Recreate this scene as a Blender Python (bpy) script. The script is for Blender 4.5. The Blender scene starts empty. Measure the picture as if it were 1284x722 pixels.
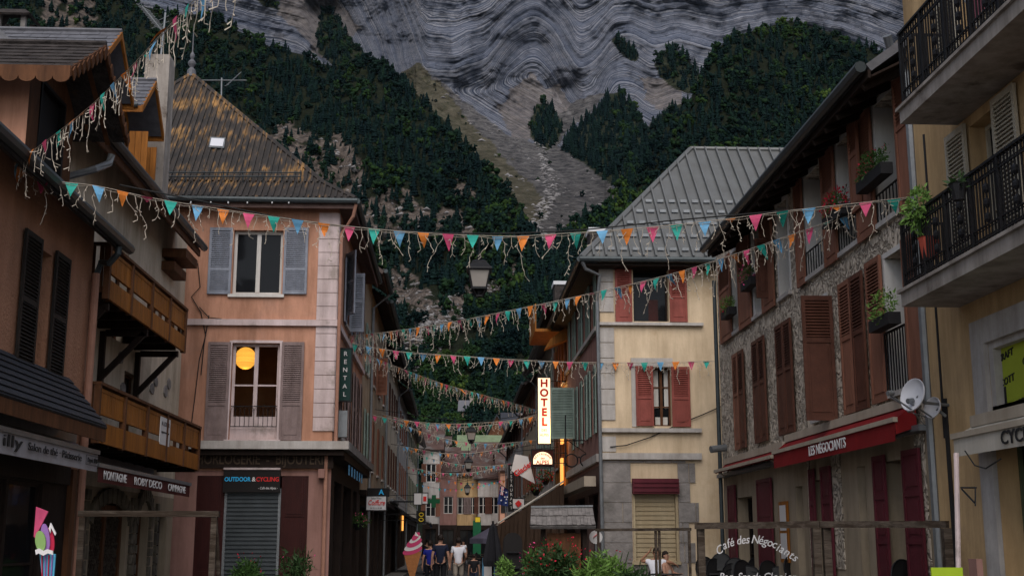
SKY_STRENGTH, SUN_STRENGTH, EXPOSURE = 0.14, 1.6, 0.36
import bpy, bmesh, math, random
import numpy as np
from mathutils import Vector, Matrix
random.seed(7); RS = np.random.RandomState(7)
sc = bpy.context.scene
COL = sc.collection

# ------------------------------------------------------------ camera model
F_PX = 1550.0
PITCH = math.atan(317 / F_PX)
YAW = math.atan(74 * math.cos(PITCH) / F_PX)
CP, SP, CY, SY = math.cos(PITCH), math.sin(PITCH), math.cos(YAW), math.sin(YAW)
RR = np.array((CY, -SY, 0)); WW = np.array((SY * CP, CY * CP, SP)); UU = np.array((-SY * SP, -CY * SP, CP))
EYE = 1.6
def ray(px, py):
    return WW + (px - 642) / F_PX * RR + (361 - py) / F_PX * UU
def onX(px, py, x):
    d = ray(px, py); t = x / d[0]; return d[1] * t, EYE + d[2] * t
def onY(px, py, y):
    d = ray(px, py); t = y / d[1]; return d[0] * t, EYE + d[2] * t
def P3(px, py, y):
    d = ray(px, py); t = y / d[1]; return Vector((d[0] * t, y, EYE + d[2] * t))

# ------------------------------------------------------------ materials
MATS = {}
def _n(nt, t, x=0, y=0, **k):
    n = nt.nodes.new(t); n.location = (x, y)
    for a, b in k.items(): setattr(n, a, b)
    return n
def mat(name, col, rough=0.8, var=0.25, scale=3.0, bump=0.15, bscale=None, stretch=(1, 1, 1), metal=0.0, col2=None, thr=None, streak=0.0, emit=0.0, spec=0.18, bdist=0.01):
    """procedural surface: base colour mottled by noise, optional second colour in patches, vertical streaks, bump"""
    m = bpy.data.materials.new(name); m.use_nodes = True; MATS[name] = m
    nt = m.node_tree; b = nt.nodes['Principled BSDF']
    b.inputs['Roughness'].default_value = rough; b.inputs['Metallic'].default_value = metal
    b.inputs['Specular IOR Level'].default_value = spec
    tc = _n(nt, 'ShaderNodeTexCoord'); mp = _n(nt, 'ShaderNodeMapping'); mp.inputs['Scale'].default_value = stretch
    nt.links.new(tc.outputs['Object'], mp.inputs['Vector'])
    n1 = _n(nt, 'ShaderNodeTexNoise'); n1.inputs['Scale'].default_value = scale; n1.inputs['Detail'].default_value = 8; n1.inputs['Roughness'].default_value = 0.65
    nt.links.new(mp.outputs[0], n1.inputs['Vector'])
    r = _n(nt, 'ShaderNodeValToRGB'); c = Vector(col[:3])
    lo = c * (1 - var); hi = c * (1 + var * 0.8)
    r.color_ramp.elements[0].position = 0.3; r.color_ramp.elements[0].color = (*lo, 1)
    r.color_ramp.elements[1].position = 0.72; r.color_ramp.elements[1].color = (*hi, 1)
    nt.links.new(n1.outputs['Fac'], r.inputs['Fac'])
    out = r.outputs['Color']
    if col2 is not None:
        n2 = _n(nt, 'ShaderNodeTexNoise'); n2.inputs['Scale'].default_value = scale * 0.45; n2.inputs['Detail'].default_value = 10; n2.inputs['Roughness'].default_value = 0.7
        nt.links.new(mp.outputs[0], n2.inputs['Vector'])
        r2 = _n(nt, 'ShaderNodeValToRGB'); t = 0.55 if thr is None else thr
        r2.color_ramp.elements[0].position = t - 0.04; r2.color_ramp.elements[0].color = (0, 0, 0, 1)
        r2.color_ramp.elements[1].position = t + 0.06; r2.color_ramp.elements[1].color = (1, 1, 1, 1)
        nt.links.new(n2.outputs['Fac'], r2.inputs['Fac'])
        mx = _n(nt, 'ShaderNodeMixRGB'); nt.links.new(r2.outputs['Color'], mx.inputs['Fac']); nt.links.new(out, mx.inputs['Color1']); mx.inputs['Color2'].default_value = (*col2[:3], 1)
        out = mx.outputs['Color']
    if streak > 0:
        mp3 = _n(nt, 'ShaderNodeMapping'); mp3.inputs['Scale'].default_value = (2.2, 2.2, 0.3)
        nt.links.new(tc.outputs['Object'], mp3.inputs['Vector'])
        n3 = _n(nt, 'ShaderNodeTexNoise'); n3.inputs['Scale'].default_value = 1.2; n3.inputs['Detail'].default_value = 7; n3.inputs['Roughness'].default_value = 0.7
        nt.links.new(mp3.outputs[0], n3.inputs['Vector'])
        r3 = _n(nt, 'ShaderNodeValToRGB'); r3.color_ramp.elements[0].position = 0.35; r3.color_ramp.elements[1].position = 0.62
        k = 1 - streak; r3.color_ramp.elements[0].color = (k, k * 0.97, k * 0.93, 1); r3.color_ramp.elements[1].color = (1, 1, 1, 1)
        nt.links.new(n3.outputs['Fac'], r3.inputs['Fac'])
        mx = _n(nt, 'ShaderNodeMixRGB', blend_type='MULTIPLY'); mx.inputs['Fac'].default_value = 1
        nt.links.new(out, mx.inputs['Color1']); nt.links.new(r3.outputs['Color'], mx.inputs['Color2']); out = mx.outputs['Color']
    nt.links.new(out, b.inputs['Base Color'])
    if bump > 0:
        nb = _n(nt, 'ShaderNodeTexNoise'); nb.inputs['Scale'].default_value = bscale or scale * 6; nb.inputs['Detail'].default_value = 6
        nt.links.new(mp.outputs[0], nb.inputs['Vector'])
        bp = _n(nt, 'ShaderNodeBump'); bp.inputs['Strength'].default_value = min(1, bump * 2); bp.inputs['Distance'].default_value = bdist
        nt.links.new(nb.outputs['Fac'], bp.inputs['Height']); nt.links.new(bp.outputs[0], b.inputs['Normal'])
    if emit > 0:
        nt.links.new(out, b.inputs['Emission Color']); b.inputs['Emission Strength'].default_value = emit
    return m
def M(n): return MATS[n]

mat('stucco_brown', (.42, .215, .135), .95, .14, 1.5, .5, 22, streak=.2, bdist=.02, col2=(.35,.19,.125), thr=.60)
mat('stucco_cream', (.60, .51, .40), .95, .12, 1.2, .4, 18, streak=.3, col2=(.40,.35,.28), thr=.58)
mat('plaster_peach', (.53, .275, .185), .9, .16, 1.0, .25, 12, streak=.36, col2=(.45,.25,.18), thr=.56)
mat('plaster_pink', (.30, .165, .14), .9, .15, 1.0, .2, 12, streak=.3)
mat('quoin', (.60, .49, .49), .85, .14, 2, .2, 15, streak=.3, col2=(.36,.30,.28), thr=.60)
mat('plaster_cream', (.66, .52, .36), .9, .12, .9, .2, 12, streak=.26, col2=(.56,.42,.27), thr=.57)
mat('stone_grey', (.23, .21, .20), .9, .35, 2.5, .5, 9, col2=(.14,.13,.12), thr=.58, bdist=.02)
mat('stone_light', (.47, .44, .42), .85, .15, 3, .3, 14, streak=.3)
mat('plaster_yellow', (.56, .38, .20), .9, .12, 1.0, .25, 12, streak=.35, col2=(.44,.30,.17), thr=.6)
mat('plaster_beige', (.36, .29, .21), .9, .15, 1.0, .25, 12, streak=.3)
mat('concrete', (.36, .32, .29), .9, .2, 2.5, .3, 12, streak=.4, col2=(.17,.14,.12), thr=.6)
mat('white_paint', (.62, .60, .58), .7, .08, 2, .1, streak=.2)
mat('white_metal', (.60, .60, .62), .45, .08, 2, .05)
mat('shutter_brown', (.25, .11, .072), .65, .25, 4, .2, 30, stretch=(1, 1, .3), streak=.25)
mat('shutter_dark', (.105, .042, .028), .6, .25, 4, .2, 30, streak=.2)
mat('shutter_red', (.27, .072, .058), .6, .18, 4, .2, 30, streak=.25)
mat('shutter_burgundy', (.105, .018, .028), .55, .18, 4, .15, 30, streak=.2)
mat('shutter_mauve', (.255, .19, .185), .75, .25, 4, .25, 30, streak=.35)
mat('shutter_blue', (.25, .27, .325), .75, .22, 4, .25, 30, streak=.35)
mat('shutter_green', (.27, .35, .31), .7, .2, 4, .2, 30, streak=.3)
mat('shutter_black', (.022, .018, .016), .6, .25, 4, .2, 30)
mat('shutter_olive', (.10, .12, .07), .6, .25, 4, .2, 30)
mat('shutter_cream', (.50, .45, .36), .7, .12, 4, .2, 30, streak=.2)
mat('wood_orange', (.33, .12, .018), .6, .4, 3, .3, 10, stretch=(4, 4, .5), streak=.35)
mat('wood_brown', (.12, .05, .022), .7, .4, 3, .3, 10, stretch=(3, 3, .6), streak=.3)
mat('wood_dark', (.020, .012, .009), .75, .4, 3, .3, 10, stretch=(2, 2, 1))
mat('wood_grey', (.085, .066, .052), .9, .5, 4, .5, 12, stretch=(.6, 2.5, 5), col2=(.04,.028,.02), thr=.5)
mat('wood_red', (.035, .007, .006), .5, .3, 3, .2, 12, stretch=(3, 3, .6))
mat('wood_mauve', (.13, .082, .072), .8, .3, 3, .2, 10)
mat('slate', (.105, .105, .12), .55, .35, 6, .3, 20, spec=.5)
mat('slate_old', (.045, .038, .036), .9, .6, 5, .6, 16, col2=(.08,.05,.028), thr=.64, bdist=.03)
mat('slate_blue', (.020, .022, .030), .6, .25, 6, .3, 20, spec=.4)
mat('roof_metal', (.125, .13, .132), .5, .12, 1.5, .1, 10, metal=0.2, streak=.12, spec=.5)
mat('roof_tile', (.075, .045, .038), .9, .4, 2, .5, 8, col2=(.11,.10,.095), thr=.55)
mat('roof_green', (.17, .22, .13), .8, .25, 1, .3, 6, streak=.2)
mat('zinc', (.20, .21, .22), .45, .2, 5, .1, metal=.5)
mat('pipe_dark', (.05, .06, .065), .4, .2, 5, .1, metal=.3)
mat('pipe_copper', (.33, .17, .12), .6, .2, 5, .1)
mat('black_iron', (.012, .012, .014), .45, .3, 8, .1)
mat('black_plastic', (.015, .014, .015), .5, .3, 8, .1, spec=.35)
mat('wire', (.02, .02, .02), .7, .1, 5, 0)
mat('icicle', (.46, .40, .33), .5, .2, 9, 0)
mat('flag_orange', (.66, .20, .035), .7, .3, 6, 0)
mat('flag_pink', (.52, .07, .16), .7, .3, 6, 0)
mat('flag_teal', (.025, .32, .26), .7, .3, 6, 0)
mat('flag_blue', (.12, .31, .50), .7, .3, 6, 0)
mat('awning_red', (.21, .010, .012), .75, .15, 2, .1, streak=.15)
mat('awning_maroon', (.085, .020, .017), .8, .15, 2, .1)
mat('awning_grey', (.36, .34, .36), .8, .1, 2, .1, streak=.15)
mat('awning_cream', (.52, .48, .42), .8, .1, 2, .1, streak=.25)
mat('awning_brown', (.05, .03, .02), .85, .2, 2, .2, streak=.3)
mat('awning_blue', (.04, .07, .13), .8, .2, 2, .1)
mat('black_board', (.012, .010, .010), .5, .2, 3, .05)
mat('letter_white', (.66, .64, .64), .6, .03, 5, 0)
mat('letter_black', (.02, .02, .022), .6, .03, 5, 0)
mat('letter_cyan', (.03, .33, .60), .6, .03, 5, 0, emit=.12)
mat('letter_red', (.62, .03, .03), .6, .03, 5, 0)
mat('letter_redlit', (.55, .03, .02), .6, .03, 5, 0)
mat('letter_gold', (.075, .05, .032), .6, .3, 5, 0)
mat('sign_lit', (1.0, .70, .46), .5, .08, 3, 0, emit=1.05)
mat('lamp_warm', (1.0, .46, .06), .5, .25, 2.5, 0, emit=.85, stretch=(.4, .4, 9))
mat('warm_glow', (1.0, .42, .09), .5, .05, 1, 0, emit=1.0)  # emission painting the glow of lamplit hotel wood and a lit doorway
mat('sign_green_dark', (.008, .035, .03), .4, .1, 1, 0)
mat('sign_white', (.62, .60, .60), .5, .05, 1, 0)
mat('sign_lime', (.30, .42, .02), .6, .15, 1.5, .05)
mat('poster_lime', (.34, .40, .035), .6, .15, 1.5, .05)
mat('pharmacy_green', (.008, .085, .035), .5, .1, 1, 0)
mat('yellow_paint', (.70, .50, .03), .6, .1, 1, 0)
mat('flag_navy', (.02, .035, .13), .8, .1, 1, 0)
mat('dish', (.58, .58, .62), .5, .06, 2, .03)
mat('asphalt', (.062, .060, .060), .92, .3, 4, .3, 60, col2=(.085,.08,.078), thr=.5)
mat('paving', (.13, .12, .112), .9, .3, 3, .3, 30, col2=(.17,.155,.14), thr=.55)
mat('interior', (.035, .028, .022), .9, .3, 2, .0)
mat('interior_warm', (.20, .11, .06), .9, .3, 2, .0)
mat('curtain', (.55, .53, .5), .9, .1, 3, .2, stretch=(8, 8, .5))
mat('curtain_red', (.20, .03, .02), .9, .1, 3, .2, stretch=(8, 8, .5))
mat('roller_steel', (.075, .085, .092), .45, .2, 3, .1, metal=.4)
mat('roller_cream', (.42, .34, .22), .6, .12, 3, .1, streak=.2)
mat('leaf', (.045, .10, .022), .6, .55, 9, .0)
mat('leaf_light', (.13, .24, .05), .6, .5, 9, .0)
mat('leaf_dark', (.03, .065, .02), .6, .5, 9, .0)
mat('flower_red', (.50, .01, .04), .6, .3, 9, .0)
mat('flower_pink', (.75, .08, .25), .6, .3, 9, .0)
mat('pot_terracotta', (.36, .07, .045), .7, .2, 3, .1)
mat('pot_black', (.02, .02, .022), .6, .2, 3, .1)
mat('soil', (.03, .02, .015), .95, .3, 6, .3)
mat('skin', (.42, .23, .16), .55, .08, 5, .0)
mat('skin_tan', (.36, .18, .11), .55, .08, 5, .0)
mat('hair_dark', (.018, .012, .010), .6, .3, 12, .3)
mat('cloth_white', (.72, .72, .78), .85, .06, 3, .25, 5)
mat('cloth_navy', (.012, .016, .035), .85, .15, 3, .25, 5)
mat('cloth_black', (.013, .013, .016), .85, .15, 3, .25, 5)
mat('cloth_blue', (.012, .02, .22), .85, .15, 3, .25, 5)
mat('cloth_beige', (.36, .31, .26), .85, .1, 3, .25, 5)
mat('cloth_jeans', (.03, .04, .075), .85, .2, 3, .25, 5)
mat('cone_waffle', (.42, .17, .06), .7, .2, 12, .3)
mat('cream_pink', (.60, .06, .17), .6, .05, 3, 0)
mat('cream_white', (.75, .72, .72), .6, .05, 3, 0)
mat('ice_blue', (.10, .42, .62), .6, .05, 3, 0)
mat('ice_green', (.26, .42, .14), .6, .15, 3, 0)
mat('ice_violet', (.30, .15, .42), .6, .15, 3, 0)
mat('ice_red', (.48, .02, .06), .6, .15, 3, 0)
mat('umbrella_grey', (.075, .07, .10), .85, .2, 3, .1)
mat('cassette', (.42, .36, .29), .6, .1, 3, .05, streak=.2)
mat('cloth_laundry_pink', (.50, .17, .22), .9, .15, 5, .1)
mat('cloth_laundry_red', (.24, .01, .015), .9, .15, 5, .1)
mat('lantern_glass', (.30, .27, .245), .35, .12, 4, .05, spec=.5)

def window_glass():
    m = bpy.data.materials.new('window_glass'); m.use_nodes = True; MATS['glass'] = m
    b = m.node_tree.nodes['Principled BSDF']; nt = m.node_tree
    b.inputs['Base Color'].default_value = (.010, .011, .013, 1); b.inputs['Roughness'].default_value = .06; b.inputs['Specular IOR Level'].default_value = .14
    tc = _n(nt, 'ShaderNodeTexCoord'); nz = _n(nt, 'ShaderNodeTexNoise'); nz.inputs['Scale'].default_value = 1.3
    nt.links.new(tc.outputs['Object'], nz.inputs['Vector']); bp = _n(nt, 'ShaderNodeBump'); bp.inputs['Strength'].default_value = .15; bp.inputs['Distance'].default_value = .02
    nt.links.new(nz.outputs['Fac'], bp.inputs['Height']); nt.links.new(bp.outputs[0], b.inputs['Normal'])
    m = bpy.data.materials.new('clear_glass'); m.use_nodes = True; MATS['clear_glass'] = m; nt = m.node_tree; nt.nodes.clear()
    o = _n(nt, 'ShaderNodeOutputMaterial'); mx = _n(nt, 'ShaderNodeMixShader'); tr = _n(nt, 'ShaderNodeBsdfTransparent'); gl = _n(nt, 'ShaderNodeBsdfGlossy'); fr = _n(nt, 'ShaderNodeFresnel')
    tr.inputs[0].default_value = (.93, .94, .94, 1); gl.inputs['Roughness'].default_value = .03; fr.inputs[0].default_value = 1.25
    nt.links.new(fr.outputs[0], mx.inputs[0]); nt.links.new(tr.outputs[0], mx.inputs[1]); nt.links.new(gl.outputs[0], mx.inputs[2]); nt.links.new(mx.outputs[0], o.inputs[0])
window_glass()

def rusty_roof():
    # corrugated sheet: dark brown with orange-gold lichen that follows the ribs
    m = bpy.data.materials.new('rusty_roof'); m.use_nodes = True; MATS['rusty_roof'] = m; nt = m.node_tree; b = nt.nodes['Principled BSDF']; b.inputs['Roughness'].default_value = .75
    tc = _n(nt, 'ShaderNodeTexCoord')
    mp = _n(nt, 'ShaderNodeMapping'); mp.inputs['Scale'].default_value = (12, 1.5, 2.2); nt.links.new(tc.outputs['Object'], mp.inputs['Vector'])
    n1 = _n(nt, 'ShaderNodeTexNoise'); n1.inputs['Scale'].default_value = 1.0; n1.inputs['Detail'].default_value = 5; nt.links.new(mp.outputs[0], n1.inputs['Vector'])
    mp2 = _n(nt, 'ShaderNodeMapping'); mp2.inputs['Scale'].default_value = (.5, .5, .9); nt.links.new(tc.outputs['Object'], mp2.inputs['Vector'])
    n2 = _n(nt, 'ShaderNodeTexNoise'); n2.inputs['Scale'].default_value = 1.1; n2.inputs['Detail'].default_value = 4; nt.links.new(mp2.outputs[0], n2.inputs['Vector'])
    # more lichen towards the top sheets
    sp = _n(nt, 'ShaderNodeSeparateXYZ'); nt.links.new(tc.outputs['Object'], sp.inputs[0])
    mr = _n(nt, 'ShaderNodeMapRange'); mr.inputs[1].default_value = 10.5; mr.inputs[2].default_value = 14.5; mr.inputs[3].default_value = .0; mr.inputs[4].default_value = .10; nt.links.new(sp.outputs['Z'], mr.inputs[0])
    a = _n(nt, 'ShaderNodeMath', operation='ADD'); nt.links.new(n1.outputs['Fac'], a.inputs[0]); nt.links.new(mr.outputs[0], a.inputs[1])
    a2 = _n(nt, 'ShaderNodeMath', operation='MULTIPLY_ADD'); nt.links.new(n2.outputs['Fac'], a2.inputs[0]); a2.inputs[1].default_value = .8; nt.links.new(a.outputs[0], a2.inputs[2])
    r = _n(nt, 'ShaderNodeValToRGB'); e = r.color_ramp.elements
    e[0].position = .78; e[0].color = (.020, .015, .013, 1); e[1].position = 1.0; e[1].color = (.27, .145, .045, 1)
    e2 = r.color_ramp.elements.new(.84); e2.color = (.040, .028, .020, 1)
    e3 = r.color_ramp.elements.new(.90); e3.color = (.10, .056, .022, 1)
    dv = _n(nt, 'ShaderNodeMath', operation='MULTIPLY'); dv.inputs[1].default_value = .86; nt.links.new(a2.outputs[0], dv.inputs[0])
    nt.links.new(dv.outputs[0], r.inputs['Fac'])
    n4 = _n(nt, 'ShaderNodeTexNoise'); n4.inputs['Scale'].default_value = 3; n4.inputs['Detail'].default_value = 9; nt.links.new(tc.outputs['Object'], n4.inputs['Vector'])
    r4 = _n(nt, 'ShaderNodeValToRGB'); r4.color_ramp.elements[0].position = .35; r4.color_ramp.elements[0].color = (.5, .5, .5, 1); r4.color_ramp.elements[1].position = .7; r4.color_ramp.elements[1].color = (1.4, 1.35, 1.3, 1); nt.links.new(n4.outputs['Fac'], r4.inputs['Fac'])
    mx = _n(nt, 'ShaderNodeMixRGB', blend_type='MULTIPLY'); mx.inputs['Fac'].default_value = 1; nt.links.new(r.outputs['Color'], mx.inputs['Color1']); nt.links.new(r4.outputs['Color'], mx.inputs['Color2'])
    nt.links.new(mx.outputs['Color'], b.inputs['Base Color'])
rusty_roof()

def rough_render_wall():
    # trowelled render in fanned ridges, darker tone in the hollows between them
    m = bpy.data.materials.new('fanned_render'); m.use_nodes = True; MATS['fanned_render'] = m; nt = m.node_tree; b = nt.nodes['Principled BSDF']; b.inputs['Roughness'].default_value = .95
    tc = _n(nt, 'ShaderNodeTexCoord')
    n0 = _n(nt, 'ShaderNodeTexNoise'); n0.inputs['Scale'].default_value = 1.6; n0.inputs['Detail'].default_value = 2; nt.links.new(tc.outputs['Object'], n0.inputs['Vector'])
    sb = _n(nt, 'ShaderNodeVectorMath', operation='SCALE'); sb.inputs['Scale'].default_value = 1.6; nt.links.new(n0.outputs['Color'], sb.inputs[0])
    ad = _n(nt, 'ShaderNodeVectorMath', operation='ADD'); nt.links.new(tc.outputs['Object'], ad.inputs[0]); nt.links.new(sb.outputs[0], ad.inputs[1])
    mp = _n(nt, 'ShaderNodeMapping'); mp.inputs['Scale'].default_value = (1, 2.0, 4.2); mp.inputs['Rotation'].default_value = (.5, 0, 0); nt.links.new(ad.outputs[0], mp.inputs['Vector'])
    n1 = _n(nt, 'ShaderNodeTexNoise'); n1.inputs['Scale'].default_value = 1.9; n1.inputs['Detail'].default_value = 3; n1.inputs['Roughness'].default_value = .5; nt.links.new(mp.outputs[0], n1.inputs['Vector'])
    # ridges: |noise - .5|
    s = _n(nt, 'ShaderNodeMath', operation='SUBTRACT'); s.inputs[1].default_value = .5; nt.links.new(n1.outputs['Fac'], s.inputs[0])
    ab = _n(nt, 'ShaderNodeMath', operation='ABSOLUTE'); nt.links.new(s.outputs[0], ab.inputs[0])
    mr = _n(nt, 'ShaderNodeMapRange'); mr.inputs[1].default_value = 0; mr.inputs[2].default_value = .075; nt.links.new(ab.outputs[0], mr.inputs[0])
    nf = _n(nt, 'ShaderNodeTexNoise'); nf.inputs['Scale'].default_value = 14; nf.inputs['Detail'].default_value = 6; nt.links.new(tc.outputs['Object'], nf.inputs['Vector'])
    r = _n(nt, 'ShaderNodeValToRGB'); e = r.color_ramp.elements
    e[0].position = 0; e[0].color = (.21, .17, .135, 1); e[1].position = .9; e[1].color = (.64, .55, .45, 1); e2 = e.new(.3); e2.color = (.45, .38, .305, 1)
    nt.links.new(mr.outputs[0], r.inputs['Fac'])
    r2 = _n(nt, 'ShaderNodeValToRGB'); r2.color_ramp.elements[0].position = .3; r2.color_ramp.elements[0].color = (.6, .58, .55, 1); r2.color_ramp.elements[1].position = .7; r2.color_ramp.elements[1].color = (1.15, 1.15, 1.15, 1)
    nt.links.new(nf.outputs['Fac'], r2.inputs['Fac'])
    mx = _n(nt, 'ShaderNodeMixRGB', blend_type='MULTIPLY'); mx.inputs['Fac'].default_value = 1; nt.links.new(r.outputs['Color'], mx.inputs['Color1']); nt.links.new(r2.outputs['Color'], mx.inputs['Color2'])
    nt.links.new(mx.outputs['Color'], b.inputs['Base Color'])
    ms = _n(nt, 'ShaderNodeMath', operation='MULTIPLY_ADD'); ms.inputs[1].default_value = .25; nt.links.new(nf.outputs['Fac'], ms.inputs[0]); nt.links.new(mr.outputs[0], ms.inputs[2])
    bp = _n(nt, 'ShaderNodeBump'); bp.inputs['Strength'].default_value = 1; bp.inputs['Distance'].default_value = .05
    nt.links.new(ms.outputs[0], bp.inputs['Height']); nt.links.new(bp.outputs[0], b.inputs['Normal'])
rough_render_wall()

# ------------------------------------------------------------ mesh helpers
class Fr:
    """facade frame: u along the wall, z up, n outward"""
    def __init__(s, o, U, N): s.o = Vector(o); s.U = Vector(U); s.N = Vector(N)
    def p(s, u, z, n): return s.o + s.U * u + s.N * n + Vector((0, 0, z))
def FL(x): return Fr((x, 0, 0), (0, 1, 0), (1, 0, 0))       # wall on the left of the street, facing +X
def FRt(x): return Fr((x, 0, 0), (0, 1, 0), (-1, 0, 0))     # wall on the right, facing -X
def FY(y): return Fr((0, y, 0), (1, 0, 0), (0, -1, 0))      # wall across, facing the camera
WORLD = Fr((0, 0, 0), (1, 0, 0), (0, 1, 0))

class MB:
    def __init__(s, fr=WORLD): s.v = []; s.f = []; s.fr = fr
    def quad(s, pts):
        i = len(s.v); s.v += [tuple(p) for p in pts]; s.f.append(tuple(range(i, i + len(pts)))); return s
    def box(s, u0, u1, z0, z1, n0, n1):
        i = len(s.v)
        for u in (u0, u1):
            for z in (z0, z1):
                for n in (n0, n1): s.v.append(tuple(s.fr.p(u, z, n)))
        for f in ((0, 1, 3, 2), (4, 6, 7, 5), (0, 4, 5, 1), (2, 3, 7, 6), (0, 2, 6, 4), (1, 5, 7, 3)): s.f.append(tuple(i + k for k in f))
        return s
    def bar(s, a, b, w, h=None):
        """square bar from a to b (world points)"""
        h = h or w; a = Vector(a); b = Vector(b); d = (b - a).normalized()
        up = Vector((0, 0, 1)) if abs(d.z) < .95 else Vector((0, 1, 0))
        x = d.cross(up).normalized() * w / 2; y = x.cross(d).normalized() * h / 2
        i = len(s.v)
        for p in (a, b):
            for q in ((-1, -1), (1, -1), (1, 1), (-1, 1)): s.v.append(tuple(p + x * q[0] + y * q[1]))
        s.f += [(i, i + 1, i + 2, i + 3), (i + 7, i + 6, i + 5, i + 4)] + [(i + k, i + (k + 1) % 4, i + 4 + (k + 1) % 4, i + 4 + k) for k in range(4)]
        return s
    def tube(s, pts, r, n=8, cap=True):
        pts = [Vector(p) for p in pts]; i0 = len(s.v); rr = r if isinstance(r, (list, tuple)) else [r] * len(pts)
        ref = None
        for k, p in enumerate(pts):
            d = (pts[min(k + 1, len(pts) - 1)] - pts[max(k - 1, 0)]).normalized()
            up = Vector((0, 0, 1)) if abs(d.z) < .9 else Vector((0, 1, 0))
            x = d.cross(up).normalized()
            if ref is not None and x.dot(ref) < 0: x = -x
            ref = x; y = d.cross(x)
            for j in range(n):
                a = 2 * math.pi * j / n; s.v.append(tuple(p + (x * math.cos(a) + y * math.sin(a)) * rr[k]))
        for k in range(len(pts) - 1):
            for j in range(n):
                a, b = i0 + k * n + j, i0 + k * n + (j + 1) % n
                s.f.append((a, b, b + n, a + n))
        if cap: s.f.append(tuple(range(i0, i0 + n))); s.f.append(tuple(range(i0 + (len(pts) - 1) * n, i0 + len(pts) * n)))
        return s
    def lathe(s, c, prof, n=12, ax=(0, 0, 1)):
        """prof: (radius, height) pairs about axis through c"""
        ax = Vector(ax).normalized(); t = Vector((1, 0, 0)) if abs(ax.x) < .9 else Vector((0, 1, 0)); x = ax.cross(t).normalized(); y = ax.cross(x); c = Vector(c); i0 = len(s.v)
        for r, h in prof:
            for j in range(n):
                a = 2 * math.pi * (j + .5) / n; s.v.append(tuple(c + ax * h + (x * math.cos(a) + y * math.sin(a)) * r))
        for k in range(len(prof) - 1):
            for j in range(n):
                a, b = i0 + k * n + j, i0 + k * n + (j + 1) % n; s.f.append((a, b, b + n, a + n))
        s.f.append(tuple(range(i0, i0 + n))); s.f.append(tuple(range(i0 + (len(prof) - 1) * n, i0 + len(prof) * n)))
        return s
    def slab(s, pts, t, d=None):
        """polygon extruded by t along d (default: its normal, downwards)"""
        pts = [Vector(p) for p in pts]
        if d is None:
            d = (pts[1] - pts[0]).cross(pts[2] - pts[0]).normalized()
            if d.z > 0: d = -d
        d = Vector(d) * t; i = len(s.v); n = len(pts)
        s.v += [tuple(p) for p in pts] + [tuple(p + d) for p in pts]
        s.f.append(tuple(range(i, i + n))); s.f.append(tuple(range(i + 2 * n - 1, i + n - 1, -1)))
        for k in range(n): s.f.append((i + k, i + (k + 1) % n, i + n + (k + 1) % n, i + n + k))
        return s
    def build(s, name, m, parent=None, recalc=True, smooth=False):
        me = bpy.data.meshes.new(name); me.from_pydata(s.v, [], s.f)
        if recalc:
            bm = bmesh.new(); bm.from_mesh(me); bmesh.ops.recalc_face_normals(bm, faces=bm.faces); bm.to_mesh(me); bm.free()
        if smooth:
            me.polygons.foreach_set('use_smooth', [True] * len(me.polygons))
        me.materials.append(m if not isinstance(m, str) else M(m))
        o = bpy.data.objects.new(name, me); COL.objects.link(o)
        if parent is not None:
            o.parent = parent; o.matrix_parent_inverse = Matrix.Translation(-root_loc(parent))
        return o
def root_loc(o):
    l = Vector(o.location)
    return l if o.parent is None else Vector((0, 0, 0))
def thing(name, label, cat, loc=(0, 0, 0), group=None, kind=None):
    o = bpy.data.objects.new(name, None); COL.objects.link(o); o.location = loc; o.empty_display_size = .2
    o['label'] = label; o['category'] = cat
    if group: o['group'] = group
    if kind: o['kind'] = kind
    return o
def tag(o, label, cat, group=None, kind=None):
    o['label'] = label; o['category'] = cat
    if group: o['group'] = group
    if kind: o['kind'] = kind
    return o
def copy_thing(r, loc, label, rotz=None):
    def cp(o, par):
        c = o.copy(); COL.objects.link(c)
        if par is not None: c.parent = par; c.matrix_parent_inverse = o.matrix_parent_inverse.copy()
        for ch in [q for q in ALL_CH.get(o.name, [])]: cp(ch, c)
        return c
    ALL_CH.clear()
    for q in bpy.data.objects:
        if q.parent is not None: ALL_CH.setdefault(q.parent.name, []).append(q)
    c = cp(r, None); c.location = loc; c['label'] = label
    if rotz is not None: c.rotation_euler = (0, 0, rotz)
    return c
ALL_CH = {}

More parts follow.
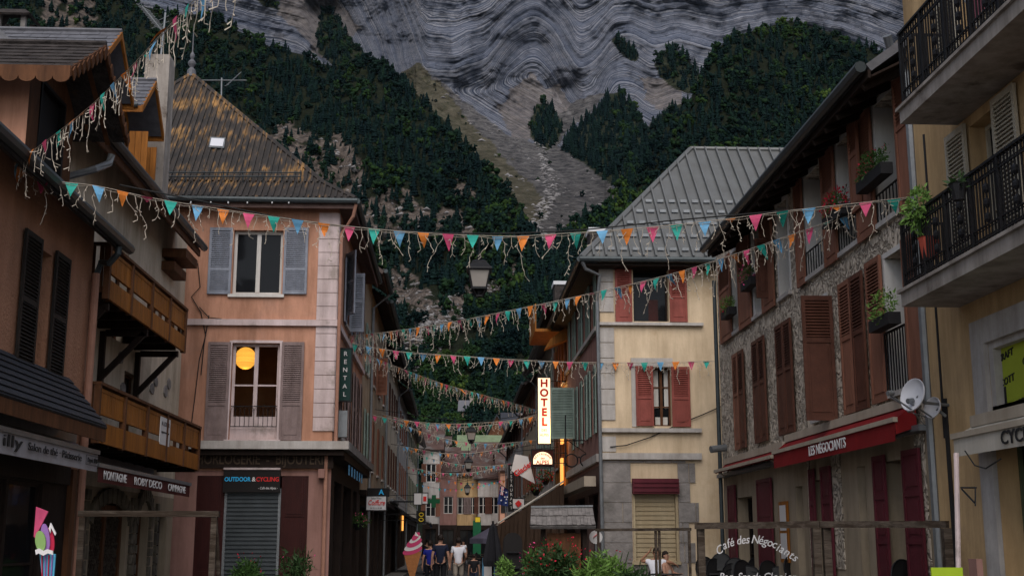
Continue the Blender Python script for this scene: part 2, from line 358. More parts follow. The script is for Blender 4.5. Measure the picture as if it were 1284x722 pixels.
def text(s, fr, u, z, n, h, m, parent, width=None, bold=0.0, shear=0.0, name='lettering', align='CENTER', ext=.004, rot=0.0, spacing=1.0, tilt=None):
    """font text on a facade: (u,z) is its centre, h its cap height"""
    cu = bpy.data.curves.new(name, 'FONT'); cu.body = s; cu.size = h / .72; cu.align_x = align; cu.align_y = 'CENTER'; cu.extrude = ext; cu.offset = bold * h; cu.shear = shear; cu.space_character = spacing
    cu.resolution_u = 3; cu.materials.append(M(m))
    tmp = bpy.data.objects.new(name + '_curve', cu); COL.objects.link(tmp)
    bpy.context.view_layer.update()
    me = bpy.data.meshes.new_from_object(tmp.evaluated_get(bpy.context.evaluated_depsgraph_get())); bpy.data.objects.remove(tmp); bpy.data.curves.remove(cu)
    me.name = name; o = bpy.data.objects.new(name, me); COL.objects.link(o)
    xs = [v.co.x for v in me.vertices]; sx = 1.0
    if width and xs: sx = width / (max(xs) - min(xs))
    N = fr.N; Rd = Vector((0, 0, 1)).cross(N); Up = Vector((0, 0, 1))
    if tilt: Rd = Vector(tilt).normalized(); Up = N.cross(Rd).normalized()
    mt = Matrix((Rd, Up, N)).transposed().to_4x4() @ Matrix.Rotation(rot, 4, 'Z') @ Matrix.Diagonal((sx, 1, 1, 1))
    mt.translation = fr.p(u, z, n)
    if parent is not None: o.parent = parent; o.matrix_parent_inverse = Matrix.Translation(-root_loc(parent))
    o.matrix_basis = mt
    return o

def wall(parent, fr, u0, u1, z0, z1, holes, m, t=.28, name='wall', back=True):
    """wall sheet with rectangular openings and their reveals; holes = (u0,u1,z0,z1)"""
    us = sorted({u0, u1, *[h[0] for h in holes], *[h[1] for h in holes]}); zs = sorted({z0, z1, *[h[2] for h in holes], *[h[3] for h in holes]})
    us = [u for u in us if u0 <= u <= u1]; zs = [z for z in zs if z0 <= z <= z1]
    b = MB(fr)
    for i in range(len(us) - 1):
        for j in range(len(zs) - 1):
            cu, cz = (us[i] + us[i + 1]) / 2, (zs[j] + zs[j + 1]) / 2
            if any(h[0] < cu < h[1] and h[2] < cz < h[3] for h in holes): continue
            b.quad([fr.p(us[i], zs[j], 0), fr.p(us[i + 1], zs[j], 0), fr.p(us[i + 1], zs[j + 1], 0), fr.p(us[i], zs[j + 1], 0)])
    for h in holes:
        a, c, d, e = h
        b.quad([fr.p(a, d, 0), fr.p(a, e, 0), fr.p(a, e, -t), fr.p(a, d, -t)]); b.quad([fr.p(c, d, 0), fr.p(c, e, 0), fr.p(c, e, -t), fr.p(c, d, -t)])
        b.quad([fr.p(a, e, 0), fr.p(c, e, 0), fr.p(c, e, -t), fr.p(a, e, -t)]); b.quad([fr.p(a, d, 0), fr.p(c, d, 0), fr.p(c, d, -t), fr.p(a, d, -t)])
    return b.build(name, m, parent, recalc=False)

def shutter(parent, fr, u0, u1, z0, z1, n, m, kind='louver', t=.04, split=.5):
    b = MB(fr); w = abs(u1 - u0); st = min(.06, w * .16); a, c = min(u0, u1), max(u0, u1)
    b.box(a, a + st, z0, z1, n, n + t); b.box(c - st, c, z0, z1, n, n + t)
    H = z1 - z0; rails = [z0, z0 + H * split, z1 - .08] if kind != 'panel' else [z0, z0 + H * .32, z0 + H * .66, z1 - .08]
    for r in rails: b.box(a + st, c - st, r, r + .08, n + .002, n + t - .002)
    for k in range(len(rails) - 1):
        lo, hi = rails[k] + .08, rails[k + 1]
        louv = kind == 'louver' or (kind == 'mixed' and k == len(rails) - 2) or (kind == 'mixed3' and k >= 1)
        if louv:
            b.box(a + st, c - st, lo, hi, n, n + .008)
            z = lo + .012
            while z < hi - .02:
                i = len(b.v)
                for (zz, nn) in ((z, n + t - .002), (z + .03, n + .012), (z + .036, n + .016), (z + .008, n + t + .002)):
                    b.v.append(tuple(fr.p(a + st, zz, nn))); b.v.append(tuple(fr.p(c - st, zz, nn)))
                for q in range(4):
                    q2 = (q + 1) % 4; b.f.append((i + 2 * q, i + 2 * q + 1, i + 2 * q2 + 1, i + 2 * q2))
                z += .052
        else:
            b.box(a + st, c - st, lo, hi, n + .006, n + t * .5)
            if c - a > .2: b.box(a + st + .05, c - st - .05, lo + .06, hi - .06, n + t * .5, n + t * .82)
    return b.build('shutter', m, parent)

def window(parent, fr, u0, u1, z0, z1, m='white_paint', depth=.16, mull=1, trans=1, sill=None, glass='glass', fw=.05, name='window'):
    """framed window set back in its opening; pane is a sub-part"""
    b = MB(fr); n0, n1 = -depth - .05, -depth
    b.box(u0, u0 + fw, z0, z1, n0, n1); b.box(u1 - fw, u1, z0, z1, n0, n1); b.box(u0 + fw, u1 - fw, z0, z0 + fw, n0, n1); b.box(u0 + fw, u1 - fw, z1 - fw, z1, n0, n1)
    for k in range(mull):
        uc = u0 + (u1 - u0) * (k + 1) / (mull + 1); b.box(uc - fw * .7, uc + fw * .7, z0 + fw, z1 - fw, n0 + .001, n1 + .012)
    for k in range(trans):
        zc = z0 + (z1 - z0) * (k + 1) / (trans + 1); b.box(u0 + fw, u1 - fw, zc - .016, zc + .016, n0 + .004, n1 - .006)
    o = b.build(name, m, parent)
    pb = MB(fr); pb.quad([fr.p(u0, z0, n0 + .01), fr.p(u1, z0, n0 + .01), fr.p(u1, z1, n0 + .01), fr.p(u0, z1, n0 + .01)])
    pb.build('pane', glass, o, recalc=False)
    if sill:
        sb = MB(fr); sb.box(u0 - .08, u1 + .08, z0 - .08, z0 - .002, -.1, .07); sb.build('sill', sill, o)
    return o

def bush(c, rx, ry, rz, n, size, seed=0, elong=2.2, hollow=.35):
    """leaf-sized faces spread through a rounded volume"""
    rs = np.random.RandomState(seed); b = MB()
    for k in range(n):
        d = rs.normal(size=3); d /= np.linalg.norm(d); r = hollow + (1 - hollow) * rs.rand() ** .6
        lump = 1 + .25 * math.sin(5 * d[0] + seed) * math.cos(4 * d[2] + seed * 2)
        p = Vector((c[0] + d[0] * rx * r * lump, c[1] + d[1] * ry * r * lump, c[2] + d[2] * rz * r * lump))
        a = Vector(rs.normal(size=3) + np.array(d) * .8).normalized(); t = a.cross(Vector(rs.normal(size=3))).normalized()
        s = size * (.6 + .8 * rs.rand())
        b.quad([p, p + a * s * elong * .5 + t * s * .35, p + a * s * elong, p + a * s * elong * .5 - t * s * .35])
    return b
def stems(b, base, top_pts, r=.006):
    for p in top_pts: b.tube([base, (Vector(base) + Vector(p)) / 2 + Vector((random.uniform(-.03, .03), 0, .03)), p], [r * 1.4, r, r * .6], 5)
    return b
# ================================================================ SETTING: ground
def sheet(name, x0, x1, y0, y1, z, m, nx=1, ny=1):
    b = MB(); 
    for i in range(nx):
        for j in range(ny):
            a, c = x0 + (x1 - x0) * i / nx, x0 + (x1 - x0) * (i + 1) / nx; d, e = y0 + (y1 - y0) * j / ny, y0 + (y1 - y0) * (j + 1) / ny
            b.quad([(a, d, z), (c, d, z), (c, e, z), (a, e, z)])
    o = b.build(name, m, None, recalc=False); o['kind'] = 'structure'; return o
sheet("ground", -2580, 2580, -58, 3280, -.012, 'asphalt')
sheet('street', -2.2, 2.6, 2, 150, 0.0, 'asphalt')
for x0, x1, nm in ((-6.9, -2.2, 'pavement'), (2.6, 6.6, 'pavement')):
    b = MB(); b.box(x0, x1, 0, .11, 2, 118) if False else None
    b = MB(WORLD)
    i = 0
    b.v += [(x0, 2, 0), (x1, 2, 0), (x1, 2, .10), (x0, 2, .10), (x0, 118, 0), (x1, 118, 0), (x1, 118, .10), (x0, 118, .10)]
    b.f += [(0, 1, 2, 3), (4, 5, 6, 7), (3, 2, 6, 7), (0, 3, 7, 4), (1, 2, 6, 5)]
    o = b.build(nm, 'paving'); o['kind'] = 'structure'

# ================================================================ pink corner building (left, faces the square)
YL3 = 31.0; XC = float(onY(418.5, 480, 31.0)[0])
def r31(px0, px1, py0, py1):
    a = onY(px0, (py0 + py1) / 2, YL3); c = onY(px1, (py0 + py1) / 2, YL3)
    return a[0], c[0], onY((px0 + px1) / 2, py1, YL3)[1], onY((px0 + px1) / 2, py0, YL3)[1]
L3 = thing('corner_building', 'peach corner building with steep rusty metal roof and yellow lamp in first-floor window', 'building', (XC, YL3, 0))
fF = FY(YL3); fS = FL(XC)
W1 = r31(292, 354, 289, 369); D1 = r31(289, 349, 430, 551)
SH = r31(282, 347, 617, 740); SH = (SH[0], SH[1], .12, SH[3])
ztop = 10.05; XLW = -10.0
LP = r31(244, 279, 590, 740); RP = r31(351, 385, 590, 740)
zb = r31(240, 420, 553, 590)
wall(L3, fF, XLW, XC, zb[2], ztop - .02, [W1, D1], 'plaster_peach')
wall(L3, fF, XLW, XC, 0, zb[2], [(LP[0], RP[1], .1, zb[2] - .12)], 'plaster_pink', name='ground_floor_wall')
ylen = 40.4
sideholes = []
def y3(px, py): return onX(px, py, XC)[0]
SW = []
for (ya, yb_, za, zb_) in ((33.6, 34.9, 7.45, 9.1), (37.6, 38.6, 7.45, 9.1), (32.9, 33.8, 4.3, 6.45), (35.6, 36.5, 4.3, 6.45), (38.3, 39.2, 4.3, 6.45)):
    SW.append((ya, yb_, za, zb_))
wall(L3, fS, YL3, ylen, 3.75, 7.3, SW[2:], 'plaster_peach')
wall(L3, fS, YL3, ylen, 7.3, ztop, SW[:2], 'plaster_peach')
wall(L3, fS, YL3, ylen, 0, 3.75, [(31.9, 34.0, .1, 3.1), (34.6, 37.2, .1, 3.1), (38.0, 39.4, .1, 3.1)], 'wood_dark', name='ground_floor_wall')
b = MB()
for (x, y) in ((XLW, YL3),): pass
b.quad([(XLW, YL3, 0), (XLW, ylen, 0), (XLW, ylen, ztop), (XLW, YL3, ztop)]); b.quad([(XLW, ylen, 0), (XC, ylen, 0), (XC, ylen, ztop), (XLW, ylen, ztop)])
b.build('wall', 'plaster_pink', L3, recalc=False)
# timber cladding high on the street side, under the eave
b = MB(fS); y = 36.0
while y < 40.2:
    b.box(y, y + .15, 7.6, ztop - .05, .02, .05); y += .165
b.build('timber_cladding', 'wood_mauve', L3)
for w in SW:
    window(L3, fS, *w, m='white_paint', sill='stone_light')
    for s in (-1, 1):
        a = w[0] if s < 0 else w[1]
        shutter(L3, fS, a + s * .02, a + s * .62, w[2] - .05, w[3] + .05, .03, 'shutter_blue' if w[2] > 7 else 'shutter_mauve')
# two blue-grey shutters folded out from the upper side window, seen broadside
shutter(L3, Fr((XC + .03, 33.45, 0), (.48, -.877, 0), (-.877, -.48, 0)), 0, .62, onY(431, 394, 33.1)[1], onY(431, 315, 33.1)[1], 0, 'shutter_blue')
shutter(L3, FY(34.6), XC + .04, float(onY(457, 380, 34.6)[0]), onY(450, 416, 34.6)[1], onY(450, 343, 34.6)[1], 0, 'shutter_blue')
# quoin stones
b = MB(fF); q0 = onY(396, 420, YL3)[0]; z = zb[3] - .9
zz = 4.28
while zz < ztop - .45:
    if abs(zz + .17 - r31(240, 420, 403, 407)[3]) > .12: b.box(q0, XC + .012, zz, zz + .335, -.012, .035)
    zz += .35
zz = 4.28
b2 = MB(fS)
while zz < ztop - .45:
    b2.box(YL3 - .012, YL3 + .34, zz, zz + .335, .002, .035); zz += .35
b.build('quoin_stones', 'quoin', L3); b2.build('quoin_stones', 'quoin', L3)
# ledges
zc = r31(240, 420, 403, 407)
b = MB(); b.box(XLW, XC + .10, zc[2] - .02, zc[3] + .05, YL3 - .10, YL3 + .02)
def ledge(name, x0, x1, y0, y1, z0, z1, m, par): 
    b = MB(); b.v = []; 
    b2 = MB(Fr((0, 0, 0), (1, 0, 0), (0, 1, 0))); b2.box(x0, x1, z0, z1, y0, y1); return b2.build(name, m, par)
ledge('string_course', XLW, XC + .08, YL3 - .09, YL3 - .001, zc[2] - .03, zc[3] + .04, 'quoin', L3)
ledge('string_course', XC + .001, XC + .09, YL3, ylen, zc[2] - .03, zc[3] + .04, 'quoin', L3)
zl = r31(240, 420, 553, 560)
ledge('shop_cornice', XLW, XC + .45, YL3 - .45, YL3 - .002, zl[2] - .08, zl[3] - .02, 'stone_light', L3)
ledge('shop_cornice', XC + .002, XC + .45, YL3, ylen, zl[2] - .08, zl[3] - .02, 'stone_grey', L3)
ledge('shop_cornice_moulding', XLW, XC + .32, YL3 - .32, YL3 - .004, zl[2] - .22, zl[2] - .09, 'wood_dark', L3)
ledge('shop_cornice_moulding', XC + .004, XC + .32, YL3, ylen, zl[2] - .30, zl[2] - .09, 'wood_dark', L3)
sg = r31(244, 417, 566, 587)
o = ledge('old_shop_fascia', sg[0], XC + .05, YL3 - .12, YL3 - .006, sg[2], sg[3], 'wood_dark', L3)
text('HORLOGERIE  -  BIJOUTERIE', fF, (sg[0] + XC) / 2, (sg[2] + sg[3]) / 2, .13, .26, 'letter_gold', L3, width=(XC - sg[0]) * .96, bold=.012)
# shopfront : dark red panelled wood, steel roller shutter
def panel_front(parent, fr, u0, u1, z0, z1, n, m, name='wood_panel'):
    b = MB(fr); b.box(u0, u1, z0, z1, n - .06, n); w = u1 - u0
    hs = [(.03, .24), (.27, .62), (.65, .97)]
    for (a, c) in hs:
        b.box(u0 + w * .14, u1 - w * .14, z0 + (z1 - z0) * a, z0 + (z1 - z0) * c, n + .001, n + .02)
        b.box(u0 + w * .22, u1 - w * .22, z0 + (z1 - z0) * a + .06, z0 + (z1 - z0) * c - .06, n + .021, n + .035)
    return b.build(name, m, parent)
panel_front(L3, fF, LP[0], LP[1] + .03, .12, sg[2] - .05, -.03, 'wood_red')
panel_front(L3, fF, RP[0], RP[1], .12, sg[2] - .05, -.03, 'wood_red')
b = MB(fF); z = .12
while z < SH[3] - .02:
    b.box(SH[0], SH[1], z, z + .055, -.10, -.035); b.box(SH[0], SH[1], z + .055, z + .1, -.12, -.075); z += .1
b.build('roller_shutter', 'roller_steel', L3)
b = MB(fF); b.box(SH[0] - .06, SH[0], .1, SH[3] + .1, -.13, -.01); b.box(SH[1], SH[1] + .06, .1, SH[3] + .1, -.13, -.01); b.build('shutter_rail', 'zinc', L3)
bd = r31(281, 352, 589, 617)
b = MB(fF); b.box(bd[0], bd[1], bd[2], bd[3], -.02, .12); o = b.build('shop_sign', 'black_board', L3)
b = MB(fF); b.box(bd[0], bd[1], bd[3] + .002, bd[3] + .05, -.02, .15); b.build('sign_lamp_rail', 'quoin', L3)
t1 = r31(276, 349, 596, 606); w_ = t1[1] - t1[0]; c0 = bd[0] + .03
text('OUTDOOR', fF, bd[0] + (bd[1] - bd[0]) * .25, (t1[2] + t1[3]) / 2, .125, .105, 'letter_cyan', L3, width=(bd[1] - bd[0]) * .46, bold=.03)
text('&', fF, bd[0] + (bd[1] - bd[0]) * .535, (t1[2] + t1[3]) / 2, .125, .105, 'letter_white', L3, bold=.02)
text('CYCLING', fF, bd[0] + (bd[1] - bd[0]) * .78, (t1[2] + t1[3]) / 2, .125, .105, 'letter_red', L3, width=(bd[1] - bd[0]) * .40, bold=.03)
text('- Café des Alpes -', fF, bd[0] + (bd[1] - bd[0]) * .79, bd[2] + .10, .125, .06, 'letter_white', L3, width=(bd[1] - bd[0]) * .34, shear=.2)
# upper window and shutters
window(L3, fF, *W1, m='white_paint', depth=.14, mull=1, trans=0, sill='white_paint', fw=.075)
b = MB(fF); b.box(W1[0] + .1, W1[0] + .25, W1[2] + .06, W1[3] - .06, -.186, -.181); b.box(W1[1] - .42, W1[1] - .22, W1[2] + .06, W1[3] - .06, -.186, -.181); b.build('curtain', 'curtain_red', L3)
for w, py0, py1, a, c, m in ((W1, 286, 369, (262, 291), (356, 386), 'shutter_blue'), (D1, 429, 552, (259, 287), (352, 380), 'shutter_mauve')):
    for (p0, p1) in (a, c):
        r = r31(p0, p1, py0, py1); shutter(L3, fF, r[0], r[1], r[2], r[3], .03, m, 'louver' if m == 'shutter_blue' else 'mixed3', split=.35)
b = MB(fF); b.box(W1[0] - .07, W1[0] - .002, W1[2], W1[3] + .06, -.05, .02); b.box(W1[1] + .002, W1[1] + .07, W1[2], W1[3] + .06, -.05, .02); b.box(W1[0] - .002, W1[1] + .002, W1[3] + .002, W1[3] + .07, -.05, .02); b.build('window_surround', 'plaster_peach', L3)
b = MB(fF); b.box(D1[0] - .07, D1[0] - .002, D1[2], D1[3] + .06, -.05, .02); b.box(D1[1] + .002, D1[1] + .07, D1[2], D1[3] + .06, -.05, .02); b.box(D1[0] - .002, D1[1] + .002, D1[3] + .002, D1[3] + .07, -.05, .02); b.build('window_surround', 'quoin', L3)
# lit room behind the french window : lantern, dark room box
wn = window(L3, fF, *D1, m='quoin', depth=.14, mull=1, trans=0, fw=.07, glass='clear_glass', name='french_window')
b = MB(fF); uc = (D1[0] + D1[1]) / 2; zlo = D1[2] + (D1[3] - D1[2]) * .30
b.box(D1[0] + .06, D1[1] - .06, D1[2] + .05, zlo - .14, -.188, -.145)
b.build('lower_panel', 'quoin', wn); b = MB(fF); b.box(D1[0] + .06, D1[1] - .06, zlo + .62, zlo + .66, -.18, -.142); b.build('transom', 'quoin', wn)
b = MB(fF); i0, i1, j0, j1 = D1[0] - .9, D1[1] + .9, D1[2] - .02, D1[3] + .3
def roombox(b, i0, i1, j0, j1, n0, n1):
    fr = b.fr
    b.quad([fr.p(i0, j0, n1), fr.p(i1, j0, n1), fr.p(i1, j1, n1), fr.p(i0, j1, n1)])
    for (a, c, d, e) in ((i0, j0, i1, j0), (i1, j0, i1, j1), (i1, j1, i0, j1), (i0, j1, i0, j0)):
        b.quad([fr.p(a, c, n0), fr.p(d, e, n0), fr.p(d, e, n1), fr.p(a, c, n1)])
roombox(b, i0, i1, j0, j1, -.29, -3.0); b.build('room', 'interior_warm', L3, recalc=False)
lc = P3(308, 449, YL3 + .75); 
b = MB(); R0 = .27; b.lathe(lc, [(.03, R0 + .01)] + [(max(.05, R0 * math.cos(math.radians(a)) * (1 + .03 * ((i % 2) * 2 - 1))), R0 * 1.05 * math.sin(math.radians(a))) for i, a in enumerate(range(80, -81, -8))], 20)
lan = tag(b.build('paper_lantern', 'lamp_warm'), 'glowing yellow paper lantern hanging inside the first-floor window', 'lamp')
b = MB(); b.tube([lc + Vector((0, 0, R0)), lc + Vector((0, 0, .95))], .006, 5); b.build('flex', 'wire', lan)
# wrought guard rail
def arch_rail(parent, fr, u0, u1, z0, z1, n, m='black_iron', sp=.11, name='guard_rail'):
    b = MB(fr); b.box(u0, u1, z1 - .02, z1, n, n + .02); b.box(u0, u1, z0, z0 + .02, n, n + .02); k = int((u1 - u0) / sp)
    for i in range(k + 1):
        u = u0 + (u1 - u0) * i / k; b.box(u - .006, u + .006, z0 + .02, z1 - .12, n + .004, n + .016)
    for i in range(k):
        u = u0 + (u1 - u0) * (i + .5) / k; pts = [fr.p(u + math.cos(a) * sp / 2 * .9, z1 - .12 + math.sin(a) * .085, n + .01) for a in [math.pi * q / 6 for q in range(7)]]
        b.tube(pts, .006, 4)
    return b.build(name, m, parent)
arch_rail(L3, fF, D1[0] + .02, D1[1] - .02, D1[2] + .32, zlo + .12, -.06)
b = MB(fF); b.box(D1[0] - .1, D1[1] + .1, D1[2] - .1, D1[2] - .002, -.1, .08); b.build('sill', 'quoin', L3)
# roof : steep hipped, corrugated ribs, kicked eaves
ex0, ex1, ey0, ey1, ez = -12.2, XC + .46, YL3 - .42, ylen + .3, 10.15
ap = P3(240, 93, 35.2); apx, apy, apz = ap
ap2 = (apx, ey1 - 4, apz)
k1 = .16
def kick(p, q): return Vector(p).lerp(Vector(q), .17) - Vector((0, 0, (q[2] - p[2]) * .045))
def ribs(b, A, B, C, D, sp, h, w):
    """standing ribs on the quad A-B (eave) to D-C (top)"""
    A, B, C, D = map(Vector, (A, B, C, D)); nrm = (B - A).cross(D - A).normalized(); 
    if nrm.z < 0: nrm = -nrm
    L = (B - A).length; eu = (B - A).normalized(); dirr = nrm.cross(eu).normalized()
    if dirr.z < 0: dirr = -dirr
    H = max((C - A).dot(dirr), (D - A).dot(dirr)); n = int(L / sp)
    cu, du = (C - A).dot(eu), (D - A).dot(eu)
    for i in range(n + 1):
        u = i * sp
        # top limit by left edge A-D and right edge B-C
        top = H
        if du > 1e-6 and u < du: top = min(top, H * u / du)
        if cu < L - 1e-6 and u > cu: top = min(top, H * (L - u) / (L - cu))
        if top < .05: continue
        p0 = A + eu * u + nrm * h * .5; b.bar(p0, p0 + dirr * top, w, h)
c = [(ex0, ey0, ez), (ex1, ey0, ez), (ex1, ey1, ez), (ex0, ey1, ez)]
apt, apt2 = (apx, apy, apz), (apx, ap2[1], apz)
ks = [kick(c[0], apt), kick(c[1], apt), kick(c[2], apt2), kick(c[3], apt2)]
b = MB()
for (A, B, kb, ka, T) in ((c[0], c[1], ks[1], ks[0], (apt,)), (c[1], c[2], ks[2], ks[1], (apt2, apt)), (c[2], c[3], ks[3], ks[2], (apt2,)), (c[3], c[0], ks[0], ks[3], (apt, apt2))):
    b.slab([A, B, kb, ka], .08, (0, 0, -1)); b.slab([ka, kb, *T], .08, (0, 0, -1))
ribs(b, c[0], c[1], ks[1], ks[0], .16, .045, .05); ribs(b, ks[0], ks[1], apt, apt, .16, .045, .05)
ribs(b, c[1], c[2], ks[2], ks[1], .16, .045, .05)
ro = b.build('roof', 'rusty_roof', L3)
b = MB(); b.tube([c[1], ks[1], apt], .07, 6); b.tube([c[0], ks[0], apt], .07, 6); b.tube([apt, apt2], .08, 6); b.build('ridge_cap', 'rusty_roof', ro)
b = MB(); b.lathe(apt, [(.14, -.1), (.13, .1), (.05, .2), (.11, .3), (.12, .36), (.04, .46), (.07, .55), (.07, .6), (.02, .7), (.012, 1.5), (.005, 1.6)], 10); b.build('finial', 'slate', ro)
b = MB(); b.box(ex0, ex1 - .02, ey0 + .0, ey1, ez - .2, ez - .1) if False else None
b2 = MB(WORLD); b2.v = []; 
ledge('fascia_board', ex0, ex1 - .03, ey0 + .03, ey0 + .08, ez - .26, ez - .07, 'wood_mauve', L3)
ledge('fascia_board', ex1 - .08, ex1 - .03, ey0 + .081, ey1, ez - .26, ez - .07, 'wood_mauve', L3)
ledge('soffit', ex0, ex1 - .09, ey0 + .081, ey1, ez - .13, ez - .10, 'wood_mauve', L3)
b = MB(); b.tube([(ex0, ey0 - .05, ez - .06), (ex1 + .05, ey0 - .05, ez - .08), ], .075, 8); b.tube([(ex1 + .05, ey0 - .05, ez - .08), (ex1 + .05, ey1, ez - .06)], .075, 8); b.build('gutter', 'pipe_dark', L3)
b = MB(); X0 = XC + .10; b.tube([(ex1 + .02, ey0, ez - .12), (ex1 - .06, ey0 + .1, ez - .45), (X0, YL3 - .10, ez - .85), (X0, YL3 - .10, zl[3])], .045, 8)
b.tube([(XC - .12, YL3 - .10, zl[2] - .1), (XC - .12, YL3 - .10, .1)], .05, 8); b.build('downpipe', 'pipe_copper', L3)
# snow guard, roof light, aerial
b = MB(); 
def on_front(px, py, lift=.05):
    A, B, T = Vector(ks[0]), Vector(ks[1]), Vector(apt); n = (B - A).cross(T - A).normalized(); o = Vector((0, 0, EYE)); d = Vector(ray(px, py)); t = (A - o).dot(n) / d.dot(n); p = o + d * t
    return p + (n if n.y < 0 else -n) * lift
for py in (223, 228): b.tube([on_front(170, py, .16), on_front(378, py, .16)], .018, 5)
for px in range(185, 380, 24): b.tube([on_front(px, 230, 0), on_front(px, 221, .17)], .014, 4)
b.build('snow_guard', 'pipe_dark', ro)
for px in (239, 264, 286, 310, 341, 362): b = MB(); b.bar(P3(px, 255, ey0 - .1), P3(px + 1.5, 248, ey0 + .05), .03); b.build('gutter_hook', 'white_metal', L3)
b = MB(); q = [on_front(264, 174, .06), on_front(283, 175, .06), on_front(281, 188, .06), on_front(262, 187, .06)]; b.slab(q, .1, (0, 1, 0)); sk = b.build('roof_window', 'zinc', ro)
b = MB(); q = [on_front(265.5, 176, .075), on_front(281.5, 177, .075), on_front(279.5, 186.5, .075), on_front(263.5, 185.7, .075)]; b.quad(q); b.build('pane', 'dish', sk, recalc=False)
an = thing('tv_aerial', 'thin television aerial with a long crossbar behind the rusty roof', 'aerial', P3(277, 130, 36))
b = MB(); b.tube([P3(277, 140, 36), P3(278, 98, 36)], .025, 5); b.build('mast', 'zinc', an)
b = MB(); b.tube([P3(252, 101, 36), P3(309, 101, 36)], .02, 5)
for k in range(8): b.tube([P3(282 + k * 2.2, 108 - k * 1.9, 35.8), P3(287 + k * 2.2, 106 - k * 2.2, 36.2)], .012, 4)
b.build('antenna_elements', 'zinc', an)
# side shop windows, fascia, RENTAL
for (a, c_) in ((31.9, 34.0), (34.6, 37.2)): window(L3, fS, a, c_, .12, 3.1, m='wood_dark', mull=1, trans=1, name='shop_window')
window(L3, fS, 38.0, 39.4, .12, 3.1, m='wood_dark', mull=0, trans=2, name='shop_door')
for k in range(6): b = MB(fS); b.box(32.0 + k * .9, 32.2 + k * .9, 3.25, 3.5, .34, .36); b.build('hanging_tag', 'flag_blue', L3)
def hang_sign(name, label, px0, px1, py0, py1, Y, m, t=.14, arm_x=None):
    a = P3(px0, py0, Y); c = P3(px1, py1, Y)
    r = thing(name, label, 'sign', ((a.x + c.x) / 2, Y, c.z)); b = MB(FY(Y)); b.box(a.x, c.x, c.z, a.z, -t / 2, t / 2); b.build('sign_board', m, r)
    b = MB(FY(Y)); e = .035; b.box(a.x - e, c.x + e, a.z, a.z + e, -t / 2 - .01, t / 2 + .01); b.box(a.x - e, c.x + e, c.z - e, c.z, -t / 2 - .01, t / 2 + .01); b.box(a.x - e, a.x, c.z, a.z, -t / 2 - .01, t / 2 + .01); b.box(c.x, c.x + e, c.z, a.z, -t / 2 - .01, t / 2 + .01)
    b.build('sign_frame', 'black_iron', r)
    if arm_x is not None:
        for z in (a.z - .1, c.z + .1): b = MB(); b.tube([((a.x + c.x) / 2, Y, z), (arm_x, Y, z)], .015, 5); b.build('bracket', 'black_iron', r)
    return r, a, c
r, a, c_ = hang_sign('shop_sign', 'vertical dark green sign lettered RENTAL on the pink corner building', 427, 439, 438, 502, 32.0, 'sign_green_dark', arm_x=XC)
for i, ch in enumerate('RENTAL'): text(ch, FY(32.0), (a.x + c_.x) / 2, a.z + (c_.z - a.z) * (i + .6) / 6.3, .085, .115, 'letter_white', r, bold=.02)
b = MB(FY(31.6)); a1 = P3(418, 515, 31.6); a2 = P3(428, 548, 31.6); b.box(XC + .1, XC + .32, a2.z, a1.z, -.1, .12); tag(b.build('junction_box', 'zinc'), 'grey metal box on a bracket below the RENTAL sign', 'box')
b = MB(fF); a1 = P3(400, 588, YL3); b.box(a1.x, a1.x + .16, a1.z - .22, a1.z, .03, .2); tag(b.build('alarm_box', 'plaster_pink'), 'small pink alarm box at the corner over the shop pilaster', 'box')
# slack cables on the front wall
b = MB()
for pts in ([(248, 330), (251, 360), (240, 372), (252, 392), (258, 420), (250, 450), (244, 500), (239, 540), (243, 560)], [(250, 385), (262, 398), (278, 400)], [(262, 395), (256, 430), (252, 470)]):
    b.tube([P3(x, y, YL3 - .04) for x, y in pts], .012, 4)
tag(b.build('cable', 'wire'), 'loose cables running down the peach wall beside the chalet', 'cable')
# ================================================================ MOUNTAIN : real terrain 0.4 - 2.6 km away
def vnoise(x, y, seed=0):
    x = np.asarray(x, float); y = np.asarray(y, float); xi = np.floor(x).astype(np.int64); yi = np.floor(y).astype(np.int64); fx = x - xi; fy = y - yi
    fx = fx * fx * (3 - 2 * fx); fy = fy * fy * (3 - 2 * fy)
    def h(a, b):
        n = (a * 374761393 + b * 668265263 + seed * 1442695041) & 0xFFFFFFFF; n = ((n ^ (n >> 13)) * 1274126177) & 0xFFFFFFFF; return ((n ^ (n >> 16)) & 0xFFFF) / 65535.0
    return (h(xi, yi) * (1 - fx) + h(xi + 1, yi) * fx) * (1 - fy) + (h(xi, yi + 1) * (1 - fx) + h(xi + 1, yi + 1) * fx) * fy
def fbm(x, y, o=4, seed=0, g=.5):
    a, s, t = 1., 0., 0.
    for k in range(o): s = s + a * vnoise(x, y, seed + k * 17); t += a; x = x * 2.03 + 5.1; y = y * 2.03 + 1.7; a *= g
    return s / t
def dirs(px, py):
    px = np.asarray(px, float)[..., None]; py = np.asarray(py, float)[..., None]
    return WW + (px - 642) / F_PX * RR + (361 - py) / F_PX * UU
def at_range(px, py, r):
    """terrain point in the bearing of (px,py) at ground range r"""
    d = dirs(px, py); h = np.hypot(d[..., 0], d[..., 1])[..., None]; return d / h * np.asarray(r)[..., None] + np.array((0, 0, EYE))
def inpoly(px, py, poly):
    px = np.asarray(px, float); py = np.asarray(py, float); ins = np.zeros(px.shape, bool); n = len(poly)
    for i in range(n):
        x1, y1 = poly[i]; x2, y2 = poly[(i + 1) % n]
        if y1 == y2: continue
        c = ((y1 > py) != (y2 > py)) & (px < (x2 - x1) * (py - y1) / (y2 - y1) + x1); ins ^= c
    return ins
